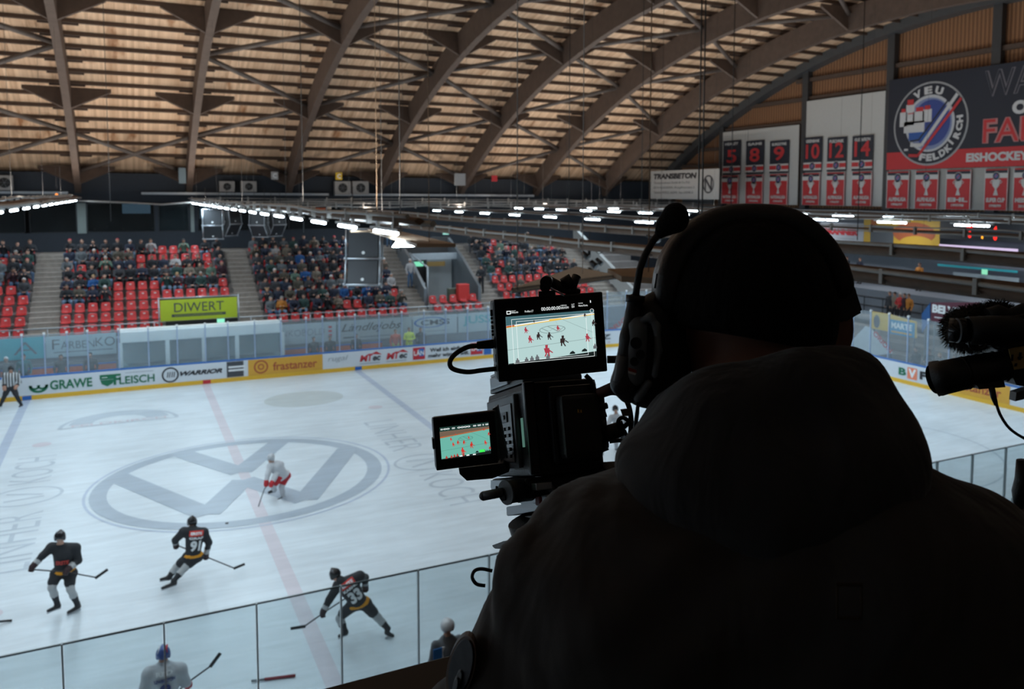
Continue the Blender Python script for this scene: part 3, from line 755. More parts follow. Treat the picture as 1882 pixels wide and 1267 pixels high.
for px_, hh, cc in ((173, 6.1, 'black'), (196, 6.2, 'orange'), (226, 6.1, 'navy'), (280, 6.0, 'black'), (373, 6.0, 'charcoal')):
    q_ = onY(px_, 415, 30.6)
    st(q_.x, 30.7, 5.75 if cc != 'orange' else 5.9, {'orange': 'olive brown'}.get(cc, cc), 1, 0, 'guest in a %s top behind the gallery windows, %s' % ({'orange': 'brown'}.get(cc, cc), {173: 'first from the left', 196: 'second from the left', 226: 'below the wide television', 280: 'left of the blind', 373: 'below the small television'}[px_]), 0, s=.66)
b = MB(); b.b2((-2.05, 18.45, 3.75), (2.05, 18.5, 3.8)); 
# terrace front, handrail
b = MB(); b.b2((-30, 18.3, -.1), (25.9, 18.60, 2.0)); struct(b.build('wall_stand_front', M_wallg))
b = MB(); b.tube([(-14, 18.42, 2.62), (26, 18.42, 2.62)], .03); b.tube([(-14, 18.42, 2.32), (26, 18.42, 2.32)], .02)
for k in range(28): b.tube([(-14+1.5*k, 18.42, 2.0), (-14+1.5*k, 18.42, 2.62)], .025)
tag(b.build('front_railing', M_galv), 'long grey railing in front of the lowest seat row', 'railing')
# ------------------------------------------------------------------ boards, adverts, glass
BH = 1.05
M_board = mat('board_white', (.60, .64, .68), .35, var=.04)
M_kick = mat('kick_plate_yellow', (.72, .42, .03), .4, var=.06)
M_rail = mat('board_rail_blue', (.02, .13, .42), .4, var=.05)
def wall_path(mb, P, z0, z1, t, m=None):
    """thick strip standing on path P (list of xy), thickness outwards (right-hand side)"""
    i = mb.mi(m); V = []
    for k, p in enumerate(P):
        a = Vector(P[max(k-1, 0)]); c = Vector(P[min(k+1, len(P)-1)]); d = (c-a).normalized(); nn = Vector((d.y, -d.x))*t
        p = Vector(p); V.append([mb.bm.verts.new((q.x, q.y, z)) for q, z in ((p, z0), (p+nn, z0), (p+nn, z1), (p, z1))])
    for A, B in zip(V, V[1:]):
        for j in range(4):
            f = mb.bm.faces.new((A[j], A[(j+1) % 4], B[(j+1) % 4], B[j])); f.material_index = i
    mb.bm.faces.new(V[0][::-1]); mb.bm.faces.new(V[-1])
P_ = [(x, y) for x, y, z in rrect(30, 15, 8, 10)]           # counter-clockwise: outside is the right-hand side
t = empty('rink_boards', (0, 15, 0), 0, 'white advertising boards with yellow kick plate running round the ice', 'boards')
loop = P_+[P_[0]]
b = MB(); wall_path(b, loop, .2, BH-.06, .12); part(b, 'board_panel', M_board, t)
b = MB(); wall_path(b, loop, 0, .2, .13); part(b, 'kick_plate', M_kick, t)
b = MB(); wall_path(b, loop, BH-.06, BH, .2); part(b, 'top_rail', M_rail, t)
FAR = Matrix.Translation((0, 14.99, 0))                        # local x = world X, faces -Y
def ad(name, M=FAR, parent=t):
    return MB(M)
def finish(b, name, parent=t):
    return part(b, name, None, parent)
bx = lambda px, py=690: onY(px, py, 15).x
GRN = flat(srgb(20, 105, 72)); BLK = flat((.015, .015, .02)); REDP = flat((.5, .02, .03)); WHT = flat((.75, .77, .78)); YEL = flat((.62, .33, .04)); BRN = flat((.35, .07, .03)); BLU = flat((.02, .12, .42)); GRY = flat((.25, .28, .31)); TEAL = flat((.01, .32, .38)); DGR = flat((.05, .055, .065))
b = ad(0); 
for px_, m_ in ((48, BLU), (380, REDP), (659, BLU)):
    x = bx(px_, 700); rect(b, x-.17, 0.01, x+.17, .19, m_)
finish(b, 'line_marker')
b = ad(0); disc(b, (bx(70), .58), .30, GRN, r0=.2, a0=PI*.95, a1=2.05*PI, rx=.36); disc(b, (bx(63), .62), .2, GRN, r0=.12, a0=PI, a1=2*PI); disc(b, (bx(77), .62), .2, GRN, r0=.12, a0=PI, a1=2*PI)
text_into(b, 'GRAWE', bx(91), .36, bx(169)-bx(91), .42, GRN, bold=.03); finish(b, 'advert')
b = ad(0); X0 = bx(183); rect(b, X0, .62, X0+.58, .84, GRN); b.poly([(X0+.02, -.003, .6), (X0+.56, -.003, .6), (X0+.5, -.003, .42), (X0+.29, -.003, .3), (X0+.08, -.003, .42)], GRN); rect(b, X0+.08, .7, X0+.3, .73, WHT, lift=.006)
text_into(b, 'F', bx(208), .34, .3, .5, GRN, bold=.03); text_into(b, 'LEISCH', bx(219), .34, bx(284)-bx(219), .36, GRN, bold=.02); rect(b, bx(230), .84, bx(282), .86, GRY); finish(b, 'advert')
b = ad(0); disc(b, (bx(313), .58), .36, BLK, r0=.29); 
for q_ in (-.13, -.04, .06, .15): b.poly([(bx(313)+q_-.02, -.004, .46), (bx(313)+q_+.02, -.004, .46), (bx(313)+q_+.06, -.004, .72), (bx(313)+q_+.02, -.004, .72)], BLK)
text_into(b, 'WARRIOR', bx(331), .48, bx(409)-bx(331), .22, BLK, shear=.35, bold=.05); finish(b, 'advert')
b = ad(0); rect(b, bx(417), .22, bx(448), .97, DGR)
for z_, w_ in ((.66, .75), (.5, .75)):
    rect(b, bx(420), z_, bx(420)+w_, z_+.09, WHT, lift=.006)
finish(b, 'advert')
b = ad(0); rect(b, bx(456, 680), .2, bx(593, 675), .98, YEL, lift=.004); disc(b, (bx(480), .6), .33, BRN, lift=.007, r0=.26); disc(b, (bx(480), .6), .15, BRN, lift=.007, r0=.09)
text_into(b, 'frastanzer', bx(502), .36, bx(583)-bx(502), .42, BRN, bold=.02, lift=.008); finish(b, 'advert')
b = ad(0); text_into(b, 'rugal', bx(603), .5, bx(640)-bx(603), .34, GRY, shear=.3, bold=-.01); finish(b, 'advert')
for xa, xb in ((661, 702), (710, 751)):
    b = ad(0); x0, x1 = bx(xa, 665), bx(xb, 660); wd = x1-x0
    text_into(b, 'M', x0, .42, wd*.38, .34, REDP, shear=.2, bold=.05); text_into(b, 'T', x0+wd*.36, .42, wd*.22, .38, REDP, shear=.2, bold=.05); text_into(b, 'ec', x0+wd*.58, .42, wd*.36, .24, DGR, shear=.2, bold=.04)
    b.poly([(x0+wd*.5, -.004, .78), (x0+wd, -.004, .72), (x0+wd*.75, -.004, .9)], REDP); rect(b, x0, .3, x0+wd*.9, .33, GRY); finish(b, 'advert')
for xa, xb in ((759, 781), (865, 887)):
    b = ad(0); x0, x1 = bx(xa, 656), bx(xb, 650); rect(b, x0, .28, x1, .92, REDP); rect(b, (x0+x1)/2, .45, x1-.05, .86, BLU, lift=.005); text_into(b, 'LÄN', x0+.05, .5, x1-x0-.1, .3, WHT, lift=.009, bold=.03); finish(b, 'advert')
b = ad(0); text_into(b, 'Weil ich einfach', bx(790, 650), .62, bx(856, 645)-bx(790, 650), .22, BLK, bold=.03); text_into(b, 'mehr wissen will.', bx(787, 650), .32, bx(862, 648)-bx(787, 650), .22, BLK, bold=.03); finish(b, 'advert')
b = ad(0); rect(b, bx(889, 650), .22, bx(903, 650), .97, BLU); finish(b, 'advert')
b = ad(0); text_into(b, 'HERZOG', bx(1118, 603)-2.4, .5, 4.2, .3, DGR, bold=.03); rect(b, bx(1118, 603), .3, bx(1118, 603)+2, .33, REDP); finish(b, 'advert')
# right end boards face -X
END = Matrix.Translation((29.99, 0, 0))@Matrix.Rotation(-PI/2, 4, 'Z')
ey = lambda px, py: -onX(px, py, 30).y
b = MB(END); x0 = ey(1652, 680)
text_into(b, 'B', x0, .4, .45, .36, GRN, bold=.04); rect(b, x0+.52, .3, x0+1.1, .86, flat((.75, .22, .12))); text_into(b, 'V', x0+.58, .38, .46, .42, WHT, bold=.05, lift=.008); text_into(b, 'F', x0+1.25, .4, .36, .4, BLK, bold=.06); rect(b, x0+1.9, .5, x0+3.0, .56, GRY); rect(b, x0+1.9, .66, x0+2.9, .72, GRY); finish(b, 'advert')
b = MB(END); x0 = ey(1752, 715); x1 = ey(1856, 735); rect(b, x0-1.2, .2, x1, .98, YEL, lift=.004); text_into(b, 'frastanzer', x0-.1, .38, x1-x0-.3, .42, BRN, lift=.009); finish(b, 'advert')

# glass with posts, every pane one thing
M_gl = glass_mat('board_glass', (.90, .95, .97), .10)
M_gln = glass_mat('near_board_glass', (.86, .905, .915), .035, .05)
M_post = mat('glass_post_blue_grey', (.30, .38, .52), .45, var=.05)
def pane(p, q_, z0, z1, gm, pm, label, group, cap=True, top=None, pw=.025):
    p, q_ = Vector(p), Vector(q_); c = (p+q_)/2; d = (q_-p); L = d.length; an = math.atan2(d.y, d.x)
    t_ = empty('glass_pane', (p.x, p.y, z0), an, label, 'glass pane', group)
    g = MB(); g.b2((.02, -.008, 0), (L-.02, .008, z1-z0)); g.build('glass_sheet', gm, t_)
    g = MB(); g.b2((-pw, -.03, 0), (pw, .03, z1-z0+.02), pm)
    if cap: g.b2((-.045, -.05, z1-z0), (.045, .05, z1-z0+.09), M_white)
    g.build('post', None, t_)
    if top: g = MB(); g.b2((0, -.012, z1-z0-.005), (L, .012, z1-z0+.02)); g.build('top_edge', top, t_)
    return t_
far_posts = [-13.4, -12.2, -11, -9.8, -8.5, -7.22, -6.4, -5.55, -4.76, -3.55, -2.35, -1.15, .05, 1.05, 2.25, 3.46, 4.67, 5.47, 6.3, 7.09, 8.33, 9.53, 10.74, 11.95, 13.19, 14.4, 15.6, 16.8, 18.0, 19.2, 20.6, 22.0]
for a, c in zip(far_posts, far_posts[1:]):
    pane((a, 15.08), (c, 15.08), BH, 2.82, M_gl, M_post, 'clear rink glass pane with blue grey post on the far side boards', 'glass panes on the far boards')
def arcpts(cx, cy, r, a0, a1, n): return [(cx+r*math.cos(a0+(a1-a0)*k/n), cy+r*math.sin(a0+(a1-a0)*k/n)) for k in range(n+1)]
A = arcpts(22, 7, 8.08, PI/2, 0, 10)
for a, c in zip(A, A[1:]): pane(a, c, BH, 3.3, M_gl, M_post, 'tall rink glass pane in the far right corner of the boards', 'glass panes in the far right corner')
ys = [7-1.17*k for k in range(13)]
for a, c in zip(ys, ys[1:]): pane((30.08, a), (30.08, c), BH, 3.25, M_gl, M_post, 'tall rink glass pane behind the right hand goal end', 'glass panes behind the right goal')
M_edge = mat('glass_edge_dark', (.06, .09, .10), .3, var=.05); M_seam = mat('glass_seam', (.38, .45, .48), .3, var=.05)
nx_ = [-6.6+1.26*k for k in range(20)]
for a, c in zip(nx_, nx_[1:]): pane((a, -15.08), (c, -15.08), BH, 2.80, M_gln, M_seam, 'thick greenish near side rink glass pane seen from above', 'glass panes of the near boards', cap=False, top=M_edge, pw=.012)
# team bench behind the near boards on the right: inner glass and handrail
for k in range(3): pane((14.2+1.6*k, -16.6), (15.8+1.6*k, -16.6), .4, 2.3, M_gln, M_seam, 'glass pane of the near bench enclosure behind the right shoulder', 'bench enclosure panes', cap=False, top=M_edge, pw=.02)
b = MB(); b.tube([(14.6, -17.4, .9), (14.6, -17.4, 1.7), (18.5, -17.4, 1.7)], .035); b.tube([(14.6, -17.4, 1.35), (18.5, -17.4, 1.35)], .02)
for k in range(3): b.tube([(15.9+1.3*k, -17.4, -.09), (15.9+1.3*k, -17.4, 1.7)], .03)
b.tube([(14.6, -17.4, -.09), (14.6, -17.4, .9)], .035)
tag(b.build('handrail', M_blackm), 'dark handrail of the near bench area right of the shoulder', 'handrail')
# blade protector on the near glass pane: the short red and grey bar lying low on the ice
A0, A1 = onZ(462, 1252, .03), onZ(543, 1242, .03)
b = MB(); b.tube([A0, A0.lerp(A1, .3)], .02, M_gmetal); b.tube([A0.lerp(A1, .3), A1], .028, flat((.25, .03, .04))); tag(b.build('hockey_stick_shaft', None), 'dark red stick shaft with grey end lying near the bottom edge', 'stick')
b = MB(); b.tube([onZ(22, 1141, .03), onZ(8, 1142, .05), onZ(-60, 1150, .3)], .025, flat_=(1, 1)); tag(b.build('hockey_stick', M_black), 'black stick blade entering at the left edge on the ice', 'stick')
b = MB(); b.tube([onZ(417, 963, .0), onZ(417, 963, .0)+Vector((0, 0, .026))], .042, n=20); tag(b.build('puck', M_black), 'small black puck on the ice at the lower edge of the centre circle', 'puck')

# adverts on the wall above the benches
def signboard(name, M, w_, h_, m_, lb, cat='sign', th=.05):
    t_ = bpy.data.objects.new(name, None); COL.objects.link(t_); t_.matrix_world = M; tag(t_, lb, cat)
    g = MB(); g.b2((0, 0, 0), (w_, th, h_)); g.build('board', m_, t_); return t_
def bandsign(px0, px1, py, z0, z1, m_, lb, Y=17.5):
    x0, x1 = onY(px0, py, Y).x, onY(px1, py, Y).x
    return signboard('advert_board', Matrix.Translation((x0, Y, z0)), x1-x0, z1-z0, m_, lb), x1-x0
s_, w_ = bandsign(-90, 83, 640, 1.38, 2.38, mat('advert_teal', (.01, .34, .42), .5, var=.05), 'turquoise advert board with large dark letters above the left bench')
g = MB(); text_into(g, 'DA', w_-2.9, .22, 2.6, .58, flat((.05, .10, .14)), spacing=1.9, bold=-.01); g.build('lettering', None, s_)
s_, w_ = bandsign(84, 214, 635, 1.36, 2.36, mat('advert_pale_blue', (.34, .46, .52), .5, var=.05), 'pale blue advert board with thin dark capitals left of the timekeeper cabin')
g = MB(); text_into(g, 'F', .25, .38, .3, .46, DGR, bold=-.01); text_into(g, 'ARBEN', .6, .38, 1.35, .34, DGR, bold=-.01); text_into(g, 'KO', 2.0, .40, .8, .42, DGR, bold=-.01); rect(g, .3, .22, 2.7, .25, DGR); g.build('lettering', None, s_)
AY = lambda px: onY(px, 600, 17.5).x
s_, w_ = bandsign(513, 618, 605, 1.15, 2.22, mat('advert_pale', (.42, .50, .55), .5, var=.05), 'pale advert board with grey capitals and small red mark right of the cabin')
g = MB(); text_into(g, 'NKOBOLD', .1, .42, 2.2, .34, GRY, bold=-.01); rect(g, 2.5, .3, 2.68, .42, REDP); rect(g, 2.5, .52, 2.68, .64, REDP); rect(g, 2.5, .74, 2.68, .86, REDP); g.build('lettering', None, s_)
s_, w_ = bandsign(620, 757, 600, 1.12, 2.22, mat('advert_grey', (.36, .42, .45), .5, var=.05), 'long grey advert board with slanted dark handwriting lettering')
g = MB(); text_into(g, 'Ländlejobs', .2, .38, w_-.8, .55, DGR, shear=.4, bold=.01); rect(g, .3, .15, 1.0, .22, DGR); rect(g, 1.2, .15, 3.0, .18, DGR); g.build('lettering', None, s_)
s_, w_ = bandsign(759, 840, 600, 1.12, 2.22, mat('advert_white', (.46, .53, .58), .5, var=.05), 'pale advert board with blue oval and capitals')
g = MB(); disc(g, (1.0, .72), .3, BLU, r0=.26, rx=.95); text_into(g, 'CMSS', .45, .56, 1.7, .3, DGR); rect(g, .3, .2, 2.0, .23, GRY); g.build('lettering', None, s_)
s_, w_ = bandsign(842, 980, 600, 1.12, 2.22, mat('advert_white2', (.44, .52, .56), .5, var=.05), 'pale advert board with turquoise lettering left of the field monitor')
g = MB(); text_into(g, 'JUSSEL', .3, .35, 2.6, .6, flat((.12, .42, .46)), bold=.02); g.build('lettering', None, s_)
# benches
for x0, x1, lb in ((-9, -3.7, 'orange bench behind the boards on the left'), (3.9, 9.0, 'orange bench behind the boards right of the timekeeper cabin')):
    t_ = empty('team_bench', ((x0+x1)/2, 16.8, 0), 0, lb, 'bench')
    b = MB(); b.b2((x0, 16.6, .42), (x1, 17.0, .48)); part(b, 'seat', flat((.55, .12, .03)), t_)
    b = MB(); b.b2((x0, 17.02, .55), (x1, 17.08, .98)); part(b, 'backrest', flat((.55, .12, .03)), t_)
    b = MB(); b.b2((x0, 17.0, .98), (x1, 17.1, 1.04)); part(b, 'blue_rail', BLU, t_)
    for k in range(4): b = MB(); xx = x0+.2+(x1-x0-.4)*k/3; b.b2((xx-.04, 16.7, -.09), (xx+.04, 16.9, .42)); part(b, 'leg', M_gmetal, t_)
b = MB(); b.b2((-14, 17.45, -.1), (26, 18.3, 1.1)); b.b2((-14, 17.62, 1.0), (26, 18.35, 2.05)); struct(b.build('wall_bench_back', M_wallg))
# timekeeper cabin
t_ = empty('timekeeper_cabin', (0, 16.2, 0), 0, 'white framed timekeeper cabin with four windows behind the far boards', 'cabin')
X0c, X1c = -3.5, 3.62
b = MB(); b.b2((X0c, 15.6, 2.12), (X1c, 16.9, 2.62), bev=.03); part(b, 'roof', M_white, t_)
b = MB(); b.b2((X0c, 15.6, -.09), (X1c, 16.9, .95)); part(b, 'base', M_white, t_)
b = MB(); b.b2((X0c, 16.85, .95), (X1c, 16.9, 2.12)); part(b, 'back_wall', M_white, t_)
xs = [X0c, onY(308, 640, 15.6).x, onY(375, 640, 15.6).x, onY(436, 640, 15.6).x, X1c]
for x in xs: b = MB(); b.b2((x-.09, 15.6, .95), (x+.09, 15.72, 2.12)); part(b, 'mullion', M_white, t_)
for a, c in zip(xs, xs[1:]): b = MB(); b.b2((a+.09, 15.64, .95), (c-.09, 15.66, 2.12)); part(b, 'window_pane', glass_mat('cabin_glass', (.55, .66, .68), .1), t_)
b = MB(); b.b2((X0c+.3, 16.2, .9), (X1c-.3, 16.7, .96)); part(b, 'desk', M_gmetal, t_)
# green banner
t_ = empty('banner', (.1, 18.45, 2.62), 0, 'bright yellow green banner with dark capitals hanging at the front of the stand', 'banner')
Mb = Matrix.Translation((-1.72, 18.28, 2.66))
b = MB(Mb); b.b2((0, 0, 0), (3.55, .03, 1.05)); part(b, 'cloth', mat('banner_lime', (.42, .52, .02), .6, var=.05), t_)
b = MB(Mb); text_into(b, 'DIWERT', .62, .42, 2.3, .46, DGR, bold=0.0); rect(b, .5, .18, 3.0, .32, DGR); rect(b, .62, .235, 2.85, .26, flat((.3, .38, .05)), lift=.006); part(b, 'lettering', None, t_)
b = MB(); b.b2((-1.5, 18.2, 2.28), (1.83, 18.3, 2.64)); part(b, 'dark_lower_panel', M_black, t_)
b = MB(); b.tube([(-1.78, 18.3, 2.0), (-1.78, 18.3, 3.85)], .035); b.tube([(1.9, 18.3, 2.0), (1.9, 18.3, 3.85)], .035); b.tube([(-1.78, 18.3, 3.8), (1.9, 18.3, 3.8)], .03); part(b, 'frame', M_galv, t_)
b = MB(); b.b2((.85, 18.12, 2.45), (1.2, 18.19, 2.64)); tag(b.build('exit_sign', emis('exit_green2', (.3, .9, .65), .9)), 'small green lit exit sign below the lime green banner', 'sign')
# corner and end adverts behind the right glass
def slant(name, pts, X, m_, lb, th=.06):
    b = MB(); P3 = [onX(x, y, X) for x, y in pts]; P3 = [Vector((X, p.y, p.z)) for p in P3]
    c = sum(P3, Vector())/len(P3); t_ = empty(name, c, 0, lb, 'sign'); b.prism(P3, (th, 0, 0)); part(b, 'board', m_, t_)
    ys_ = sorted(p.y for p in P3); zm = min(p.z for p in P3)
    for yy in (ys_[0]+.2, ys_[-1]-.2): b = MB(); b.b2((X+th, yy-.03, -.05), (X+th+.06, yy+.03, c.z)); part(b, 'post', M_gmetal, t_)
    return t_, P3
t_, P3 = slant('advert_board', [(1600, 572), (1636, 578), (1684, 592), (1684, 622), (1634, 610), (1600, 603)], 33, mat('advert_yellow_blue', (.60, .38, .04), .5), 'yellow advert board with dark oval figure behind the goal end glass')
g = MB(Matrix.Translation((32.99, 0, 0))@Matrix.Rotation(-PI/2, 4, 'Z')); e_ = lambda px, py, X=33: -onX(px, py, X).y
rect(g, e_(1636, 590), 1.72, e_(1682, 600), 2.50, flat((.03, .22, .38)), lift=.01); text_into(g, 'MARTE', e_(1636, 600)+.1, 2.05, 1.35, .32, WHT, bold=.04, lift=.02); rect(g, e_(1636, 600)+.1, 1.82, e_(1680, 600)-.1, 1.9, YEL, lift=.02)
disc(g, (e_(1612, 590), 2.25), .36, DGR, rx=.22, lift=.02); part(g, 'lettering', None, t_)
t_, P3 = slant('advert_board', [(1711, 556), (1800, 556), (1800, 604), (1711, 590)], 33, mat('advert_maroon', (.10, .018, .035), .5), 'maroon advert board with white capitals beside the furry microphone')
g = MB(Matrix.Translation((32.99, 0, 0))@Matrix.Rotation(-PI/2, 4, 'Z')); text_into(g, 'BELVEDERE', e_(1712, 573)+.05, 3.2, 3.1, .42, WHT, bold=.05, lift=.01); rect(g, e_(1712, 573)+.2, 2.95, e_(1712, 573)+1.4, 3.0, WHT, lift=.01); part(g, 'lettering', None, t_)
slant('advert_board', [(1694, 577), (1709, 557), (1709, 590), (1694, 612)], 33, mat('advert_blue', (.02, .09, .26), .5), 'narrow blue board left of the maroon advert board')
t_, P3 = slant('advert_board', [(1590, 600), (1600, 603), (1640, 650), (1600, 655), (1560, 632)], 32.5, mat('advert_slanted_white', (.50, .54, .57), .5), 'slanted white board with red letters behind the right shoulder')
g = MB(Matrix.Translation((32.48, 0, 0))@Matrix.Rotation(-PI/2, 4, 'Z')); text_into(g, 'ORION', e_(1603, 622, 32.5), 1.15, 1.5, .3, REDP, rot=.62, lift=.01); part(g, 'lettering', None, t_)
b = MB(); X_ = [onY(x, y, 16.2) for x, y in ((1108, 655), (1112, 628), (1150, 590), (1160, 590), (1160, 655))]
t_ = empty('advert_board', (22.5, 16.2, 1), 0, 'slanted white board with red letters left of the headset', 'sign'); b.prism(X_, (0, .06, 0)); part(b, 'board', mat('advert_slanted_white2', (.50, .54, .57), .5), t_)
g = MB(Matrix.Translation((0, 16.18, 0))); c_ = onY(1141, 595, 16.2); text_into(g, 'ORION', c_.x-1.15, c_.z-.13, 2.2, .34, REDP, rot=-.55, lift=.01, bold=.03); part(g, 'lettering', None, t_)
# ------------------------------------------------------------------ hanging strings of lamps over the ice
M_tube = emis('lamp_tube_glow', (.72, .88, 1.0), TUBE_S)
M_cond = mat('conduit_white', (.34, .33, .31), .5, var=.2)
M_wire = mat('steel_wire', (.05, .05, .05), .4, metal=.5, var=.1)
def deck_z(Y, off=-.5): return roof_pt(max(-30, min(30, Y)), off)[1]
BEAMS = [(s_[0], s_[1]+(.16 if s_[0] > 10 else (.20 if s_[0] < 1 else 0)), s_[2], s_[3]) for s_ in STRINGS]+[(6.4, 7.87, -25, 27.6)]
BN2 = {-17.4: 'unseen outermost string added for its light outside the left edge', -11.45: 'unseen string added for its light just outside the left edge', -5.5: 'left string of lamps, running to the far gallery', .45: 'string ending above the loudspeaker and the tunnel stairs', 9.4: 'long brown beam crossing right of the headset microphone',
       15.3: 'beam with lamp pairs level with the microphone', 21.3: 'beam with bright lamp pairs before the yellow advert', 27.2: 'rearmost beam with lamps below the jersey banners', 6.4: 'nearest lower brown beam without lamps', 12.4: 'brown beam between two lamp rows', 24.3: 'thin beam just under the banners'}
rb = random.Random(3)
for X, Z, Y0, Y1 in BEAMS:
    t = empty('hanging_beam', (X, Y0, Z), 0, 'hanging timber beam, '+BN2[X], 'beam')
    n = int((Y1-Y0)/3)+1; pts = [(X+rb.uniform(-.03, .03), Y0+(Y1-Y0)*k/n, Z+rb.uniform(-.035, .03)) for k in range(n+1)]
    b = MB(); b.tube([(p[0], p[1], p[2]) for p in pts], {9.4: .17, 6.4: .17, 0.45: .07, -5.5: .07}.get(X, .045), n=4, flat_=(1.1, .75)); part(b, 'timber', M_timber, t)
    b = MB(); b.tube([(p[0]-.17, p[1], p[2]+.08+rb.uniform(-.03, .03)) for p in pts], .035 if X < 10 else .02, n=6); part(b, 'white_conduit', M_cond, t)
    b = MB(); b.tube([(p[0]+.19, p[1], p[2]-.06+rb.uniform(-.04, .04)) for p in pts], .05 if X < 10 else .018, n=6); part(b, 'pipe', M_cond, t)
    b = MB()
    for k in range(int((Y1-Y0)/(1.5 if X < 10 else 4.5))): b.b2((X-.21, Y0+.6+1.5*k, Z-.07), (X-.13, Y0+.66+1.5*k, Z+.14))
    o = part(b, 'clamps', M_cond, t)
    b = MB()
    for k in range(int((Y1-Y0)/9)):
        y = Y0+2+9*k; b.tube([(X, y, Z+.1), (X, y, deck_z(y))], .004, n=4)
    part(b, 'hanging_wires', M_wire, t)
# cross rails near the far wall and mid hall
for Y, Z, X0, X1, lb in ((28.2, 8.55, .45, 36, 'long white service pipe along the far wall under the arch feet'), (25.5, 8.40, 3, 36, 'second white service pipe before the far wall'), (22.5, 8.30, 3, 36, 'third white service pipe crossing the lamp strings')):
    b = MB(); n = 16; b.tube([(X0+(X1-X0)*k/n, Y, Z+rb.uniform(-.05, .05)) for k in range(n+1)], .05, n=6)
    b.tube([(X0+(X1-X0)*k/n, Y, Z+.16+rb.uniform(-.05, .05)) for k in range(n+1)], .025, n=6)
    for k in range(int((X1-X0)/1.6)): b.b2((X0+1.6*k, Y-.06, Z-.12), (X0+.07+1.6*k, Y+.06, Z+.26))
    for k in range(int((X1-X0)/6)): b.tube([(X0+6*k+.3, Y, Z), (X0+6*k+.3, Y, deck_z(Y))], .004, n=4)
    tag(b.build('service_pipe', M_cond), lb, 'pipe')
for xa, xb, lb in ((-2.2, 8.9, 'long grey cable tray on the far wall below the second and third arch feet'), (9.3, 24, 'long grey cable tray on the far wall right of the air conditioners'), (-12, -6, 'grey cable tray on the far wall at the upper left')):
    b = MB(); b.b2((xa, 29.6, 8.93), (xb, 29.98, 9.07)); tag(b.build('cable_tray', M_galv), lb, 'cable tray')
b = MB(); b.tube([(-5.6, 28, 8.55), (-4.5, 27, 8.52), (-2.8, 27, 8.45), (-1.2, 27, 8.35), (.4, 27, 8.5)], .05); tag(b.build('cable_bundle', M_cond), 'sagging pale cable bundle strung before the gallery windows', 'cable')
# lamp fixtures
LBL = {-17.4: 'on the unseen outermost left string added for side light', -11.45: 'on the unseen string added for side light just outside the left edge', -5.5: 'on the left string', .45: 'on the string passing the big loudspeaker', 9.4: 'on the beam right of the headset microphone', 15.3: 'on the third string from the left', 21.3: 'on the fourth string from the left', 27.2: 'on the string nearest the jersey banners'}
proto = None
for x, y, z in LAMPS:
    if proto is None:
        t = empty('tube_lamp', (x, y, z+.035)); proto = t
        b = MB(); b.b2((-.04, -.80, 0), (.04, .80, .04)); b.b2((-.02, -.5, .03), (.02, -.4, .12)); b.b2((-.02, .4, .03), (.02, .5, .12)); b.build('housing', M_white, t)
        for s_ in (-1, 1):
            b = MB(); b.tube([(0, s_*.06, -.035), (0, s_*.64, -.035)], .028, n=8); b.build('tube', M_tube, t)
    else:
        t = copy_tree(proto); t.location = (x, y, z+.035)
    tag(t, 'pair of lit fluorescent tubes '+LBL[x], 'lamp', 'fluorescent tubes '+LBL[x])

# wooden boards and reflectors at the string ends
b = MB(); b.prism([(.42, -16.9, 8.28), (.92, -17.1, 8.28), (1.45, -12.0, 8.28), (1.05, -11.7, 8.28)], (0, 0, .05)); b.b2((.40, -13.1, 8.33), (1.2, -13.0, 8.36)); b.tube([(.9, -13, 8.33), (.9, -13, deck_z(-13))], .006); b.tube([(.7, -16.6, 8.33), (.7, -16.6, deck_z(-16.6))], .006); tag(b.build('wooden_board', M_timberl), 'broad light wooden board above the exit tunnel, hanging under the lamp string', 'board')
b = MB(); b.prism([(.82, -21.5, 8.28), (1.45, -21.6, 8.28), (1.05, -22.9, 8.28), (.55, -22.2, 8.28)], (0, 0, .05)); b.tube([(.95, -22.0, 8.33), (.95, -22.0, deck_z(-22))], .005); tag(b.build('wooden_board', M_timberl), 'light wooden board left of the boom microphone', 'board')
b = MB(); b.prism([(-.56, -22.42, 8.28), (.73, -21.78, 8.28), (.83, -20.86, 8.28)], (0, 0, .02)); b.tube([(-.56, -22.42, 8.27), (.76, -21.78, 8.27)], .012, M_white); b.tube([(.5, -21.6, 8.28), (.5, -21.6, deck_z(-21.6))], .004); b.tube([(-.5, -22.4, 8.28), (-.5, -22.4, deck_z(-22.4))], .004); tag(b.build('reflector_board', flat((.35, .33, .30))), 'pale triangular reflector board with a white edge above the field monitor', 'board')
b = MB(); b.prism([(.48, -15.5, 8.20), (.82, -15.5, 8.20), (.74, -15.5, 8.30), (.56, -15.5, 8.30)], (0, .05, 0)); tag(b.build('lamp_reflector', M_tube), 'small bright triangular lamp end over the stairs left of the tunnel', 'lamp')
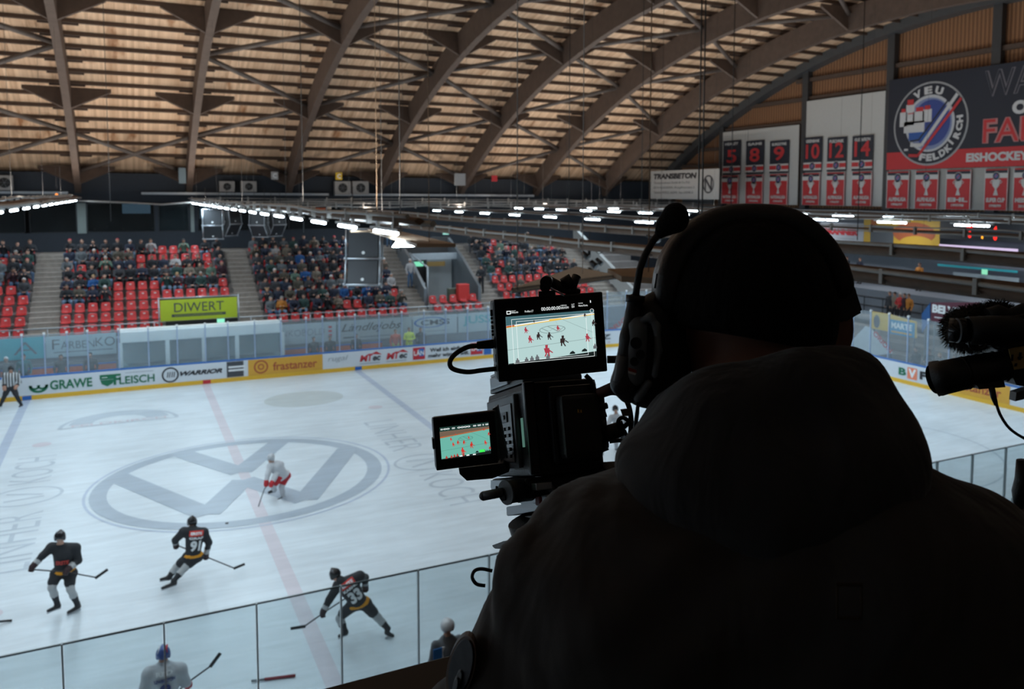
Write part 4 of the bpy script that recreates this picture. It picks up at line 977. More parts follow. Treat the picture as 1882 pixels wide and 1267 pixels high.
# black moving light and clamps hanging left of the microphone
c = onX(1083, 470, 9.4)
t = empty('stage_light', c, 0, 'black stage lights with cables hanging above the field monitor', 'stage light')
c0 = c; R_ = Vector(_R); U_ = Vector(_U)
b = MB(); b.tube([c+U_*.35, c-U_*.05], .05); b.tube([c-R_*.28+U_*.18, c+R_*.30+U_*.30], .03); part(b, 'bracket', M_black, t)
for du, dv, s_ in ((-.2, .1, .10), (.05, -.18, .11), (-.02, -.38, .07), (.22, -.1, .08)):
    b = MB(); q_ = c+R_*du+U_*dv; b.tube([q_, q_+R_*.12-U_*.16+Vector((0, -.1, 0))], s_, n=12, rs=[s_*.7, s_]); part(b, 'lamp_head', M_black, t)
b = MB(); b.tube([c+U_*.3, c+U_*.05+R_*.3, c+U_*.3+R_*.8, c+U_*.2+R_*1.4], .015); b.tube([c+U_*.3, c+R_*.2+U_*.2, c+R_*.9+U_*.1, c+R_*1.5+U_*.3], .012); part(b, 'cables', M_black, t)
b = MB(); b.tube([c+U_*.3, (c.x, c.y, 8.1)], .02); part(b, 'hanger', M_black, t)
c = onX(1208, 440, 9.4)
b = MB(); b.ball(c, .10, M_galv); b.tube([c, c+Vector((0, 0, .5))], .02, M_black); b.tube([c-R_*.3+U_*.1, c, c+R_*.35+U_*.1], .03, M_black); tag(b.build('stage_light', None, None, loc=c), 'small spot lamp with black yoke hanging left of the boom microphone', 'stage light')

# loudspeaker clusters
M_mesh = mat('speaker_grille', (.022, .025, .03), .55, var=.25, scale=60)
def cluster(c, rz, s, label, tilt=.55):
    t = empty('loudspeaker', c, rz, label, 'loudspeaker'); fr = M_galv
    def cab(M, w_, h_, d_, nm):
        b = MB(M); b.b2((-w_/2, 0, -h_), (w_/2, d_, 0), bev=.02); o = b.build(nm, M_black, t)
        b = MB(M); b.b2((-w_/2+.03, -.015, -h_+.03), (w_/2-.03, -.001, -.03)); g_ = b.build('grille', M_mesh, o)
        b = MB(M); disc(b, (0, -h_*.82), .055*s, M_white, lift=.02, n=16); b.build('badge', None, o)
        b = MB(M)
        for sx in (-1, 1): b.tube([(sx*(w_/2+.04), -.03, .03), (sx*(w_/2+.04), -.03, -h_-.03)], .028*s); b.tube([(sx*(w_/2+.04), d_, .03), (sx*(w_/2+.04), d_, -h_-.03)], .028*s)
        b.tube([(-w_/2-.04, -.03, -h_-.03), (w_/2+.04, -.03, -h_-.03)], .035*s); b.tube([(-w_/2-.04, -.03, .03), (w_/2+.04, -.03, .03)], .028*s)
        for sx in (-1, 1): b.ball((sx*(w_/2+.06), -.04, -h_-.02), .05*s, seg=8)
        b.build('frame', fr, o)
    M1 = Matrix.Rotation(-.10, 4, 'X'); cab(M1, 1.05*s, .95*s, .45*s, 'upper_cabinet')
    M2 = M1@Matrix.Translation((0, 0, -1.02*s))@Matrix.Rotation(tilt, 4, 'X'); cab(M2, 1.05*s, .85*s, .45*s, 'lower_cabinet')
    b = MB()
    for sx in (-1, 1): b.tube([(sx*.4*s, .2, 0), (sx*.4*s, .2, 1.2)], .012, n=5)
    b.build('hanging_wires', M_wire, t); return t
cluster(onY(668, 423, -5.0), -.42, .80, 'big dark two part loudspeaker hanging under the lamp string in front of the crowd', -.22)
cluster(onY(390, 386, 21.5), -.15, .86, 'left one of two grey framed loudspeaker clusters hanging before the gallery', .5)
cluster(onY(430, 386, 22.6), .75, .80, 'grey framed loudspeaker turned right, part of the left hanging cluster', .6)
cluster(onY(473, 388, 21.5), -.7, .80, 'grey framed loudspeaker turned left, part of the right hanging cluster', .6)
cluster(onY(511, 388, 22.6), .6, .80, 'right one of the two grey framed loudspeaker clusters before the gallery', .6)
for px_, py_, lb in ((427, 388, 'small orange lamp between the hanging speaker clusters'), (104, 358, 'small orange lamp above the left lamp string')):
    c = onY(px_, py_, 23); b = MB(); b.ball(c, .07, seg=10); wo = b.build('warning_lamp', emis('orange_glow_%d' % px_, (1, .28, .05), 1.6), None, loc=c); tag(wo, lb, 'lamp'); b = MB(); b.tube([(0, 0, .07), (0, 0, deck_z(c.y)-c.z)], .005, n=4); b.build('wire', M_wire, wo)

# air conditioners and small boxes at the foot of the roof
for px0, px1, py0, py1, lb in ((403, 432, 333, 353, 'left one of the two air conditioner units between the second and third arch foot'), (443, 472, 333, 353, 'right one of the two air conditioner units between the second and third arch foot'),
        (615, 645, 333, 358, 'white air conditioner unit left of the fourth arch foot'), (648, 678, 333, 358, 'dark air conditioner unit directly beside the fourth arch foot'), (-8, 24, 322, 350, 'pale air conditioner unit at the left edge under the roof')):
    a, c = onY(px0, py0, 29.3), onY(px1, py1, 29.3); t = empty('air_conditioner', ((a.x+c.x)/2, 29.3, c.z), 0, lb, 'air conditioner')
    mm = M_white if px0 != 648 else M_gmetal; w_, h_ = c.x-a.x, a.z-c.z
    b = MB(); b.b2((-w_/2, 0, 0), (w_/2, .35, h_), flat((.30, .29, .28)), bev=.03); b.build('casing', None, t)
    b = MB(); disc(b, (0, h_*.5), h_*.34, M_black, lift=.01, r0=h_*.04); b.build('fan_grille', None, t)
    b = MB()
    for k in range(6): b.tube([(0, -.015, h_/2), (math.cos(k)*h_*.32, -.015, h_/2+math.sin(k)*h_*.32)], .008, n=4)
    b.build('fan_blades', M_gmetal, t)
def smallbox(px_, py_, w_, h_, Y, m_, lb, cat, name):
    c = onY(px_, py_, Y); b = MB(); b.b2((c.x-w_/2, Y, c.z-h_/2), (c.x+w_/2, Y+.12, c.z+h_/2), bev=.01); return tag(b.build(name, m_), lb, cat)
smallbox(505, 323, .42, .5, 28.3, flat((.38, .38, .38)), 'grey fixture box with a letter left of the third arch foot', 'box', 'fixture_box')
b = MB(Matrix.Translation((0, 28.28, 0))); c = onY(505, 323, 28.3); text_into(b, 'C', c.x-.12, c.z-.15, .24, .3, WHT, bold=.04, lift=.02); o = b.build('letter_mark', None); o.parent = bpy.data.objects['fixture_box']
smallbox(623, 324, .42, .48, 28.3, flat((.70, .45, .02)), 'small yellow sign with a letter right of the third arch foot', 'sign', 'letter_sign')
b = MB(Matrix.Translation((0, 28.28, 0))); c = onY(623, 324, 28.3); text_into(b, 'C', c.x-.12, c.z-.15, .24, .3, WHT, bold=.04, lift=.02); o = b.build('letter_mark', None); o.parent = bpy.data.objects['letter_sign']
smallbox(335, 323, .4, .95, 28.3, flat((.12, .17, .20)), 'grey blue box fixed beside the second arch foot', 'box', 'fixture_box')
smallbox(846, 330, .75, .8, 26.0, flat((.33, .35, .36)), 'light grey control cabinet at the fifth arch foot', 'box', 'control_cabinet')
smallbox(909, 328, .42, .42, 27.0, REDP, 'small red and white sign right of the grey control cabinet', 'sign', 'wall_sign')
c = onY(693, 452, 27); 
smallbox(1500, 0, .01, .01, 28, M_black, 'x', 'x', 'zz'); bpy.data.objects.remove(bpy.data.objects['zz'])
smallbox(560, 386, 2.6, .28, 27.5, flat((.35, .07, .02)), 'rusty red panel strip seen behind the lamp strings', 'panel', 'metal_panel')
smallbox(690, 392, .9, .35, 26.5, flat((.20, .27, .25)), 'pale green panel hung behind the lamp strings', 'panel', 'metal_panel')
smallbox(820, 426, .4, .4, 27.0, emis('sign_glow', (.4, .85, .75), .8), 'small pale lit sign high behind the tunnel stairs', 'sign', 'lit_sign')
# thin hanging wires
for k, (px_, dd) in enumerate(((735, 15), (1285, 12), (1292, 12.2), (556, 22), (1046, 22), (1180, 24), (1345, 20), (200, 30), (1580, 20))):
    p = at(px_, 300, dd); b = MB(); b.tube([(p.x, p.y, 8.0), (p.x, p.y, deck_z(p.y, .5))], .011, n=5)
    tag(b.build('hanging_wire', M_wire), 'thin vertical steel wire hanging from the roof', 'wire', 'thin wires hanging from the roof')

# ------------------------------------------------------------------ gable banners
GF = Matrix.Translation((GX-.2, 0, 0))@Matrix.Rotation(-PI/2, 4, 'Z')         # local x = -world Y
def gsign(name, x0, x1, z0, z1, m_, lb, cat, off=0., X=None):
    M = (Matrix.Translation((X if X is not None else GX-.2-off, 0, 0))@Matrix.Rotation(-PI/2, 4, 'Z'))@Matrix.Translation((x0, 0, z0))
    return signboard(name, M, x1-x0, z1-z0, m_, lb, cat, th=.03)
M_cloth = mat('banner_white_cloth', (.50, .50, .48), .8, var=.05)
gsign('white_panel', -22.35, -14.3, 8.5, 13.75, M_cloth, 'white sheet on the gable behind the banners numbered 5, 8 and 9', 'sheet')
gsign('white_panel', -13.65, -7.2, 8.5, 15.2, M_cloth, 'tall white sheet on the gable behind the banners numbered 10, 12 and 14', 'sheet')
gsign('white_panel', -6.75, 4.5, 8.4, 10.6, flat((.36, .36, .34)), 'white and red striped sheet behind the red cup banners', 'sheet')
NAV = flat((.018, .022, .035)); RED2 = flat((.52, .035, .04)); CW = flat((.58, .58, .57))
def crest(g, cx, cz, r):
    disc(g, (cx, cz), r, CW, lift=.02, n=18); disc(g, (cx, cz), r*.88, NAV, lift=.026, n=18); disc(g, (cx, cz), r*.55, flat((.10, .16, .36)), lift=.032, n=14); g.poly([(cx-r*.4, -.038, cz-r*.3), (cx-r*.25, -.038, cz-r*.4), (cx+r*.5, -.038, cz+r*.4), (cx+r*.4, -.038, cz+r*.5)], RED2)
def cup(g, cx, z0, h):
    w_ = h*.32
    g.poly([(cx-w_, -.02, z0+h), (cx+w_, -.02, z0+h), (cx+w_*.75, -.02, z0+h*.62), (cx+w_*.2, -.02, z0+h*.42), (cx-w_*.2, -.02, z0+h*.42), (cx-w_*.75, -.02, z0+h*.62)], CW)
    g.poly([(cx-w_*.15, -.02, z0+h*.42), (cx+w_*.15, -.02, z0+h*.42), (cx+w_*.3, -.02, z0+h*.25), (cx+w_*.55, -.02, z0), (cx-w_*.55, -.02, z0), (cx-w_*.3, -.02, z0+h*.25)], CW)
    disc(g, (cx-w_*1.0, z0+h*.85), h*.10, CW, lift=.02, r0=h*.06, n=12); disc(g, (cx+w_*1.0, z0+h*.85), h*.10, CW, lift=.02, r0=h*.06, n=12)
def jersey(px0, px1, py, num, nm, lb):
    lb = {'5': 'leftmost dark navy jersey banner of the left trio', '8': 'middle dark navy jersey banner of the left trio', '9': 'right dark navy jersey banner of the left trio', '10': 'leftmost dark jersey banner before the taller white sheet', '12': 'middle dark jersey banner before the taller white sheet', '14': 'right dark jersey banner nearest the huge club banner'}[num]+', red number '+num
    x0, x1 = -onX(px0, py, GX).y, -onX(px1, py, GX).y; zt = onX(px0, py, GX).z; w_ = x1-x0
    t_ = gsign('jersey_banner', x0, x1, 10.62, zt, NAV, lb, 'banner', off=.12)
    h_ = zt-10.62; g = MB(); rect(g, 0, h_*.08, w_, h_*.18, RED2, lift=.015) if False else None
    rect(g, 0, .25, w_, .52, RED2, lift=.012); rect(g, 0, .13, w_, .25, CW, lift=.012); rect(g, 0, .52, w_, .62, CW, lift=.012)
    text_into(g, num, w_*.22 if len(num) == 1 else w_*.12, .85, w_*(.56 if len(num) == 1 else .76), .95, RED2, bold=.02, lift=.02); text_into(g, nm, w_*.12, h_-.34, w_*.76, .2, CW, bold=.04, lift=.02)
    crest(g, w_/2, .38, .27); g.build('print', None, t_)
def cupban(px0, px1, py, zb, zt, words, lb):
    x0, x1 = -onX(px0, py, GX).y, -onX(px1, py, GX).y; w_ = x1-x0
    t_ = gsign('cup_banner', x0, x1, zb, zt, RED2, lb, 'banner', off=.14); h_ = zt-zb
    g = MB(); rect(g, 0, h_*.78, w_, h_*.90, CW, lift=.012); rect(g, 0, h_*.90, w_, h_*.97, NAV, lift=.012); rect(g, 0, 0, w_*.03, h_, CW, lift=.013); rect(g, w_*.97, 0, w_, h_, CW, lift=.013)
    crest(g, w_/2, h_*.83, w_*.16); cup(g, w_/2, h_*.36, h_*.38); text_into(g, words[0], w_*.1, h_*.19, w_*.8, h_*.11, CW, bold=.05, lift=.02); text_into(g, words[1], w_*.25, h_*.07, w_*.5, h_*.07, CW, bold=.04, lift=.02); g.build('print', None, t_)
jersey(1336, 1368, 260, '5', 'HEALEY', 'dark banner with the red number 5'); jersey(1378, 1411, 260, '8', 'SAMI', 'dark banner with the red number 8'); jersey(1422, 1457, 260, '9', 'BURGOYNE', 'dark banner with the red number 9')
jersey(1485, 1518, 254, '10', 'GREENBANK', 'dark banner with the red number 10'); jersey(1528, 1563, 254, '12', 'PUSCHNIK', 'dark banner with the red number 12'); jersey(1574, 1612, 251, '14', 'GUSTAFSON', 'dark banner with the red number 14')
for k, (a, c) in enumerate(((1333, 1364), (1377, 1409), (1421, 1455), (1482, 1514), (1526, 1560), (1573, 1610))):
    cupban(a, c, 330, 8.52, 10.55, (('NATIONALLIGA', 'NATIONALLIGA', 'NATIONALLIGA', 'NATIONALLIGA', 'ALPENLIGA', 'ALPENLIGA')[k], ('1989/90', '1993/94', '1994/95', '1995/96', '1996/97', '1997/98')[k]), ('leftmost red cup banner of the left trio', 'middle red cup banner of the left trio', 'right red cup banner of the left trio', 'leftmost red cup banner before the taller white sheet', 'middle red cup banner before the taller white sheet', 'right red cup banner before the taller white sheet')[k])
for k, (a, c) in enumerate(((1637, 1678), (1689, 1732), (1746, 1792), (1817, 1860), (1870, 1915))):
    cupban(a, c, 350, 8.42, 10.5, (('ALPENLIGA', 'ALPENLIGA', 'EHL', 'SUPER CUP', 'MEISTER')[k], ('1996/97', '1997/98', '1997/98', '1998/99', '2018/19')[k]), 'red cup banner under the big club banner, ' + ['first from the left', 'second from the left', 'third from the left', 'fourth from the left', 'cut by the right edge'][k])
# the big club banner
t_ = gsign('club_banner', -6.85, 5.5, 10.62, 15.75, NAV, 'huge dark club banner with round crest and a red stripe at the gable', 'banner', off=.10)
g = MB(); rect(g, 0, 0, 12.35, .98, RED2, lift=.012)
cx_, cz_ = 2.9, 2.45; S_ = 2.28
g.build('stripe', None, t_); g = MB()
disc(g, (cx_, cz_), S_, flat((.34, .35, .36)), lift=.02, n=48, rx=2.45); disc(g, (cx_, cz_), S_*.955, NAV, lift=.03, n=48, rx=2.45*.955)
disc(g, (cx_, cz_+.02), S_*.68, flat((.50, .52, .55)), lift=.04, n=40, rx=1.62); disc(g, (cx_, cz_), S_*.62, flat((.20, .25, .42)), lift=.045, n=40, rx=1.46); disc(g, (cx_+.1, cz_+.05), S_*.55, flat((.04, .07, .26)), lift=.05, n=36, rx=1.25)
ww = flat((.56, .57, .58)); x_ = cx_-2.0; z_ = cz_
for u0, u1, v0, v1 in ((.0, .5, -.05, .75), (.42, 1.0, .0, 1.15), (.9, 1.65, .1, .72), (1.55, 2.15, .1, .8), (.3, 1.7, -.42, .2)): rect(g, x_+u0, z_+v0, x_+u1, z_+v1, ww, lift=.06)
for u0, u1, v0, v1 in ((.1, .38, .75, .95), (.5, .92, 1.12, 1.42), (1.1, 1.6, .72, .95), (1.68, 2.05, .78, 1.0), (.55, .95, .62, .67)): rect(g, x_+u0, z_+v0, x_+u1, z_+v1, RED2, lift=.065)
rect(g, cx_-1.35, cz_-.85, cx_+.1, cz_-.42, flat((.03, .10, .34)), lift=.058)
def stick2(a, c, e, w_, m_, lf):
    for p, q_ in ((a, c), (c, e)):
        d = Vector((q_[0]-p[0], q_[1]-p[1])).normalized(); nn = Vector((-d.y, d.x))*w_/2
        g.poly([(p[0]+nn.x, -lf, p[1]+nn.y), (q_[0]+nn.x, -lf, q_[1]+nn.y), (q_[0]-nn.x, -lf, q_[1]-nn.y), (p[0]-nn.x, -lf, p[1]-nn.y)], m_)
stick2((cx_+1.25, cz_+1.25), (cx_-.65, cz_-.85), (cx_-1.25, cz_-.9), .10, NAV, .07); stick2((cx_+1.75, cz_+1.45), (cx_-.45, cz_-1.15), (cx_-1.2, cz_-1.1), .2, ww, .075); stick2((cx_+2.0, cz_+1.2), (cx_-.65, cz_-1.72), (cx_-1.3, cz_-1.68), .16, RED2, .08)
rect(g, cx_-1.62, cz_-1.42, cx_-1.35, cz_-1.3, ww, lift=.07)
g.build('crest', None, t_); g = MB()
def arc_text(s, R0, a0, a1, h_, w_, bottom=False):
    for k, ch in enumerate(s):
        a = a0+(a1-a0)*k/(len(s)-1); u = cx_+math.cos(a)*R0*1.06; v = cz_+math.sin(a)*R0; rt = (PI/2-a) if not bottom else (-PI/2-a)
        text_into(g, ch, u-w_/2, v-h_/2, w_ if ch != 'I' else w_*.3, h_, ww, bold=.06, lift=.07, rot=rt)
arc_text('VEU', 1.82, PI*.64, PI*.40, .42, .52); arc_text('FELDKIRCH', 1.84, -PI*.56, PI*.02, .40, .40, True)
g.build('crest_lettering', None, t_); g = MB()
text_into(g, 'WAS', 6.2, 3.55, 3.4, 1.35, flat((.16, .15, .17)), bold=.02, lift=.02); text_into(g, 'WAS', 6.24, 3.58, 3.34, 1.28, NAV, bold=-.015, lift=.03)
g.build('upper_lettering', None, t_); g = MB()
text_into(g, 'OVER', 7.8, 2.55, 2.6, .68, ww, bold=.06, lift=.02)
text_into(g, 'FAMILY', 6.2, 1.2, 6.0, 1.25, flat((.45, .20, .20)), bold=.05, lift=.02); text_into(g, 'FAMILY', 6.24, 1.24, 5.92, 1.17, RED2, bold=.0, lift=.03)
g.build('red_lettering', None, t_); g = MB()
text_into(g, 'EISHOCKEY MIT HERZ', 5.3, .28, 6.6, .46, ww, bold=.05, lift=.03); g.build('print', None, t_)
# hanging building material banner
a, c = onX(1196, 315, 31.5), onX(1321, 367, 31.5)
t_ = gsign('advert_banner', -a.y, -c.y, c.z, a.z, flat((.36, .355, .34)), 'grey white banner with black capitals and a round mark left of the jersey banners', 'banner', X=31.5)
w_, h_ = a.y-c.y, a.z-c.z; g = MB(); text_into(g, 'TRANSBETON', w_*.05, h_*.70, w_*.65, h_*.2, BLK, bold=.06, lift=.01, shear=.15)
for k, ww_ in enumerate((.55, .62, .60)): text_into(g, ('Transportbeton Gmbh & Co KG', '6714 NUEZIDERS, Rungelinstrasse 2', 'Telefon 05552, 62245, Fax 63040-5')[k], w_*.05, h_*(.52-.17*k), w_*ww_, h_*.09, BLK, bold=.0, lift=.01)
g.build('lettering', None, t_); g = MB()
disc(g, (w_*.86, h_*.5), h_*.3, BLK, lift=.01, r0=h_*.25); text_into(g, 'N', w_*.81, h_*.28, w_*.10, h_*.44, BLK, bold=.02, lift=.012); g.build('round_mark', None, t_)
b = MB()
for yy in (a.y, c.y): b.tube([(31.5, yy, a.z), (31.5, yy, deck_z(yy))], .012, n=4)
o = b.build('hanging_wires', M_wire); o.parent = t_; o.matrix_parent_inverse = t_.matrix_world.inverted()
b = MB(); b.b2((GX-.35, 23.3, 8.4), (GX-.15, 27.2, 10.9)); tag(b.build('louvre_panel', mat('dark_louvre', (.06, .075, .085), .6, var=.2)), 'dark blue grey louvre panel behind the grey white banner', 'panel')

# ------------------------------------------------------------------ concourse end, seen under the gable
EX = 42.0
def esign(name, px0, px1, py0, py1, m_, lb, cat='sign', X=EX):
    a, c = onX(px0, py0, X), onX(px1, py1, X); t_ = gsign(name, -a.y, -c.y, c.z, a.z, m_, lb, cat, X=X); return t_, a.y-c.y, a.z-c.z
t_, w_, h_ = esign('advert_board', 1508, 1587, 408, 447, flat((.40, .42, .46)), 'white advert board with thick red capitals under the gable right of the head'); g = MB(); text_into(g, 'BRANNER', w_*.1, h_*.35, w_*.78, h_*.32, REDP, bold=.08, lift=.01); rect(g, w_*.4, h_*.15, w_*.8, h_*.19, GRY); g.build('lettering', None, t_)
t_, w_, h_ = esign('advert_board', 1588, 1726, 402, 456, mat('advert_food_yellow', (.60, .36, .04), .5, var=.1), 'big yellow and orange picture advert board under the gable')
g = MB(); rect(g, w_*.10, 0, w_*.42, h_*.75, flat((.09, .10, .11)), lift=.01); rect(g, w_*.10, h_*.2, w_*.18, h_, flat((.45, .13, .04)), lift=.008)
disc(g, (w_*.68, h_*.5), h_*.42, flat((.42, .11, .04)), rx=w_*.27, lift=.012); disc(g, (w_*.72, h_*.1), h_*.3, flat((.60, .36, .04)), rx=w_*.22, lift=.015); g.build('picture', None, t_)
t_, w_, h_ = esign('scoreboard', 1728, 1882, 402, 447, mat('scoreboard_black', (.012, .014, .018), .5), 'black scoreboard with red and amber digits at the right edge', 'scoreboard')
RG = emis('digit_red', (1, .03, .02), 1.6); AG = emis('digit_amber', (1, .35, .02), 2.0); g = MB()
for s, u, v, uw, vh, mm in (('12', .34, .60, .07, .22, RG), ('4', .66, .5, .035, .22, RG), ('0', .36, .1, .04, .34, RG), ('1', .52, .1, .02, .22, AG), ('0', .66, .05, .04, .3, RG)): text_into(g, s, w_*u, h_*v, w_*uw, h_*vh, mm, bold=.05, lift=.012)
g.build('digits', None, t_)
t_, w_, h_ = esign('led_screen', 1726, 1870, 449, 472, emis('led_white', (.80, .66, .95), .8), 'long pale violet LED strip screen below the scoreboard', 'screen'); g = MB(); text_into(g, 'UNSER TEAM', w_*.2, h_*.1, w_*.7, h_*.4, emis('led_dark', (.05, .05, .1), 1), bold=.06, lift=.01); disc(g, (w_*.09, h_*.35), h_*.25, emis('led_red', (.8, .08, .2), .8), lift=.01, rx=h_*.45); g.build('picture', None, t_)
t_, w_, h_ = esign('sign_strip', 1723, 1870, 485, 502, flat((.02, .33, .38)), 'turquoise strip sign over the pale kiosk opening'); 
t_, w_, h_ = esign('kiosk_front', 1752, 1872, 500, 532, flat((.26, .31, .34)), 'pale grey kiosk front under the turquoise strip', 'kiosk')
c = onX(1810, 500, EX-.3); b = MB(); b.b2((EX-.35, c.y-.18, c.z-.15), (EX-.3, c.y+.18, c.z+.15)); tag(b.build('exit_sign', emis('exit_green3', (.3, .85, .55), .8)), 'green lit exit sign over the kiosk at the right', 'sign')
b = MB(); b.b2((38.5, -12, -.1), (44, 26, 3.2)); struct(b.build('floor_concourse', M_wallg))
b = MB(); b.b2((36.5, -12, -.1), (38.6, 26, 1.6)); struct(b.build('floor_concourse_lower', M_concd))
for k in range(4): b = MB(); b.b2((33.8+.9*k, -12, -.1), (34.8+.9*k, 14, .5+.42*k)); struct(b.build('floor_terrace', M_conc))
for px_, dp, cc, lb in ((1690, 40.5, 'orange', 'person in an orange brown top leaning at the far concourse rail'), (1556, 40.5, 'black', 'first dark dressed person at the far concourse left of the beam'), (1580, 40.5, 'navy', 'second dark dressed person at the far concourse wall')):
    c = onX(px_, 500, dp); st(dp, c.y, 3.2, cc, 1, 0, lb, 2, -PI/2)
for k, px_ in enumerate((1637, 1646, 1656, 1664, 1672)):
    c = onX(px_, 570, 36.4); st(36.3, c.y, 1.76 if k % 2 else 1.76, ['charcoal', 'beige', 'red', 'dark red', 'orange'][k], [1, 3, 4, 0, 1][k], 0, 'spectator in a %s jacket standing above the yellow advert board' % ['charcoal', 'beige', 'red', 'dark red', 'orange'][k], k % 3, -PI/2)
for k, px_ in enumerate((1670, 1697, 1722, 1741)):
    c = onX(px_, 640, 31.6); put_person(SPM[k % 6], (32.2, c.y, .0), -PI/2, SKINS[0], HAIRS[[3, 1, 5, 0][k]], CM[['charcoal', 'black', 'grey', 'navy'][k]], PANTS[0], 'person in a %s jacket sitting low behind the goal end glass' % ['charcoal', 'black', 'grey', 'navy'][k], None, 1.1)
b = MB()
for z in (2.2, 2.75): b.tube([(38.3, -12, z), (38.3, 26, z)], .03)
for k in range(26): b.tube([(38.3, -12+1.5*k, 1.6), (38.3, -12+1.5*k, 2.75)], .025)
tag(b.build('concourse_railing', M_blackm), 'dark railing of the concourse behind the right hand goal', 'railing')
# concourse lights and lamp housings, made up to brighten the dark end
for y in (-6, 2, 10, 18):
    ld = bpy.data.lights.new('concourse_fill_light', 'AREA'); ld.shape = 'RECTANGLE'; ld.size = .3; ld.size_y = 1.5; ld.energy = 130; ld.color = (.9, .95, 1); lo = bpy.data.objects.new('concourse_fill_light', ld); COL.objects.link(lo); lo.location = (39.5, y, 7.9)
    b = MB(); b.b2((39.3, y-.8, 7.95), (39.7, y+.8, 8.05)); tag(b.build('added_ceiling_lamp', M_white, None, loc=(39.5, y, 8)), 'white ceiling lamp added to brighten the far concourse', 'lamp', 'added concourse fill lamps')
# lounge lamps
for x in (-4, -.5, 3, 8):
    ld = bpy.data.lights.new('lounge_light', 'POINT'); ld.energy = 9; ld.color = (1, .75, .5); ld.shadow_soft_size = .12; lo = bpy.data.objects.new('lounge_light', ld); COL.objects.link(lo); lo.location = (x, 31.6, 8.3)
    b = MB(); b.ball((x, 31.6, 8.45), .1, seg=10); b.tube([(x, 31.6, 8.5), (x, 31.6, 8.9)], .01); tag(b.build('pendant_lamp', emis('pendant_%d' % int(x*10), (1, .6, .3), 2), None, loc=(x, 31.6, 8.45)), 'small warm pendant lamp inside the gallery lounge', 'lamp', 'pendant lamps in the lounge')
# ------------------------------------------------------------------ players on the ice
M_jb = mat('jersey_black', (.018, .020, .024), .75, var=.2, bump=.3, bscale=14); M_jo = mat('jersey_orange_band', (.72, .30, .01), .7); M_sock = mat('sock_grey_white', (.42, .44, .45), .8, var=.15)
M_jw = mat('jersey_white', (.52, .54, .57), .75, var=.08, bump=.3, bscale=14); M_pr = mat('pants_red', (.48, .02, .03), .65, var=.15); M_helb = mat('helmet_black', (.012, .012, .014), .25); M_helw = mat('helmet_white', (.50, .52, .54), .3)
M_glv = mat('glove_black_red', (.03, .012, .014), .6); M_glr = mat('glove_red', (.50, .02, .03), .6); M_skate = mat('skate_boot', (.012, .012, .014), .4); M_blade = mat('skate_blade', (.5, .52, .54), .3, metal=.8, var=.05)
M_stick = mat('stick_shaft', (.02, .02, .022), .4); M_helblue = mat('helmet_blue_flames', (.03, .08, .30), .3); M_gold = mat('chin_gold', (.5, .25, .05), .5)
def axes_from(fwd, up=(0, 0, 1)):
    f = Vector(fwd).normalized(); r = f.cross(Vector(up)).normalized(); u = r.cross(f); return r, f, u
def player(label, Y0, J, mats_, helmet, *a_, **k_):
    global BULK
    BULK = k_.pop('bulk', 1.08)
    return player_(label, Y0, J, mats_, helmet, *a_, **k_)
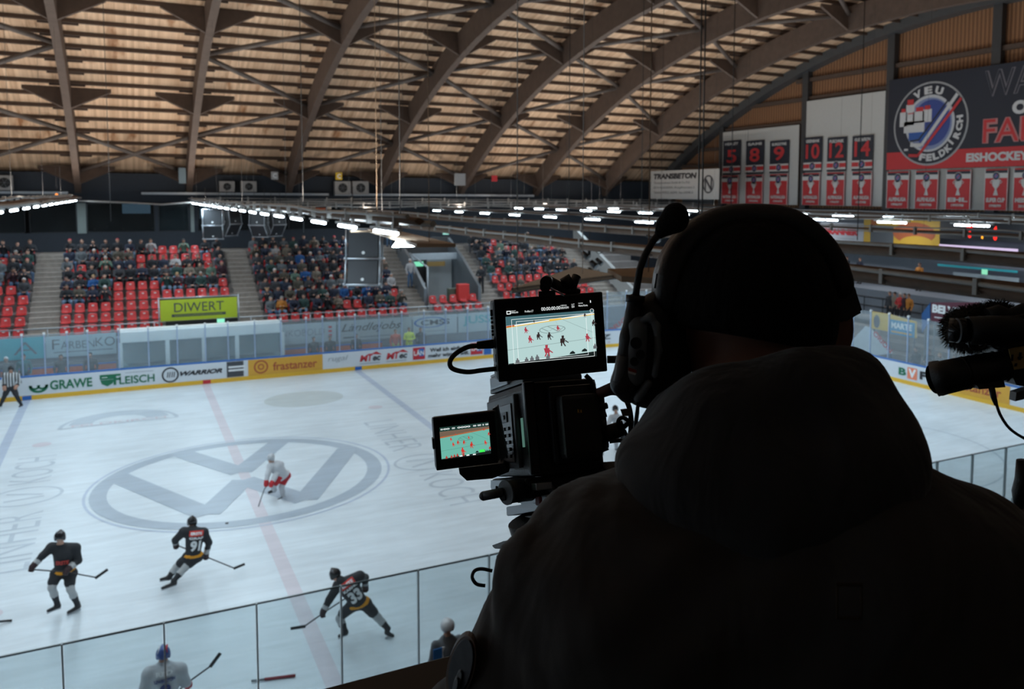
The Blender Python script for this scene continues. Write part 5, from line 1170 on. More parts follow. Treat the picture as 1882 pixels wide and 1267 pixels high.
def player_(label, Y0, J, mats_, helmet, number=None, name_bar=None, stick=None, blades=True, face=(0, -1, 0), back=None, cell=.022, extra=None, yo=None):
    """J: joint -> (pixel x, pixel y, offset in Y); the figure stands about the vertical plane Y0"""
    P3 = {k: onY(v[0], v[1], Y0+(v[2] if len(v) > 2 else 0)) for k, v in J.items()}
    jersey, band, pants, sockU, sockL, glove, skin = mats_
    ML = [skin, jersey, band, pants, sockU, sockL, glove, M_skate]
    SK, JE, BA, PA, SU, SL, GL, BO = range(8)
    hd, nk, ch, ws = P3['head'], P3['neck'], P3['chest'], P3['waist']
    root = empty('person', (P3['footc'].x, P3['footc'].y, 0), 0, label, 'person')
    f = Vector(face).normalized(); c0 = root.location
    pr = []
    r, f_, u = axes_from(f); R3 = [list(r), list(f_), list(u)]
    pr += [('ell', hd, (.075, .09, .105), R3, SK), ('cap', hd+f_*.085-u*.02, hd+f_*.10-u*.035, .013, .015, SK), ('cap', hd-u*.06+f_*.02, hd-u*.075+f_*.06, .035, .028, SK),
           ('cap', nk, hd-u*.05, .06, .055, SK), ('cap', ws, ch, .150*BULK, .185*BULK, JE), ('cap', ch, nk, .17*BULK, .085, JE)]
    sl, sr = P3['shl'], P3['shr']; pr += [('cap', sl, sr, .105*BULK, .105*BULK, JE), ('cap', ch, sl, .13, .09, JE), ('cap', ch, sr, .13, .09, JE)]
    hl, hr = P3['hipl'], P3['hipr']; hc = (hl+hr)/2
    wl, wr = ws.lerp(hl, .55), ws.lerp(hr, .55); wd = (hr-hl).normalized()*.05
    pr += [('ell', (wl+wr)/2, (.20*BULK, .165, .062), [list((hr-hl).normalized()), list((ws-hc).normalized().cross((hr-hl).normalized())), list((ws-hc).normalized())], BA), ('cap', hl-wd*.6, hr+wd*.6, .118, .118, PA)]
    for s in 'lr':
        sh, el, ha = P3['sh'+s], P3['el'+s], P3['ha'+s]; d = (ha-el).normalized()
        pr += [('cap', sh, el, .09*BULK, .072*BULK, JE), ('cap', el, el.lerp(ha, .45), .068, .062, JE), ('cap', el.lerp(ha, .45), ha-d*.05, .064, .058, SU), ('cap', ha-d*.07, ha+d*.0, .062, .062, GL)]
        # gloved hand: palm, four bent fingers and a thumb closed on the stick
        rr, ff, uu = axes_from(d if abs(d.z) < .95 else Vector((.3, 1, 0)))
        for k in range(4):
            b0 = ha+rr*(.036-.024*k)+d*.02; b1 = b0+d*(.055-.006*abs(k-1))-uu*.02; b2 = b1-uu*.05-d*.02
            pr += [('cap', b0, b1, .017, .016, GL), ('cap', b1, b2, .016, .014, GL)]
        pr += [('cap', ha+rr*.05, ha+rr*.06+d*.045-uu*.04, .018, .015, GL)]
        hp, kn, an, to = P3['hip'+s], P3['kn'+s], P3['an'+s], P3['to'+s]
        pr += [('cap', hp, hp.lerp(kn, .66), .125, .108, PA), ('cap', hp.lerp(kn, .66), kn.lerp(an, .12), .09, .08, SU), ('cap', kn.lerp(an, .1), kn.lerp(an, .5), .075, .075, SU), ('cap', kn.lerp(an, .5), an, .074, .052, SL)]
        fd = (to-an); fd.z = 0
        if fd.length < .05: fd = Vector((f.x, f.y, 0))
        fd.normalize(); hz = to.z
        pr += [('cap', an, Vector((an.x, an.y, max(an.z-.05, hz+.06)))-fd*.02, .052, .048, BO), ('cap', Vector((an.x, an.y, max(an.z-.08, hz+.07)))-fd*.03, to+Vector((0, 0, .06)), .046, .036, BO)]
    if extra: pr += [(a[0], P3[a[1]], P3[a[2]], a[3], a[4], a[5]) for a in extra]
    me = sdf_mesh('person_body', pr, cell, .03, ML); recenter(me, c0); link('body', me, root)
    # helmet
    hp_ = [('ell', hd+u*.03-f_*.012, (.105, .125, .105), R3, 0), ('cap', hd+u*.10-f_*.08, hd+u*.115+f_*.06, .035, .03, 0), ('ell', hd+r*.085-u*.02, (.025, .05, .06), R3, 0), ('ell', hd-r*.085-u*.02, (.025, .05, .06), R3, 0)]
    me = sdf_mesh('helmet', hp_, .016, .02, [helmet], cuts=[('ell', hd+f_*.10-u*.075, (.075, .085, .085), R3, 0)]); recenter(me, c0); ho = link('helmet', me, root)
    if helmet is M_helblue:
        for sx, mm in ((-.06, WHT), (.06, REDP)):
            b = MB(); b.tube([hd+r*sx-f_*.09+u*.06, hd+r*sx*.9-f_*.05+u*.118, hd+r*sx*.9+f_*.05+u*.118], .016, n=8); bmesh.ops.translate(b.bm, verts=b.bm.verts, vec=-c0); b.build('helmet_stripe', mm, ho)
    b = MB()
    pts = [hd+f_*(.118*math.cos(a))+r*(.105*math.sin(a))+u*.045 for a in np.linspace(-1.1, 1.1, 9)]
    for a, c in zip(pts, pts[1:]): b.poly([a, c, c-u*.07+f_*.012, a-u*.07+f_*.012])
    bmesh.ops.translate(b.bm, verts=b.bm.verts, vec=-c0); b.build('visor', M_vis, ho)
    # skate blades
    for s in 'lr':
        an, to = P3['an'+s], P3['to'+s]; fd = to-an; fd.z = 0
        if fd.length < .05: fd = Vector((f.x, f.y, 0))
        fd.normalize(); hz = to.z; he = Vector((an.x, an.y, hz))-fd*.07; te = to+fd*.03
        sd = Vector((-fd.y, fd.x, 0))*.006
        b = MB(); b.prism([he+Vector((0, 0, .035))-sd, he-sd, te-sd, te+Vector((0, 0, .03))-sd], sd*2)
        b.prism([he+Vector((0, 0, .03))-sd*3, te+Vector((0, 0, .03))-sd*3, te-fd*.05+Vector((0, 0, .07))-sd*3, he+fd*.03+Vector((0, 0, .07))-sd*3], sd*6); part(b, 'skate_blade', M_blade if blades else None, root)
    # number on the back (or chest)
    if number:
        nrm = back or -f; nrm = Vector(nrm).normalized(); mid = ch*.62+ws*.38; up = (ch-ws).normalized(); rt = up.cross(nrm).normalized(); up = nrm.cross(rt)
        Mx = Matrix(((rt.x, -nrm.x, up.x, 0), (rt.y, -nrm.y, up.y, 0), (rt.z, -nrm.z, up.z, 0), (0, 0, 0, 1)))
        def printed(nm, s, cx, cz, w_, h_, m_, plate=None):
            b = MB()
            V, Fs, lo, hi = text_mesh(s, 0, .05, 1.) if s else (None, None, None, None)
            def place(x, z, lift):
                o = mid+rt*x+up*z+nrm*.6; dv = -nrm
                # drop the print on the jersey surface by marching
                D0 = 0
                for _ in range(40):
                    d = min(float(_sd(p, np.array([o[0], o[1], o[2]]))) for p in torso)
                    if d < .008: break
                    o = o+dv*d*.8
                    D0 += d
                    if D0 > 1: o = mid+rt*x+up*z+nrm*.17; break
                return o+nrm*lift
            nx2, nz2 = 6, 3
            if plate:
                G = [[place(cx-w_/2+w_*i/nx2, cz-h_/2+h_*j/nz2, .012) for i in range(nx2+1)] for j in range(nz2+1)]
                for j in range(nz2):
                    for i in range(nx2): b.poly([G[j][i], G[j][i+1], G[j+1][i+1], G[j+1][i]], plate)
            if s:
                sx, sy = (w_ if not plate else w_*.8)/(hi[0]-lo[0]), (h_ if not plate else h_*.5)/(hi[1]-lo[1]); cw, chh = sx*(hi[0]-lo[0]), sy*(hi[1]-lo[1])
                bv = [b.bm.verts.new(place(cx+(p[0]-lo[0])*sx-cw/2, cz+(p[1]-lo[1])*sy-chh/2, .022)) for p in V]
                i_ = b.mi(m_)
                for q_ in Fs:
                    try: g_ = b.bm.faces.new([bv[k] for k in q_]); g_.material_index = i_
                    except ValueError: pass
            part(b, nm, None, root)
        torso = [p for p in pr if p[-1] in (JE, BA)]
        printed('number', number[0], 0, -.05, number[1], number[3] if len(number) > 3 else .25, number[2])
        if name_bar: printed('name_print', name_bar[0], 0, .13, .30, .055, name_bar[1])
        if name_bar and len(name_bar) > 2: printed('shoulder_patch', name_bar[3], 0, .23, .30, .12, WHT, name_bar[2])
    if stick:
        S = [onY(a[0], a[1], Y0+(a[2] if len(a) > 2 else 0)) for a in stick]
        t = empty('hockey_stick', S[-2], 0, label.split(',')[0].replace('person', 'stick held by the player')[:10] and 'hockey stick held by the '+label.split('person ')[-1], 'stick')
        b = MB(); b.tube(S[:-1], .014, n=6); part(b, 'shaft', M_stick, t)
        b = MB(); d = (S[-1]-S[-2]); b.tube([S[-2]-d*.1, S[-2].lerp(S[-1], .5), S[-1]], .03, n=6, flat_=(.5, 1.1)); part(b, 'blade', M_black, t)
        t['label'] = stick_label
    return root
M_vis = glass_mat('visor', (.85, .88, .9), .05)
CBLK = (M_jb, M_jo, M_jb, M_sock, M_jb, M_glv, SKINS[1]); CWHT = (M_jw, M_jw, M_pr, M_jw, M_jw, M_glr, SKINS[1])
stick_label = 'black hockey stick of the player with number 33, blade resting on the ice'
player('hockey player in black with white 33 on the back and orange waist band, bent over', -11.75,
       dict(head=(615.5, 1057, .15), neck=(626, 1067, .05), chest=(643, 1082, 0), waist=(657, 1103, -.05), shl=(622, 1076, .15), shr=(661, 1060, -.05), ell=(605, 1103, .2), hal=(593, 1127, .2), elr=(671, 1062, .1), har=(671, 1080, .2),
            hipl=(649, 1113, 0), hipr=(670, 1110, -.05), knl=(623, 1134, .25), anl=(634, 1160, .05), tol=(624, 1175, .0), knr=(692, 1133, 0), anr=(713, 1156, -.1), tor=(722, 1174, -.1), footc=(680, 1176)),
       CBLK, M_helb, ('33', .25, WHT), ('KARHU', WHT, flat((.60, .04, .03)), 'ERSTE'), [(673, 1075, .2), (593, 1128, .2), (559, 1152, .2), (534, 1156, .2)], face=(-.5, .8, -.15), back=(-.1, -1, .35))
stick_label = 'black hockey stick of the player with number 91, pointing right'
player('hockey player in black with white 91 on the back and orange waist band', -7.35,
       dict(head=(353, 960, .1), neck=(355, 971, .05), chest=(358, 987, 0), waist=(355, 1014, 0), shl=(338, 978, 0), shr=(374, 979, 0), ell=(322, 993, .1), hal=(323, 1002, .2), elr=(384, 998, 0), har=(378, 1022, .15),
            hipl=(347, 1024, 0), hipr=(362, 1024, 0), knl=(326, 1040, .25), anl=(310, 1062, .2), tol=(296, 1070, .2), knr=(342, 1042, -.05), anr=(319, 1068, -.2), tor=(299, 1086, -.3), footc=(308, 1082)),
       CBLK, M_helb, ('91', .22, WHT), ('PLAYER'[:0] or 'GRAF', WHT, flat((.60, .04, .03)), 'ERSTE'), [(321, 1001, .2), (379, 1024, .15), (431, 1045, .1), (450, 1037, .1)], face=(.25, 1, -.1), back=(.12, -1, .15))
stick_label = 'dark hockey stick of the black player facing the camera at the left'
player('hockey player in black facing the camera, skating with knees bent at the lower left', -7.65,
       dict(head=(110, 988, -.12), neck=(112, 1003, -.05), chest=(117, 1018, 0), waist=(116, 1041, 0), shl=(95, 1007, 0), shr=(138, 1008, 0), ell=(78, 1022, -.1), hal=(59, 1043, -.2), elr=(144, 1031, -.05), har=(123, 1049, -.25),
            hipl=(106, 1054, 0), hipr=(129, 1054, 0), knl=(94, 1077, -.2), anl=(105, 1109, 0), tol=(89, 1128, -.1), knr=(128, 1080, -.2), anr=(142, 1110, 0), tor=(126, 1131, -.1), footc=(115, 1130)),
       CBLK, M_helb, ('ERSTE', .24, flat((.5, .05, .04)), .09), None, [(56, 1047, -.2), (123, 1052, -.25), (177, 1062, -.2), (198, 1047, -.2)], face=(-.25, -1, -.2), back=(-.05, -1, .15))
stick_label = 'grey hockey stick of the player in red and white at the centre logo'
player('hockey player in white jersey and red pants carrying the stick at the centre logo', -2.45,
       dict(head=(497.5, 843, -.05), neck=(501, 853, 0), chest=(508, 859, 0), waist=(518, 872, 0), shl=(497, 858, -.1), shr=(515, 855, .15), ell=(492, 873, -.25), hal=(489, 889, -.35), elr=(504, 880, -.3), har=(499, 890, -.4),
            hipl=(514, 879, -.05), hipr=(526, 875, .1), knl=(502, 891, -.15), anl=(504, 903, .1), tol=(494, 909, 0), knr=(517, 893, 0), anr=(521, 914, 0), tor=(511, 923, -.1), footc=(508, 916)),
       CWHT, M_helw, None, None, [(502, 880, -.3), (486, 899, -.4), (471, 943, -.5), (461, 944, -.55)], face=(-.75, -.6, -.25))
stick_label = 'grey curved hockey stick of the player with number 8, raised to the right'
player('hockey player in white jersey with number 8 and blue helmet at the bottom edge', -13.6,
       dict(head=(300, 1203, .03), neck=(300, 1221, .03), chest=(302, 1243, 0), waist=(304, 1275, 0), shl=(276, 1240, 0), shr=(329, 1233, 0), ell=(266, 1266, 0), hal=(280, 1292, .3), elr=(340, 1254, .05), har=(345, 1257, .35),
            hipl=(292, 1290, 0), hipr=(316, 1290, 0), knl=(284, 1330, .3), anl=(280, 1378, 0), tol=(280, 1392, .25), knr=(320, 1330, .3), anr=(322, 1378, 0), tor=(322, 1392, .25), footc=(302, 1392)),
       (M_jw, M_jw, M_jw, M_jw, M_jw, M_glr, SKINS[1]), M_helblue, ('8', .17, flat((.03, .05, .2))), ('LEWINGTON', flat((.03, .05, .2)), M_jw, 'RED'), [(330, 1268, .4), (352, 1250, .35), (388, 1224, .35), (405, 1201, .35)], face=(.15, 1, 0), back=(0, -1, .1), bulk=1.25)
stick_label = 'thin hockey stick of the distant player seen behind the field camera'
player('distant hockey player in a pale jersey and black helmet seen between camera and hood', -2.8,
       dict(head=(1131, 752, -.05), neck=(1133, 762, 0), chest=(1136, 774, 0), waist=(1139, 793, 0), shl=(1124, 768, 0), shr=(1148, 768, 0), ell=(1117, 780, -.1), hal=(1117, 790, -.3), elr=(1152, 782, -.1), har=(1145, 792, -.3),
            hipl=(1133, 800, 0), hipr=(1146, 800, 0), knl=(1132, 814, -.2), anl=(1134, 830, 0), tol=(1126, 836, -.1), knr=(1146, 812, -.2), anr=(1150, 826, 0), tor=(1142, 832, -.1), footc=(1140, 832)),
       (M_jw, M_jw, M_jb, M_jw, M_jb, M_glv, SKINS[1]), M_helb, None, None, [(1147, 790, -.3), (1117, 792, -.3), (1108, 836, -.4), (1102, 838, -.4)], face=(-.3, -1, -.1))
# referee
M_strip = bpy.data.materials.new('referee_stripes'); M_strip.use_nodes = True; n_, l_ = nod(M_strip); tc = n_.new('ShaderNodeTexCoord'); wv = n_.new('ShaderNodeTexWave'); wv.bands_direction = 'X'; wv.inputs['Scale'].default_value = 3.0
l_.new(tc.outputs['Object'], wv.inputs[0]); cr = n_.new('ShaderNodeValToRGB'); l_.new(wv.outputs['Fac'], cr.inputs[0]); cr.color_ramp.interpolation = 'CONSTANT'
cr.color_ramp.elements[0].color = (.015, .015, .018, 1); cr.color_ramp.elements[1].position = .45; cr.color_ramp.elements[1].color = (.5, .52, .53, 1); l_.new(cr.outputs[0], n_['Principled BSDF'].inputs['Base Color'])
player('referee in black and white stripes with spread legs at the left edge', 13.9,
       dict(head=(20, 679, -.02), neck=(20, 688, 0), chest=(20, 695, 0), waist=(19, 708, 0), shl=(10, 690, 0), shr=(31, 690, 0), ell=(6, 703, 0), hal=(8, 714, -.15), elr=(36, 703, 0), har=(29, 712, -.15),
            hipl=(15, 713, 0), hipr=(24, 713, 0), knl=(8, 729, -.1), anl=(1, 745, 0), tol=(-3, 750, -.1), knr=(31, 729, -.1), anr=(39, 744, 0), tor=(36, 750, -.15), footc=(20, 750)),
       (M_strip, M_jb, M_jb, M_jb, M_jb, SKINS[0], SKINS[0]), M_helb, None, None, None, face=(.1, -1, -.05))
# man behind the near boards
b = MB(); b.b2((-7, -17.6, -.09), (21, -15.25, .42)); struct(b.build('floor_bench', M_concd))
t = st(onY(822, 1190, -15.75).x, -15.75, 0.42, 'grey', 2, 0, 'person with pale hair seen from behind above the dark parapet, blue and white shoulder patch', 0, PI)
c = onY(820, 1168, -15.9); 
me = sdf_mesh('helmet', [('ell', (0, 0, .03), (.115, .13, .12), None, 0)], .015, .02, [M_helw], cuts=[('ell', (0, .12, -.10), (.1, .1, .1), None, 0)]); ho = link('helmet', me, None, (0, .02, 1.66)); ho.parent = t
b = MB(); b.b2((-.27, -.115, 1.22), (-.12, -.10, 1.40), flat((.02, .16, .45)), bev=.01); b.b2((-.12, -.12, 1.22), (-.08, -.10, 1.40), WHT); o = b.build('shoulder_patch', None, t)
o.rotation_euler = (0, 0, PI); o.location = (0, 0, 0)
# ------------------------------------------------------------------ platform
FZ = 7.15
RV, UV, FV = Vector(_R), Vector(_U), Vector(_F)
b = MB(); b.b2((-9, -30.3, FZ-.25), (12, -26.6, FZ)); struct(b.build('floor_platform', mat('platform_planks', (.05, .035, .025), .8, var=.3)))
b = MB(); b.b2((-9, -26.73, FZ), (12, -26.67, 7.97)); pp = empty('parapet', (1.5, -26.6, FZ), 0, 'dark brown wooden parapet board in the bottom foreground', 'parapet'); part(b, 'board', mat('parapet_brown', (.035, .020, .011), .7, var=.3, scale=8), pp)
b = MB(); b.b2((-9, -26.80, 7.97), (12, -26.645, 8.01), bev=.006); part(b, 'capping', mat('parapet_cap_brown', (.03, .018, .010), .6, var=.3, scale=8), pp)
b = MB()
for x in (-8.8, -2.0, 5, 11.8): b.b2((x-.08, -26.56, -.09), (x+.08, -26.4, FZ))
struct(b.build('trim_platform_posts', M_gst))

# ------------------------------------------------------------------ the camera operator, seen from behind
def fabric(name, c, bump, sc, rough=.85):
    m = mat(name, c, rough, var=.15, scale=30, spec=.25); n, l = nod(m); bs = n['Principled BSDF']
    tc = n.new('ShaderNodeTexCoord'); mp = n.new('ShaderNodeMapping'); mp.inputs['Scale'].default_value = (1.0, 1.0, .35); l.new(tc.outputs['Object'], mp.inputs[0])
    no = n.new('ShaderNodeTexNoise'); no.inputs['Scale'].default_value = sc; no.inputs['Detail'].default_value = 3; no.inputs['Distortion'].default_value = .6; l.new(mp.outputs[0], no.inputs['Vector'])
    n3 = n.new('ShaderNodeTexNoise'); n3.inputs['Scale'].default_value = 700; l.new(tc.outputs['Object'], n3.inputs['Vector'])
    b1 = n.new('ShaderNodeBump'); b1.inputs['Strength'].default_value = bump; b1.inputs['Distance'].default_value = .02; l.new(no.outputs['Fac'], b1.inputs['Height'])
    b2 = n.new('ShaderNodeBump'); b2.inputs['Strength'].default_value = .3; b2.inputs['Distance'].default_value = .001; l.new(n3.outputs['Fac'], b2.inputs['Height']); l.new(b1.outputs[0], b2.inputs['Normal']); l.new(b2.outputs[0], bs.inputs['Normal'])
    bs.inputs['Sheen Weight'].default_value = .3; bs.inputs['Sheen Roughness'].default_value = .5
    return m
M_jack = fabric('jacket_dark_cotton', (.060, .054, .052), .9, 9); M_hood = fabric('hood_fleece', (.045, .045, .048), .6, 14); M_bean = fabric('beanie_knit', (.005, .005, .006), .3, 60); M_bean.node_tree.nodes['Principled BSDF'].inputs['Sheen Weight'].default_value = 0
M_trs = fabric('work_trousers', (.015, .015, .017), .6, 10); M_skn = mat('neck_skin', (.26, .12, .08), .55, var=.15)
A = at
hc = A(1374, 555, .975); base = A(1420, 1000, .86); root = empty('person', (base.x, base.y, FZ), 0, 'camera operator seen from behind in a dark hooded jacket and black beanie', 'person')
c0 = root.location
HR = [list(RV), list(FV), list(UV)]
def hoff(r=0, f=0, u=0): return hc+RV*r+FV*f+UV*u
neck0 = A(1395, 720, .93)
pr = [('ell', hoff(0, .01, -.008), (.086, .102, .098), HR, 0), ('cap', hoff(0, .07, -.07), hoff(0, .085, -.085), .05, .04, 0), ('cap', hoff(-.01, .105, -.01), hoff(-.01, .122, -.035), .012, .016, 0),
      ('cap', hoff(0.01, -.005, -.06), A(1410, 830, .89), .070, .078, 0), ('cap', hoff(.03, .0, -.05), A(1450, 760, .90), .062, .07, 0), ('ell', A(1546, 603, .985), (.014, .018, .034), HR, 0), ('ell', A(1222, 600, .965), (.012, .02, .033), HR, 0)]
# hands with fingers, on the pan handle and the lens
RH = Vector((math.cos(YAW), -math.sin(YAW), 0)); FH = Vector((math.sin(YAW), math.cos(YAW), 0)); handL = c0-RH*.12+FH*.42+Vector((0, 0, 1.0)); handR = c0+RH*.26+FH*.42+Vector((0, 0, 1.0))
def hand(pr, wr, d, side, mi):
    d = Vector(d).normalized(); up = Vector((0, 0, 1)); r = d.cross(up).normalized(); u = r.cross(d)
    pr.append(('cap', wr, wr+d*.07, .03, .036, mi)); pr.append(('cap', wr+d*.04-r*.02, wr+d*.085-r*.025, .022, .018, mi)); pr.append(('cap', wr+d*.04+r*.02, wr+d*.085+r*.025, .022, .018, mi))
    for k in range(4):
        L = (.040, .046, .043, .034)[k]; b0 = wr+d*.09+r*(.030-.020*k)*side; b1 = b0+d*L*.8-u*.015; b2 = b1+d*L*.1-u*L*.8; b3 = b2-d*L*.5-u*.004
        pr += [('cap', b0, b1, .0095, .009, mi), ('cap', b1, b2, .009, .0085, mi), ('cap', b2, b3, .0085, .0075, mi)]
    pr += [('cap', wr+d*.03+r*.032*side, wr+d*.07+r*.055*side-u*.02, .012, .010, mi), ('cap', wr+d*.07+r*.055*side-u*.02, wr+d*.095+r*.04*side-u*.045, .010, .008, mi)]
me = sdf_mesh('operator_body', pr, .007, .02, [M_skn]); recenter(me, c0); link('head', me, root)
for wr, d, sd, nm in ((handL, (.25, 1, .0), 1, 'hand'), (handR, (-.1, 1, 0), -1, 'hand')):
    ph = []; hand(ph, wr, d, sd, 0); me = sdf_mesh('operator_hand', ph, .0045, .008, [M_skn]); recenter(me, c0); link(nm, me, root)
# beanie
pr = [('ell', hoff(-.002, .002, .004), (.097, .112, .098), HR, 0), ('ell', hoff(-.002, -.002, -.03), (.095, .108, .08), HR, 0)]
me = sdf_mesh('beanie', pr, .006, .03, [M_bean], cuts=[('half', hoff(0, .0, -.048), (-UV*.97-RV*.20-FV*.12).normalized(), 0), ('ell', hoff(0, .14, -.08), (.08, .07, .10), HR, 0)]); recenter(me, c0); link('beanie', me, root)
# jacket: torso, shoulders, sleeves
sL, sR = A(1052, 1112, .885), A(1765, 1068, .84)
eL, eR = A(852, 1400, .93), A(1890, 1400, .90)
pr = [('cap', sL, A(1260, 1085, .86), .063, .095, 0), ('cap', A(1260, 1052, .86), A(1560, 1045, .83), .10, .10, 0), ('cap', A(1560, 1050, .83), sR, .10, .078, 0),
      ('cap', sL, eL, .066, .064, 0), ('cap', sR, eR, .078, .070, 0),
      ('cap', eL, handL-(handL-eL).normalized()*.02, .066, .042, 0), ('cap', eR, handR-(handR-eR).normalized()*.02, .066, .042, 0)]
top = A(1400, 1110, .86)
for dx in (-.13, 0, .13):
    pr.append(('cap', top+RV*dx, Vector((c0.x, c0.y, FZ+1.0))+RV*dx*.9+Vector((.02, .03, 0)), .118, .105, 0))
pr.append(('cap', A(1140, 995, .875), A(1330, 970, .87), .048, .075, 0)); pr.append(('cap', A(1640, 1000, .84), A(1500, 970, .86), .065, .075, 0))
wr_ = lambda P: .0035*np.sin(P[..., 2]*38+5*np.sin(P[..., 0]*11))*np.sin(P[..., 0]*29+P[..., 1]*17)+.0025*np.sin((P[..., 0]*.6-P[..., 2])*55+3*np.sin(P[..., 1]*23))
FOLDS = [([(925, 985, .84), (940, 1050, .835), (955, 1120, .84), (975, 1190, .85), (1000, 1260, .86)], .0075, .009), ([(1060, 905, .86), (1075, 960, .83), (1087, 1050, .815)], .006, .010), ([(1000, 935, .87), (985, 985, .84), (978, 1040, .83)], .005, .009),
  ([(905, 1030, .86), (915, 1110, .85), (925, 1180, .86)], .005, .010), ([(1110, 960, .83), (1150, 1040, .80), (1175, 1150, .79)], -.004, .009), ([(1030, 1080, .81), (1050, 1170, .82), (1060, 1260, .83)], .004, .012),
  ([(1195, 925, .81), (1350, 1010, .77), (1500, 1030, .75)], -.005, .010), ([(870, 1130, .87), (880, 1200, .88), (890, 1267, .88)], .005, .010)]
def folds(P):
    out = wr_(P)
    for L, am, wd in FOLDS:
        Q = [np.array(A(*q)) for q in L]; dm = np.full(P.shape[:-1], 1e3)
        for a, c in zip(Q, Q[1:]):
            ba = c-a; h = np.clip(((P-a)@ba)/(ba@ba), 0, 1); dd = np.sqrt(((P-a-h[..., None]*ba)**2).sum(-1)); dm = np.minimum(dm, dd)
        out = out-am*np.exp(-np.maximum(dm-.02, 0)**2/wd**2)
    return out
me = sdf_mesh('jacket', pr, .0075, .05, [M_jack], noise=folds, cuts=[('half', Vector((c0.x, c0.y, FZ+.86)), Vector((0, 0, -1)), 0)]); recenter(me, c0); jk = link('jacket', me, root)
# hood lying on the back
pr = [('cap', A(1252, 785, .90), A(1202, 855, .865), .030, .030, 0), ('cap', A(1202, 855, .865), A(1232, 910, .845), .030, .036, 0),
      ('cap', A(1252, 785, .90), A(1330, 778, .845), .030, .045, 0), ('cap', A(1320, 775, .845), A(1480, 745, .84), .045, .046, 0), ('cap', A(1480, 725, .85), A(1565, 706, .875), .040, .030, 0),
      ('cap', A(1565, 706, .875), A(1596, 790, .85), .030, .030, 0), ('cap', A(1596, 790, .85), A(1590, 870, .83), .030, .036, 0), ('cap', A(1268, 882, .83), A(1590, 865, .815), .05, .055, 0),
      ('cap', A(1330, 905, .81), A(1520, 905, .80), .048, .052, 0), ('cap', A(1420, 945, .80), A(1450, 955, .80), .05, .04, 0)]
wr2 = lambda P: .003*np.sin(P[..., 2]*45+4*np.sin(P[..., 0]*14+1))*np.sin(P[..., 0]*21)
me = sdf_mesh('hood', pr, .0065, .04, [M_hood], noise=wr2, cuts=[('ell', hoff(0, .03, -.02), (.085, .10, .125), HR, 0)]); recenter(me, c0); link('hood', me, root)
# trousers and boots
pr = []
for s in (-1, 1):
    h0 = c0+RV*s*.09+Vector((0, .02, .95)); k0 = c0+RV*s*.12+Vector((.02, .08, .5)); a0 = c0+RV*s*.13+Vector((0, .03, .10))
    pr += [('cap', h0, k0, .11, .08, 0), ('cap', k0, a0, .08, .065, 0), ('cap', a0, c0+RV*s*.13+Vector((0, .03, .05)), .05, .05, 1), ('cap', c0+RV*s*.13+Vector((0, .0, .05)), c0+RV*s*.14+Vector((0.02, .18, .045)), .048, .043, 1)]
me = sdf_mesh('trousers', pr, .016, .04, [M_trs, M_black]); recenter(me, c0); link('trousers', me, root)
# sleeve patch and small label on the back
M_patch = mat('sleeve_patch', (.05, .055, .07), .7, var=.6, scale=60); M_patche = flat((.10, .05, .03))
def on_view(pxs, d, m_, name, parent, th=.003, lift=0):
    b = MB(); P = [A(x, y, dd) for x, y, dd in pxs]; nn = FV*th; b.prism(P, nn); return part(b, name, m_, parent)
ring_ = [(845+24*math.cos(a)*(1)-(math.sin(a))*12, 1222+52*math.sin(a), .862+.000*math.cos(a)) for a in np.linspace(0, 2*PI, 20, endpoint=False)]
def patch(cx, cy, rx, ry, tilt, d, m_, name):
    b = MB(); P = []
    for a in np.linspace(0, 2*PI, 24, endpoint=False):
        u, v = rx*math.cos(a), ry*math.sin(a); x, y = cx+u*math.cos(tilt)-v*math.sin(tilt), cy+u*math.sin(tilt)+v*math.cos(tilt)
        P.append(A(x, y, d-(x-cx)*.0010))
    b.prism(P, FV*.012); return part(b, name, m_, root)
patch(847, 1228, 25, 60, .22, .866, M_patche, 'sleeve_patch_rim'); patch(846, 1228, 20, 53, .22, .862, M_patch, 'sleeve_patch'); patch(849, 1205, 9, 15, .22, .860, flat((.03, .05, .08)), 'sleeve_patch_emblem'); patch(842, 1250, 5, 16, .22, .860, flat((.14, .15, .17)), 'sleeve_patch_emblem'); patch(836, 1262, 4, 14, .22, .859, flat((.18, .2, .22)), 'sleeve_patch_emblem')
b = MB(); d_ = .70
for (x0, y0, x1, y1) in ((1538, 1074, 1586, 1079), (1538, 1136, 1586, 1140), (1538, 1074, 1541, 1140), (1583, 1074, 1586, 1140)):
    b.prism([A(x0, y0, d_), A(x1, y0, d_), A(x1, y1, d_), A(x0, y1, d_)], FV*.003)
part(b, 'back_label_stitching', flat((.05, .035, .02)), root)

# ------------------------------------------------------------------ headset
hs = empty('headset', A(1190, 640, .95), 0, 'black intercom headset with boom microphone on the operator head', 'headset')
M_hs = mat('headset_shell', (.030, .029, .031), .42, var=.2, bump=.1, bscale=200); M_hsg = mat('headset_grey_trim', (.20, .22, .24), .45, var=.1); M_foam = mat('mic_foam', (.004, .004, .005), .95, bump=.8, bscale=400, var=.1)
def band_pts(): return [(1226, 560, .955), (1229, 512, .955), (1246, 465, .96), (1280, 430, .965), (1322, 408, .97), (1370, 402, .97), (1420, 404, .97), (1462, 418, .975), (1500, 450, .98), (1525, 490, .985), (1538, 530, .985)]
BPp = []
_b = [np.array(q, float) for q in band_pts()]
for i in range(len(_b)-1):
    p0, p1, p2, p3 = _b[max(i-1, 0)], _b[i], _b[i+1], _b[min(i+2, len(_b)-1)]
    for k in range(4):
        s = k/4; BPp.append(A(*(.5*((2*p1)+(p2-p0)*s+(2*p0-5*p1+4*p2-p3)*s*s+(3*p1-p0-3*p2+p3)*s**3))))
BPp.append(A(*_b[-1]))
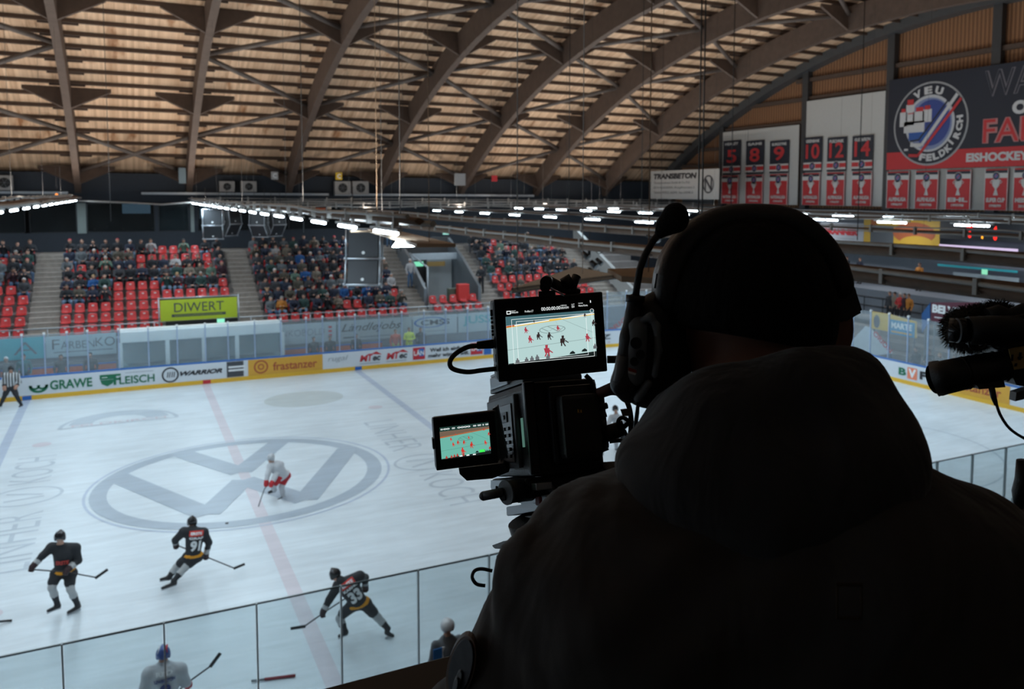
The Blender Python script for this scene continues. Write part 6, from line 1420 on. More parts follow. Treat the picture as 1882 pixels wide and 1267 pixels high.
pr = [('cap', a, c, .012, .012, 0) for a, c in zip(BPp, BPp[1:])]+[('cap', a+FV*.022, c+FV*.022, .011, .011, 0) for a, c in zip(BPp, BPp[1:])]+[('cap', a-FV*.02, c-FV*.02, .010, .010, 0) for a, c in zip(BPp, BPp[1:])]
me = sdf_mesh('headband', pr, .005, .012, [M_hs]); recenter(me, hs.location); link('headband', me, hs)
b = MB(); W = [A(x, y, .94) for x, y in ((1222, 508), (1232, 468), (1250, 436), (1280, 408))]; b.tube(W, .0022, n=6); W = [A(x, y, .938) for x, y in ((1231, 510), (1241, 470), (1259, 438), (1287, 411))]; b.tube(W, .0018, n=6); part(b, 'band_wire', flat((.10, .075, .055)), hs)
b = MB(); b.prism([A(1206, 503, .935), A(1229, 507, .935), A(1225, 534, .935), A(1202, 530, .935)], FV*.02); part(b, 'slider', M_hs, hs)
V, Fs, lo, hi = text_mesh('1', 0, .0, 1.)
def view_text(s, x0, y0, w_, h_, d, m_, name, parent, rot=0., bold=.02, shear=0.):
    b = MB(); V, Fs, lo, hi = text_mesh(s, shear, bold, 1.); sx = w_/(hi[0]-lo[0]); sy = h_/(hi[1]-lo[1]); bv = []
    for p in V:
        u, v = (p[0]-lo[0])*sx, -(p[1]-lo[1])*sy; bv.append(b.bm.verts.new(A(x0+u*math.cos(rot)-v*math.sin(rot), y0+u*math.sin(rot)+v*math.cos(rot), d)))
    for f in Fs:
        try: b.bm.faces.new([bv[k] for k in f])
        except ValueError: pass
    return part(b, name, m_, parent)
view_text('1', 1209, 527, 7, 17, .933, flat((.30, .31, .33)), 'slider_number', hs, rot=.12, bold=.03)
# left ear cup
def vcap(p, q_, r, r2, mi=0): return ('cap', A(*p), A(*q_), r, r2, mi)
pr = [vcap((1195, 590, .95), (1178, 700, .95), .024, .026), vcap((1215, 590, .955), (1200, 705, .955), .026, .028), vcap((1225, 580, .965), (1222, 690, .965), .028, .03), vcap((1212, 560, .95), (1195, 575, .945), .014, .018)]
me = sdf_mesh('ear_cup', pr, .004, .012, [M_hs]); recenter(me, hs.location); ec = link('ear_cup', me, hs)
pr = [vcap((1180, 590, .915), (1195, 582, .912), .004, .004), vcap((1195, 582, .912), (1207, 600, .912), .004, .004), vcap((1207, 600, .912), (1210, 645, .912), .004, .004), vcap((1210, 645, .912), (1203, 690, .912), .004, .0035), vcap((1192, 705, .915), (1172, 732, .92), .0045, .005)]
me = sdf_mesh('ear_cup_trim', pr, .0022, .004, [M_hsg]); recenter(me, hs.location); link('ear_cup_trim', me, hs)
pr = [vcap((1172, 600, .922), (1165, 690, .922), .012, .012)]
me = sdf_mesh('control_panel', pr, .003, .004, [M_hsg]); recenter(me, hs.location); link('control_panel', me, hs)
for k, (x, y, r_) in enumerate(((1169, 631, .0062), (1177, 652, .005), (1166, 665, .0048))):
    b = MB(); b.tube([A(x, y, .915), A(x, y, .895)], r_, n=16); part(b, 'knob', M_black, hs)
b = MB(); b.prism([A(1155, 676, .897), A(1170, 681, .897), A(1170, 686, .897), A(1155, 682, .897)], FV*.004); part(b, 'red_tag', flat((.35, .04, .03)), hs)
b = MB(); b.prism([A(1155, 682, .896), A(1169, 687, .896), A(1168, 690, .896), A(1155, 686, .896)], FV*.004); part(b, 'white_tag', WHT, hs)
# boom holder, boom, foam ball
pr = [vcap((1167, 552, .925), (1158, 620, .925), .0085, .0105), vcap((1158, 620, .925), (1146, 705, .925), .0105, .0135), vcap((1146, 705, .925), (1155, 722, .93), .0135, .012), vcap((1150, 712, .93), (1190, 724, .94), .011, .012), vcap((1190, 724, .94), (1225, 715, .95), .012, .01)]
me = sdf_mesh('boom_holder', pr, .0035, .006, [M_hs]); recenter(me, hs.location); link('boom_holder', me, hs)
b = MB(); b.tube([A(1136, 702, .917), A(1141, 680, .917), A(1146, 655, .917)], .006, n=10); part(b, 'grey_edge', M_hsg, hs)
b = MB(); b.tube([A(1167, 556, .922), A(1168, 543, .922)], .0105, n=14); b.tube([A(x, y, .92) for x, y in ((1168, 548), (1171, 525), (1176, 495), (1186, 468), (1199, 445), (1213, 428))], .0040, n=10); part(b, 'boom', M_hs, hs)
pr = [vcap((1212, 430, .92), (1224, 415, .92), .0055, .010), ('ell', A(1242, 400, .92), (.0145, .0145, .0165), HR, 0), vcap((1224, 415, .92), (1238, 404, .92), .010, .0135)]
me = sdf_mesh('microphone_foam', pr, .002, .006, [M_foam]); recenter(me, hs.location); link('microphone_foam', me, hs)
# right cup
b = MB(); b.prism([A(x, y, .965) for x, y in ((1520, 480), (1545, 487), (1557, 491), (1573, 533), (1587, 574), (1567, 585), (1553, 593), (1530, 590))], FV*.055); bmesh.ops.bevel(b.bm, geom=b.bm.edges[:], offset=.0025, segments=2, affect='EDGES'); part(b, 'ear_cup', M_hs, hs)
b = MB(); b.tube([A(x, y, .93) for x, y in ((1173, 735), (1172, 760), (1168, 790), (1165, 815))], .0018, n=8); b.tube([A(x, y, .93) for x, y in ((1173, 735), (1168, 770), (1166, 790))], .0015, n=6); part(b, 'cable', M_black, hs)
# ------------------------------------------------------------------ field monitor (frame from its corners)
def frame(TL, TR, BR, BL):
    """local frame of a flat thing: x right, y away, z up; returns matrix at its lower left corner, width, height"""
    TL, TR, BR, BL = [A(*p) for p in (TL, TR, BR, BL)]
    x = ((TR-TL)+(BR-BL))/2; z = ((TL-BL)+(TR-BR))/2; w_, h_ = x.length, z.length
    x.normalize(); z = (z-x*z.dot(x)).normalized(); y = z.cross(x); c = (TL+TR+BR+BL)/4; o = c-x*w_/2-z*h_/2
    M = Matrix(((x.x, y.x, z.x, o.x), (x.y, y.y, z.y, o.y), (x.z, y.z, z.z, o.z), (0, 0, 0, 1)))
    return M, w_, h_
M_body = mat('camera_body_black', (.012, .012, .013), .42, var=.15, bump=.15, bscale=300); M_bezel = mat('monitor_bezel', (.006, .006, .007), .3, var=.1)
M_alu = mat('anodised_grey', (.42, .45, .48), .45, metal=.8, var=.08); M_alud = mat('anodised_dark', (.10, .11, .12), .42, metal=.1, var=.1)
def P_in(M, t): return Matrix.Translation(-Vector(t.location))@M
def screen_art(M, t, w_, h_, x0, x1, z0, z1, tint, red, nm):
    """the game shown on a screen, laid out in the screen rectangle"""
    W, H = x1-x0, z1-z0; X = lambda u: x0+u*W; Z = lambda v: z0+v*H
    E_ice = emis(nm+'_ice', tint, 1.0); E_dk = emis(nm+'_dark', (.02, .03, .03), .5); E_ln = emis(nm+'_line', tuple(v*.55 for v in tint), 1); E_p1 = emis(nm+'_dark_figures', (.03, .02, .02) if not red else (.5, .03, .02), 1); E_p2 = emis(nm+'_red_figures', (.35, .04, .06) if not red else (.55, .04, .03), 1)
    E_yel = emis(nm+'_yellow', (.7, .45, .08) if not red else (.35, .12, .05), 1); E_tl = emis(nm+'_crowd', (.05, .12, .14) if not red else (.15, .10, .07), 1); E_w = emis(nm+'_white', (.8, .85, .85), 1); E_g = emis(nm+'_green', (.05, .8, .1), 1)
    b = MB(M); rect(b, x0, z0, x1, z1, E_ice, lift=.0006); o = part(b, 'screen', None, t)
    def sub(b, n): q = b.build(n, None); bmesh_ = None; q.parent = o; q.matrix_parent_inverse = Matrix.Translation(-Vector(t.location)); return q
    b = MB(M)
    def R4(p, m_, lf): b.poly([(X(u), -lf, Z(v)) for u, v in p], m_)
    R4([(0, .80), (1, .93), (1, 1), (0, 1)], E_tl, .0009); R4([(0, .78), (1, .915), (1, .935), (0, .81)], E_yel if red else E_w, .001); R4([(0, .765), (1, .9), (1, .92), (0, .785)], E_yel, .0011)
    R4([(.48, .845), (.62, .862), (.62, .895), (.48, .878)], E_yel, .0012); R4([(0, .775), (.09, .79), (.09, .82), (0, .805)], emis(nm+'_orange', (.5, .1, .03), 1), .0012)
    R4([(0, 0), (1, 0), (1, .115), (0, .01)], E_dk, .0012); R4([(0, .02), (0, 0), (.45, 0), (.45, .06)], E_dk, .0012)
    for (u0, v0, u1, v1, th) in ((0, .30, 1, .40, .006), (.62, .86, .97, .52, .005), (.34, .87, .20, .74, .004), (.55, .84, .64, .46, .004)):
        R4([(u0, v0), (u1, v1), (u1, v1+th*1.6), (u0, v0+th*1.6)], E_ln, .001)
    for k in range(24):                                        # logo ring
        a, c = 2*PI*k/24, 2*PI*(k+1)/24
        R4([(.51+.15*math.cos(a), .66+.085*math.sin(a)), (.51+.15*math.cos(c), .66+.085*math.sin(c)), (.51+.138*math.cos(c), .66+.072*math.sin(c)), (.51+.138*math.cos(a), .66+.072*math.sin(a))], E_ln, .001)
    for p, q_ in (((.38, .70), (.46, .62)), ((.46, .62), (.51, .67)), ((.51, .67), (.57, .60)), ((.57, .60), (.64, .70)), ((.45, .73), (.51, .67)), ((.51, .67), (.58, .73))):
        R4([p, q_, (q_[0]+.012, q_[1]+.005), (p[0]+.012, p[1]+.005)], E_ln, .0011)
    if nm == 'monitor':
        for u, v, u2, v2 in ((.06, .01, .97, .93), (.11, .05, .90, .88)):
            for p in ([(u, v), (u2, v), (u2, v+.008), (u, v+.008)], [(u, v2), (u2, v2), (u2, v2+.008), (u, v2+.008)], [(u, v), (u+.004, v), (u+.004, v2), (u, v2)], [(u2, v), (u2+.004, v), (u2+.004, v2), (u2, v2)]): R4(p, E_w, .0013)
    sub(b, 'picture')
    b = MB(M)
    def fig(u, v, s, m_, lean=0.):
        for P in ([(-.006, .045), (.006, .045), (.008, .065), (-.006, .065)], [(-.012+lean, .02), (.012+lean, .02), (.014, .047), (-.014, .047)], [(-.013, 0), (-.006, 0), (.0+lean, .022), (-.008+lean, .022)], [(.010, -.004), (.016, -.002), (.008+lean, .024), (0+lean, .022)], [(.012, .03), (.03, .015), (.032, .02), (.013, .038)]):
            b.poly([(X(u+a*s), -.0015, Z(v+c*s*1.7)) for a, c in P], m_)
    for u, v, s, k in ((.21, .63, 1.1, 1), (.25, .42, 1.35, 1), (.35, .47, 1.4, 0), (.47, .45, 1.4, 0), (.57, .62, 1.0, 1), (.62, .29, 2.0, 0), (.90, .34, 1.5, 1), (.43, .10, 2.2, 1), (.985, .66, 1.2, 0), (.31, .83, .5, 0), (.89, .86, .8, 0)):
        fig(u, v, s, (E_p1, E_p2)[k], lean=.004 if k else -.004)
    E_f = emis(nm+'_bench', (.12, .13, .14) if not red else (.35, .05, .04), 1)
    for u, v in ((.10, .015), (.20, .02), (.26, .035), (.32, .05), (.44, .04), (.985, .17)): b.poly([(X(u+a), -.0016, Z(v+c)) for a, c in ((-.022, 0), (.022, 0), (.02, .06), (.008, .075), (.008, .105), (-.008, .105), (-.008, .075), (-.02, .06))], E_f)
    for u, v in ((.72, .10), (.86, .13)): b.poly([(X(u+a), -.0016, Z(v+c)) for a, c in ((-.035, 0), (.03, 0), (.03, .03), (.005, .07), (-.025, .04))], E_dk)
    sub(b, 'figures')
    return o, E_w, E_g, sub
Mo, mw, mh = frame((906, 550.5, 1.39), (1105, 537, 1.445), (1119.5, 682, 1.445), (918, 703.5, 1.39))
mon = empty('field_monitor', A(1012, 700, 1.43), 0, 'black field monitor on top of the broadcast camera showing the hockey game', 'monitor')
b = MB(Mo); b.b2((0, 0, 0), (mw, .006, mh), bev=.003); part(b, 'bezel', M_bezel, mon)
b = MB(Mo); b.b2((-.0005, .006, .002), (mw-.002, .034, mh-.002), bev=.004); part(b, 'housing', M_alud, mon)
sx0, sx1, sz0, sz1 = mw*.095, mw*.905, mh*.20, mh*.78
o, E_w, E_g, sub = screen_art(Mo, mon, mw, mh, sx0, sx1, sz0, sz1, (.40, .56, .55), False, 'monitor')
b = MB(Mo); tz = sz1+mh*.035
def mtext(s, u, w_, h_, dz=0): text_into(b, s, sx0+(sx1-sx0)*u, tz+dz, (sx1-sx0)*w_, h_, E_w, bold=.0, lift=.0012)
mtext('00:00:00:00', .40, .215, mh*.042, mh*.005); mtext('1080p50', .055, .085, mh*.024, -mh*.004); mtext('ProRes LT', .215, .095, mh*.024, 0); mtext('MEDIA', .62, .07, mh*.012, mh*.045); mtext('50%/HDMI', .62, .09, mh*.026, mh*.008)
mtext('LUT', .745, .035, mh*.012, mh*.05); mtext('SDI', .745, .03, mh*.026, mh*.014); mtext('NONE', .825, .05, mh*.012, mh*.056); mtext('Name Karte', .825, .105, mh*.024, mh*.02); mtext('FORMAT', .055, .06, mh*.010, mh*.025)
for p in ((sx0+.003, tz-.001, sx0+.008, tz+.0003), (sx0+.003, tz+.0035, sx0+.008, tz+.0048), (sx0+.002, tz-.001, sx0+.0032, tz+.0048), (sx0+.0078, tz-.001, sx0+.009, tz+.0048)): rect(b, *p, E_w, lift=.0012)
disc(b, (sx1-.004, sz1-.001), .0035, E_w, lift=.0018, r0=.0028, n=20); rect(b, sx1-.006, tz+.008, sx1-.0045, tz+.012, E_w, lift=.0012)
sub(b, 'status_text')
b = MB(Mo); text_into(b, 'Blackmagicdesign', mw*.46, mh*.085, mw*.07, mh*.014, flat((.08, .08, .085)), lift=.0006, bold=.0); part(b, 'maker_mark', None, mon)
b = MB(Mo)
for k, v in enumerate((.86, .82, .77, .72, .66, .61, .57)):
    b.tube([(-.0035, .018, mh*v), (.002, .018, mh*v)], .0035 if k in (1, 4) else .0022, n=10)
part(b, 'side_button', M_black, mon)
b = MB(Mo); b.b2((-.0012, .008, mh*.40), (.001, .03, mh*.55)); b.b2((-.0012, .010, mh*.12), (.001, .028, mh*.20)); b.b2((-.0012, .010, mh*.24), (.001, .028, mh*.33)); part(b, 'side_port', M_black, mon)
b = MB(Mo); b.tube([(-.002, .018, mh*.475), (-.001, .018, mh*.475)], .007, M_alu, n=14); part(b, 'audio_port', None, mon)
def cable(name, pts, d, r, label=None, cat='cable', parent=None, m_=None):
    P = [A(p[0], p[1], p[2] if len(p) > 2 else d) for p in pts]
    # smooth
    Q = []
    for i in range(len(P)-1):
        p0, p1, p2, p3 = P[max(i-1, 0)], P[i], P[i+1], P[min(i+2, len(P)-1)]
        for k in range(5):
            s = k/5; Q.append(.5*((2*p1)+(p2-p0)*s+(2*p0-5*p1+4*p2-p3)*s*s+(3*p1-p0-3*p2+p3)*s**3))
    Q.append(P[-1]); b = MB(); b.tube(Q, r, n=10)
    if parent: return part(b, name, m_ or M_black, parent)
    return tag(b.build(name, m_ or M_black, None, loc=P[0]), label, cat)
hd = empty('video_cable', A(890, 635, 1.40), 0, 'thick black video cable looping out of the left side of the field monitor', 'cable')
b = MB(); b.prism([A(876, 629, 1.40), A(905, 625, 1.40), A(906, 641, 1.40), A(877, 642, 1.40)], FV*.014); part(b, 'plug', M_black, hd)
cable('cord', ((878, 636), (860, 638), (838, 650), (827, 665), (832, 678), (858, 684), (885, 681), (912, 678)), 1.405, .0042, parent=hd)
cable('power_cable', ((1116, 661, 1.45), (1130, 661, 1.45), (1145, 660, 1.44), (1170, 668, 1.45)), 1.45, .0065, 'short black cable between the monitor and the headset side')
# articulated arm with clamps on the monitor
arm = empty('articulated_arm', A(1030, 540, 1.42), 0, 'black articulated arm with round knobs on top of the field monitor', 'arm')
b = MB(); b.prism([A(990, 536, 1.41), A(1020, 534, 1.41), A(1021, 545, 1.41), A(990, 547, 1.41)], FV*.03); part(b, 'shoe_mount', M_black, arm)
b = MB(); b.tube([A(1002, 528, 1.40), A(1006, 518, 1.43)], .009, n=16); b.tube([A(1003, 519, 1.385), A(1006, 516, 1.42)], .0095, n=20); part(b, 'knob', M_black, arm)
b = MB(); b.tube([A(1010, 517, 1.43), A(1035, 530, 1.44), A(1063, 540, 1.45)], .0085, n=12); part(b, 'rod', M_body, arm)
b = MB(); b.tube([A(1035, 524, 1.44), A(1052, 514, 1.44)], .0115, n=20); b.tube([A(1050, 530, 1.44), A(1060, 508, 1.45)], .008, n=14); part(b, 'clamp_head', M_black, arm)
b = MB(); b.tube([A(1012, 531, 1.42), A(1037, 543, 1.42)], .0016, n=6); part(b, 'steel_pin', M_galv, arm)

# ------------------------------------------------------------------ broadcast camera on the tripod
CB, cw, chh = frame((985, 703, 1.445), (1093, 692, 1.485), (1118, 860, 1.455), (1005, 868, 1.415))
cam_t = empty('broadcast_camera', A(1050, 860, 1.45), 0, 'black broadcast camera body seen from behind with fold out screen', 'video camera')
L_ = .26                                                       # body length
def cbx(name, p, q_, m_, bev=.004): b = MB(CB); b.b2(p, q_, bev=bev); return part(b, name, m_, cam_t)
cbx('body', (-.022, .0, -.004), (cw, L_, chh), M_body, .012)
cbx('battery_plate', (.012, -.022, .012), (cw-.012, .0, chh-.012), M_bezel, .006)
cbx('battery', (.020, -.055, .020), (cw-.022, -.022, chh-.03), M_body, .008)
b = MB(CB); text_into(b, 'R', cw*.42, chh*.60, .004, .006, flat((.55, .30, .04)), bold=.03, lift=.0565); rect(b, cw*.42+.005, chh*.60, cw*.42+.0075, chh*.60+.005, flat((.55, .30, .04)), lift=.0565); part(b, 'yellow_mark', None, cam_t)
# left side of the body: panel frame, cavity with buttons
def side(name, y0, y1, z0, z1, x0, x1, m_, bev=.002): return cbx(name, (x0, y0, z0), (x1, y1, z1), m_, bev)
side('side_panel_frame', .05, .235, .012, chh-.015, -.030, -.020, M_alud, .003)
side('side_cavity', .065, .21, .022, chh-.03, -.032, -.028, M_bezel, .001)
b = MB(CB)
for j in range(5):
    for i in range(3): b.b2((-.0345, .082+.026*i, .030+.012*j), (-.031, .097+.026*i, .036+.012*j), bev=.001)
part(b, 'button_group', M_black, cam_t)
b = MB(CB); b.b2((-.034, .09, chh*.60), (-.031, .13, chh*.72), bev=.001); b.tube([(-.036, .105, chh*.66), (-.031, .105, chh*.66)], .004, n=12); part(b, 'dial', M_alud, cam_t)
side('green_lit_strip', .030, .040, chh*.30, chh*.62, -.0235, -.0215, emis('side_glow', (.25, .55, .45), .25), .0005)
side('rear_rib', -.004, .012, .0, chh, -.026, -.006, M_bezel, .004)
# top plate and handle stubs
cbx('top_plate', (-.020, .02, chh), (cw-.02, L_-.02, chh+.010), M_alud, .003)
b = MB(CB); b.b2((-.025, .10, chh+.006), (.018, .22, chh+.030), bev=.004); b.b2((-.024, .105, chh+.030), (.017, .215, chh+.035), bev=.002); part(b, 'handle_block', M_alu, cam_t)
b = MB(CB); b.b2((.0, .03, chh+.008), (.03, .08, chh+.026), bev=.003); part(b, 'handle_rear_block', M_alu, cam_t)
b = MB(CB); b.tube([(.045, .08, chh), (.045, .08, chh+.03)], .010, n=14); b.b2((.02, .05, chh+.0), (cw-.01, .13, chh+.014), bev=.003); part(b, 'monitor_mount', M_black, cam_t)
# lower rail with teeth and base
pts = [(-.034, 0, -.010)]; z0_, z1_ = -.030, -.008
b = MB(CB); prof = [(.04, z0_), (.04, z1_), (.20, z1_), (.20, z0_)]
prof = [(.035, z1_), (.22, z1_), (.225, z1_-.012), (.215, z0_), (.195, z0_), (.188, z1_-.010), (.172, z1_-.010), (.165, z0_), (.14, z0_), (.133, z1_-.010), (.117, z1_-.010), (.11, z0_), (.05, z0_)]
b.prism([(-.036, y, z) for y, z in prof], (.012, 0, 0)); part(b, 'toothed_rail', M_alu, cam_t)
cbx('base_plate', (-.030, .02, -.040), (cw-.01, L_-.02, -.006), M_body, .006)
cbx('rear_foot', (-.020, -.008, -.026), (.008, .02, -.014), M_alu, .002)
b = MB(CB); b.tube([(cw*.42, L_, chh*.45), (cw*.42, L_+.05, chh*.44), (cw*.42, L_+.17, chh*.40)], .05, n=28, rs=[.046, .052, .056]); part(b, 'lens', M_body, cam_t)
b = MB(CB)
for k in range(6): b.tube([(cw*.42, L_+.05+.018*k, chh*.44-.001*k), (cw*.42, L_+.058+.018*k, chh*.44-.001*k)], .0565, n=28)
part(b, 'lens_ring', M_bezel, cam_t)
# right hand connectors
b = MB(CB)
for k in range(8):
    z = .03+.014*k; b.tube([(cw-.006, -.004-.003*(k % 2), z), (cw+.004+.003*(k % 3), -.008, z+.003)], .0055, n=12)
    b.tube([(cw-.018, -.004, z), (cw-.018, -.012, z)], .0055, n=12)
part(b, 'connector_group', M_alud, cam_t)
cbx('right_module', (cw-.004, .02, .03), (cw+.020, .20, chh-.02), M_body, .006)
# fold-out screen
LM, lw, lh = frame((793, 768, 1.43), (907, 755.5, 1.455), (919, 851, 1.455), (804, 866, 1.43))
b = MB(LM); b.b2((0, 0, 0), (lw, .006, lh), bev=.003); part(b, 'screen_bezel', M_bezel, cam_t)
b = MB(LM); b.b2((-.001, .006, .001), (lw+.004, .022, lh-.001), bev=.005); part(b, 'screen_housing', M_alud, cam_t)
b = MB(LM); b.b2((-.003, .004, lh*.40), (.002, .020, lh*.60), bev=.001); part(b, 'screen_latch', M_black, cam_t)
o, E_w2, E_g2, sub2 = screen_art(LM, cam_t, lw, lh, lw*.095, lw*.885, lh*.20, lh*.72, (.13, .40, .33), True, 'foldout')
b = MB(LM); X0, X1, ZT = lw*.095, lw*.885, lh*.735
rect(b, X0, lh*.72, X1, lh*.80, emis('foldout_bar', (.02, .06, .05), .6), lift=.0006)
for u, w_ in ((.02, .05), (.08, .12), (.25, .06), (.36, .26), (.68, .06), (.77, .07), (.87, .03), (.93, .06)): text_into(b, '0000'[:max(2, int(w_*18))], X0+(X1-X0)*u, lh*.745, (X1-X0)*w_, lh*.03, E_w2, lift=.0012)
for u in (.36, .50, .63): rect(b, X0+(X1-X0)*u, lh*.215, X0+(X1-X0)*(u+.06), lh*.235, E_w2, lift=.0018)
rect(b, X0+(X1-X0)*.77, lh*.25, X0+(X1-X0)*.88, lh*.30, E_g2, lift=.0018)
for k in range(4): rect(b, X0+(X1-X0)*(.89+.025*k), lh*.25, X0+(X1-X0)*(.905+.025*k), lh*(.27+.01*(k % 2)), flat((.5, .45, .05)), lift=.0018)
sub2(b, 'status_text')
b = MB(); b.prism([A(905, 752, 1.47), A(914, 747, 1.47), A(932, 838, 1.47), A(920, 850, 1.47)], FV*.02); part(b, 'hinge', M_alud, cam_t)
b = MB(); b.prism([A(843, 861, 1.50), A(925, 852, 1.50), A(935, 868, 1.50), A(905, 880, 1.50), A(858, 884, 1.50), A(845, 872, 1.50)], FV*.10); part(b, 'lens_hood', M_body, cam_t)
# cables at the right of the body
cb = empty('cable_bunch', A(1150, 800, 1.43), 0, 'bunch of black camera cables with a cloth tag beside the broadcast camera', 'cable')
b = MB(); b.tube([A(1108, 800, 1.43), A(1122, 795, 1.43), A(1148, 786, 1.43)], .011, n=14, rs=[.012, .0135, .0125]); part(b, 'thick_plug', M_black, cb)
cable('cord', ((1146, 786), (1158, 776), (1166, 782), (1170, 800)), 1.43, .004, parent=cb)
cable('cord', ((1140, 790), (1136, 775), (1145, 768), (1160, 778), (1172, 788)), 1.42, .0035, parent=cb)
cable('cord', ((1112, 724), (1128, 722), (1145, 728), (1156, 748), (1160, 775), (1158, 805), (1155, 825)), 1.43, .0045, parent=cb)
cable('cord', ((1120, 812), (1140, 810), (1152, 816), (1158, 830)), 1.44, .0035, parent=cb)
cable('cord', ((1148, 792), (1152, 800), (1160, 798), (1158, 788)), 1.42, .0030, parent=cb)
b = MB(); b.tube([A(1100, 724, 1.43), A(1130, 712, 1.42)], .010, n=14, rs=[.009, .0105]); part(b, 'red_brown_plug', flat((.09, .025, .018)), cb)
b = MB(); b.prism([A(1140, 753, 1.42), A(1160, 751, 1.42), A(1160, 765, 1.42), A(1144, 765, 1.42)], FV*.003); part(b, 'cloth_tag', flat((.12, .095, .07)), cb)
cable('monitor_cable', ((1076, 690, 1.45), (1086, 700, 1.45), (1092, 715, 1.45), (1098, 728, 1.45)), 1.45, .004, 'short cable from the monitor down to the camera body')

# tripod with fluid head
tp = empty('tripod', Vector((A(1010, 990, 1.45).x, A(1010, 990, 1.45).y, FZ)), 0, 'tripod with fluid head, grey plates and a side handle under the camera', 'tripod')
def vbox(name, pts, d, th, m_, dd=0): b = MB(); xm = max(q[0] for q in pts); b.prism([A(x, y, d+(xm-x)*.0018) for i, (x, y) in enumerate(pts)], RV*th*.5+FV*th*.12); bmesh.ops.bevel(b.bm, geom=b.bm.edges[:], offset=.0012, segments=2, affect='EDGES'); return part(b, name, m_, tp)
vbox('camera_plate', [(950, 862), (1100, 850), (1115, 866), (1090, 880), (975, 888), (955, 880)], 1.44, .14, M_body)
b = MB(); b.prism([A(x, y, 1.40+(1019-x)*.0020) for x, y in ((961, 911), (968, 885), (985, 876), (996, 877), (1019, 904), (1014, 909), (1004, 901), (993, 890), (984, 889), (975, 897), (969, 912))], RV*.006+FV*.002); part(b, 'grey_bow', M_alu, tp)
vbox('head_block', [(940, 889), (965, 885), (1030, 880), (1060, 890), (1040, 925), (950, 925)], 1.415, .10, M_body)
b = MB(); b.tube([A(928, 906, 1.41), A(945, 903, 1.42), A(975, 900, 1.44)], .019, n=24); part(b, 'drag_cylinder', M_body, tp)
b = MB(); b.tube([A(929, 906, 1.405), A(933, 905, 1.408)], .0205, n=24); part(b, 'drag_ring', M_alud, tp)
b = MB(); b.tube([A(889, 912, 1.41), A(925, 905, 1.41)], .0078, n=16); b.ball(A(889, 912, 1.41), .0078); part(b, 'side_handle', M_alud, tp)
b = MB(); b.tube([A(923, 915, 1.405), A(927, 913, 1.41)], .006, n=12); part(b, 'small_knob', M_black, tp)
vbox('upper_slide_plate', [(955, 918), (1003, 910), (1006, 922), (958, 931)], 1.40, .07, M_alu)
vbox('slide_plate', [(930, 932), (978, 925), (1000, 928), (1000, 936), (931, 949)], 1.40, .09, M_alu)
vbox('red_lever', [(983, 914), (991, 913), (992, 928), (984, 930)], 1.395, .01, flat((.16, .015, .02)))
vbox('plate_edge', [(930, 941), (1005, 931), (1005, 935), (931, 946)], 1.396, .01, M_alud)
vbox('bowl_top', [(938, 958), (960, 950), (990, 947), (1010, 950), (1010, 968), (938, 970)], 1.40, .10, M_alud)
vbox('bowl_clamp', [(903, 1003), (925, 995), (960, 990), (960, 1012), (908, 1009)], 1.40, .08, M_alud)
hub = A(1000, 1000, 1.46); b = MB(); b.tube([A(985, 950, 1.46), hub, hub-Vector((0, 0, .12))], .05, n=20); part(b, 'centre_column', M_body, tp)
for k in range(3):
    an = .5+2*PI*k/3; b = MB(); f_ = Vector((hub.x+.42*math.cos(an), hub.y+.42*math.sin(an), FZ+.01)); b.tube([hub-Vector((0, 0, .05)), hub.lerp(f_, .5), f_], .018, n=10, rs=[.022, .018, .014]); part(b, 'leg', M_body, tp)
cable('loop_cable', ((905, 1050), (885, 1046), (872, 1050), (868, 1062), (876, 1074), (892, 1077)), 1.10, .0023, 'small black cable loop sticking out left of the jacket sleeve')

# ------------------------------------------------------------------ second camera at the right edge
rc = empty('camcorder', A(1880, 700, 2.05), 0, 'second black camera with long zoom lens at the right edge', 'video camera')
D2 = 2.0; M_fur = mat('fur_windshield', (.035, .028, .020), .95, var=.4, scale=50)
b = MB(); pts = [(1723, 697, 2.07), (1735, 694, 2.06), (1762, 688, 2.06), (1790, 682, 2.05), (1820, 677, 2.05), (1850, 671, 2.05)]
b.tube([A(*p) for p in pts], .04, n=32, rs=[.042, .041, .040, .038, .038, .034]); part(b, 'lens_barrel', M_body, rc)
b = MB(); b.tube([A(1716, 697, 2.08), A(1734, 693, 2.07)], .043, n=32, rs=[.0435, .0415]); part(b, 'lens_hood', M_bezel, rc)
b = MB(); b.tube([A(1715.2, 697.2, 2.081), A(1716.2, 697, 2.08)], .036, n=32); part(b, 'front_glass', mat('lens_glass', (.01, .012, .014), .1), rc)
for x in (1770, 1783, 1797, 1811, 1826, 1838):
    y = 688-(x-1762)*.19; b = MB(); b.tube([A(x, y, 2.055), A(x+5, y-1, 2.055)], .0405-(x-1770)*.00002, n=32); part(b, 'zoom_ring', M_bezel, rc)
b = MB(); b.prism([A(1795, 708, 2.0), A(1845, 700, 2.02), A(1848, 712, 2.02), A(1800, 716, 2.0)], FV*.03); part(b, 'servo_grip', M_body, rc)
b = MB(); b.prism([A(x, y, 2.03) for x, y in ((1843, 640), (1852, 634), (1900, 628), (1960, 622), (1960, 705), (1890, 712), (1868, 708), (1850, 668))], FV*.16); part(b, 'camera_body', M_body, rc)
b = MB(); b.prism([A(x, y, 2.015) for x, y in ((1854, 641), (1900, 634), (1900, 674), (1864, 680))], FV*.004); part(b, 'yellow_side_label', flat((.50, .34, .12)), rc)
b = MB()
for p in ((1860, 652, 1863, 664), (1874, 648, 1878, 662), (1866, 668, 1870, 674), (1872, 656, 1880, 659)): b.prism([A(p[0], p[1], 2.012), A(p[2], p[1], 2.012), A(p[2]-1, p[3], 2.012), A(p[0]-2, p[3], 2.012)], FV*.002)
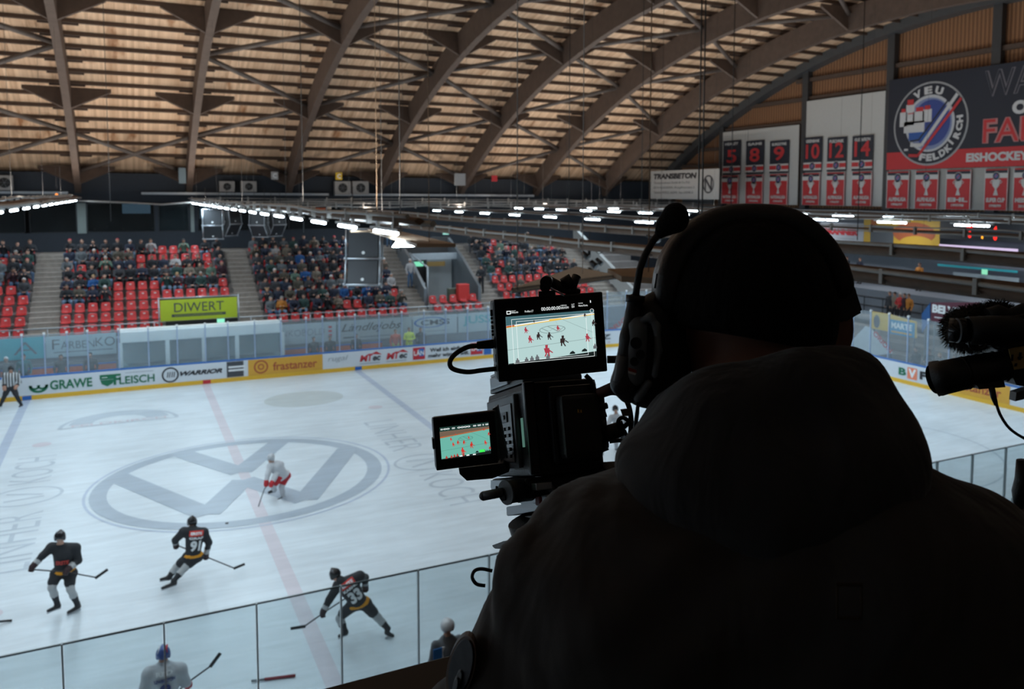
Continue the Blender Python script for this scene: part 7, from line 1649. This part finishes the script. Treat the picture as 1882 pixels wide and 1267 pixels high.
part(b, 'label_marks', M_black, rc)
b = MB(); b.prism([A(x, y, 2.02) for x, y in ((1868, 722), (1900, 712), (1900, 730), (1866, 738))], FV*.03); part(b, 'lower_bracket', M_alud, rc)
# side microphone tube
mc = empty('shotgun_microphone', A(1810, 612, 2.0), 0, 'thick black tube microphone above the zoom lens of the right camera', 'microphone')
b = MB(); b.tube([A(1745, 607, 2.03), A(1762, 608, 2.02), A(1780, 608, 2.01)], .036, n=28, rs=[.0285, .029, .030]); part(b, 'front_tube', mat('glossy_black', (.012, .012, .014), .15), mc)
b = MB(); b.tube([A(1778, 608, 2.01), A(1825, 608, 2.01), A(1868, 608, 2.02), A(1876, 608, 2.03)], .036, n=28, rs=[.033, .036, .036, .024]); part(b, 'rear_tube', M_body, mc)
for x, r_ in ((1758, .0295), (1780, .0335), (1800, .0352), (1815, .0362), (1822, .0364), (1829, .0364)): b = MB(); b.tube([A(x, 608, 2.012), A(x+1.6, 608, 2.012)], r_, n=28); part(b, 'ring', M_alu if x in (1780, ) else M_alud, mc)
cable('cord', ((1780, 628), (1784, 638), (1794, 642), (1806, 640), (1814, 632)), 1.98, .003, parent=mc)
cable('cord', ((1818, 630), (1830, 640), (1846, 641), (1858, 638)), 2.0, .003, parent=mc)
# furry windshield
fc = A(1797, 600, 2.10); fs = empty('furry_windshield', fc, 0, 'brown furry microphone windshield behind the tube microphone at the right', 'microphone')
pr = [('cap', A(1775, 606, 2.10), A(1835, 585, 2.12), .052, .040, 0)]
me = sdf_mesh('fur_core', pr, .006, .02, [M_fur]); recenter(me, fs.location); core = link('core', me, fs)
rf = random.Random(5); b = MB(); vsn = [(v.co.copy(), v.normal.copy()) for v in me.vertices]
for k in range(5200):
    p, nn = vsn[rf.randrange(len(vsn))]; L = rf.uniform(.008, .020); d = (nn+Vector((rf.uniform(-.5, .5), rf.uniform(-.5, .5), rf.uniform(-.7, .3)))).normalized(); s = d.cross(Vector((rf.random(), rf.random(), rf.random()))).normalized()*.0007
    b.poly([p-s, p+s, p+d*L*.6+s*.5+Vector((0, 0, -L*.05)), p+d*L+Vector((0, 0, -L*.2))])
o = b.build('fur', M_fur, fs, recalc=False); o['kind'] = 'stuff'
b = MB(); b.tube([A(x, y, 2.05) for x, y in ((1815, 580), (1835, 575), (1855, 580), (1882, 572), (1930, 560))], .016, n=12, rs=[.018, .02, .016, .02, .02]); b.tube([A(1850, 592, 2.03), A(1900, 574, 2.03)], .008, n=10)
tag(b.build('microphone_mount', M_body, None, loc=A(1850, 580, 2.05)), 'black mount and cables on top of the right camera', 'mount')
ct = empty('zoom_cable', A(1824, 712, 2.0), 0, 'black cable hanging down in an arc from the right camera lens', 'cable')
b = MB(); b.tube([A(1822, 710, 2.0), A(1826, 730, 2.0), A(1831, 745, 2.0)], .006, n=12, rs=[.0075, .007, .0045]); part(b, 'plug', M_black, ct)
cable('cord', ((1831, 742), (1838, 762), (1852, 784), (1870, 799), (1900, 815)), 2.0, .0035, parent=ct)
# dark strap/tripod head of the second camera at the edge
b = MB(); b.tube([A(1876, 845, 2.0), A(1880, 880, 2.0), A(1874, 905, 2.0), A(1872, 935, 2.0)], .012, n=12, rs=[.010, .018, .018, .01]); b.tube([A(1882, 910, 2.0), A(1866, 928, 2.0)], .004, m=M_alu, n=8); b.mats = [M_body, M_alu]
hb = b
tr = empty('tripod', Vector((A(1960, 760, 2.1).x, A(1960, 760, 2.1).y, FZ)), 0, 'tripod of the second camera just outside the right edge', 'tripod')
b = MB(); top = A(1940, 712, 2.1); b.tube([top, top-Vector((0, 0, .3))], .05, n=16); part(b, 'head', M_body, tr)
for k in range(3):
    an = 1.2+2*PI*k/3; b = MB(); b.tube([top-Vector((0, 0, .28)), Vector((top.x+.4*math.cos(an), top.y+.4*math.sin(an), FZ+.01))], .016, n=8); part(b, 'leg', M_body, tr)
part(hb, 'handle', None, tr)
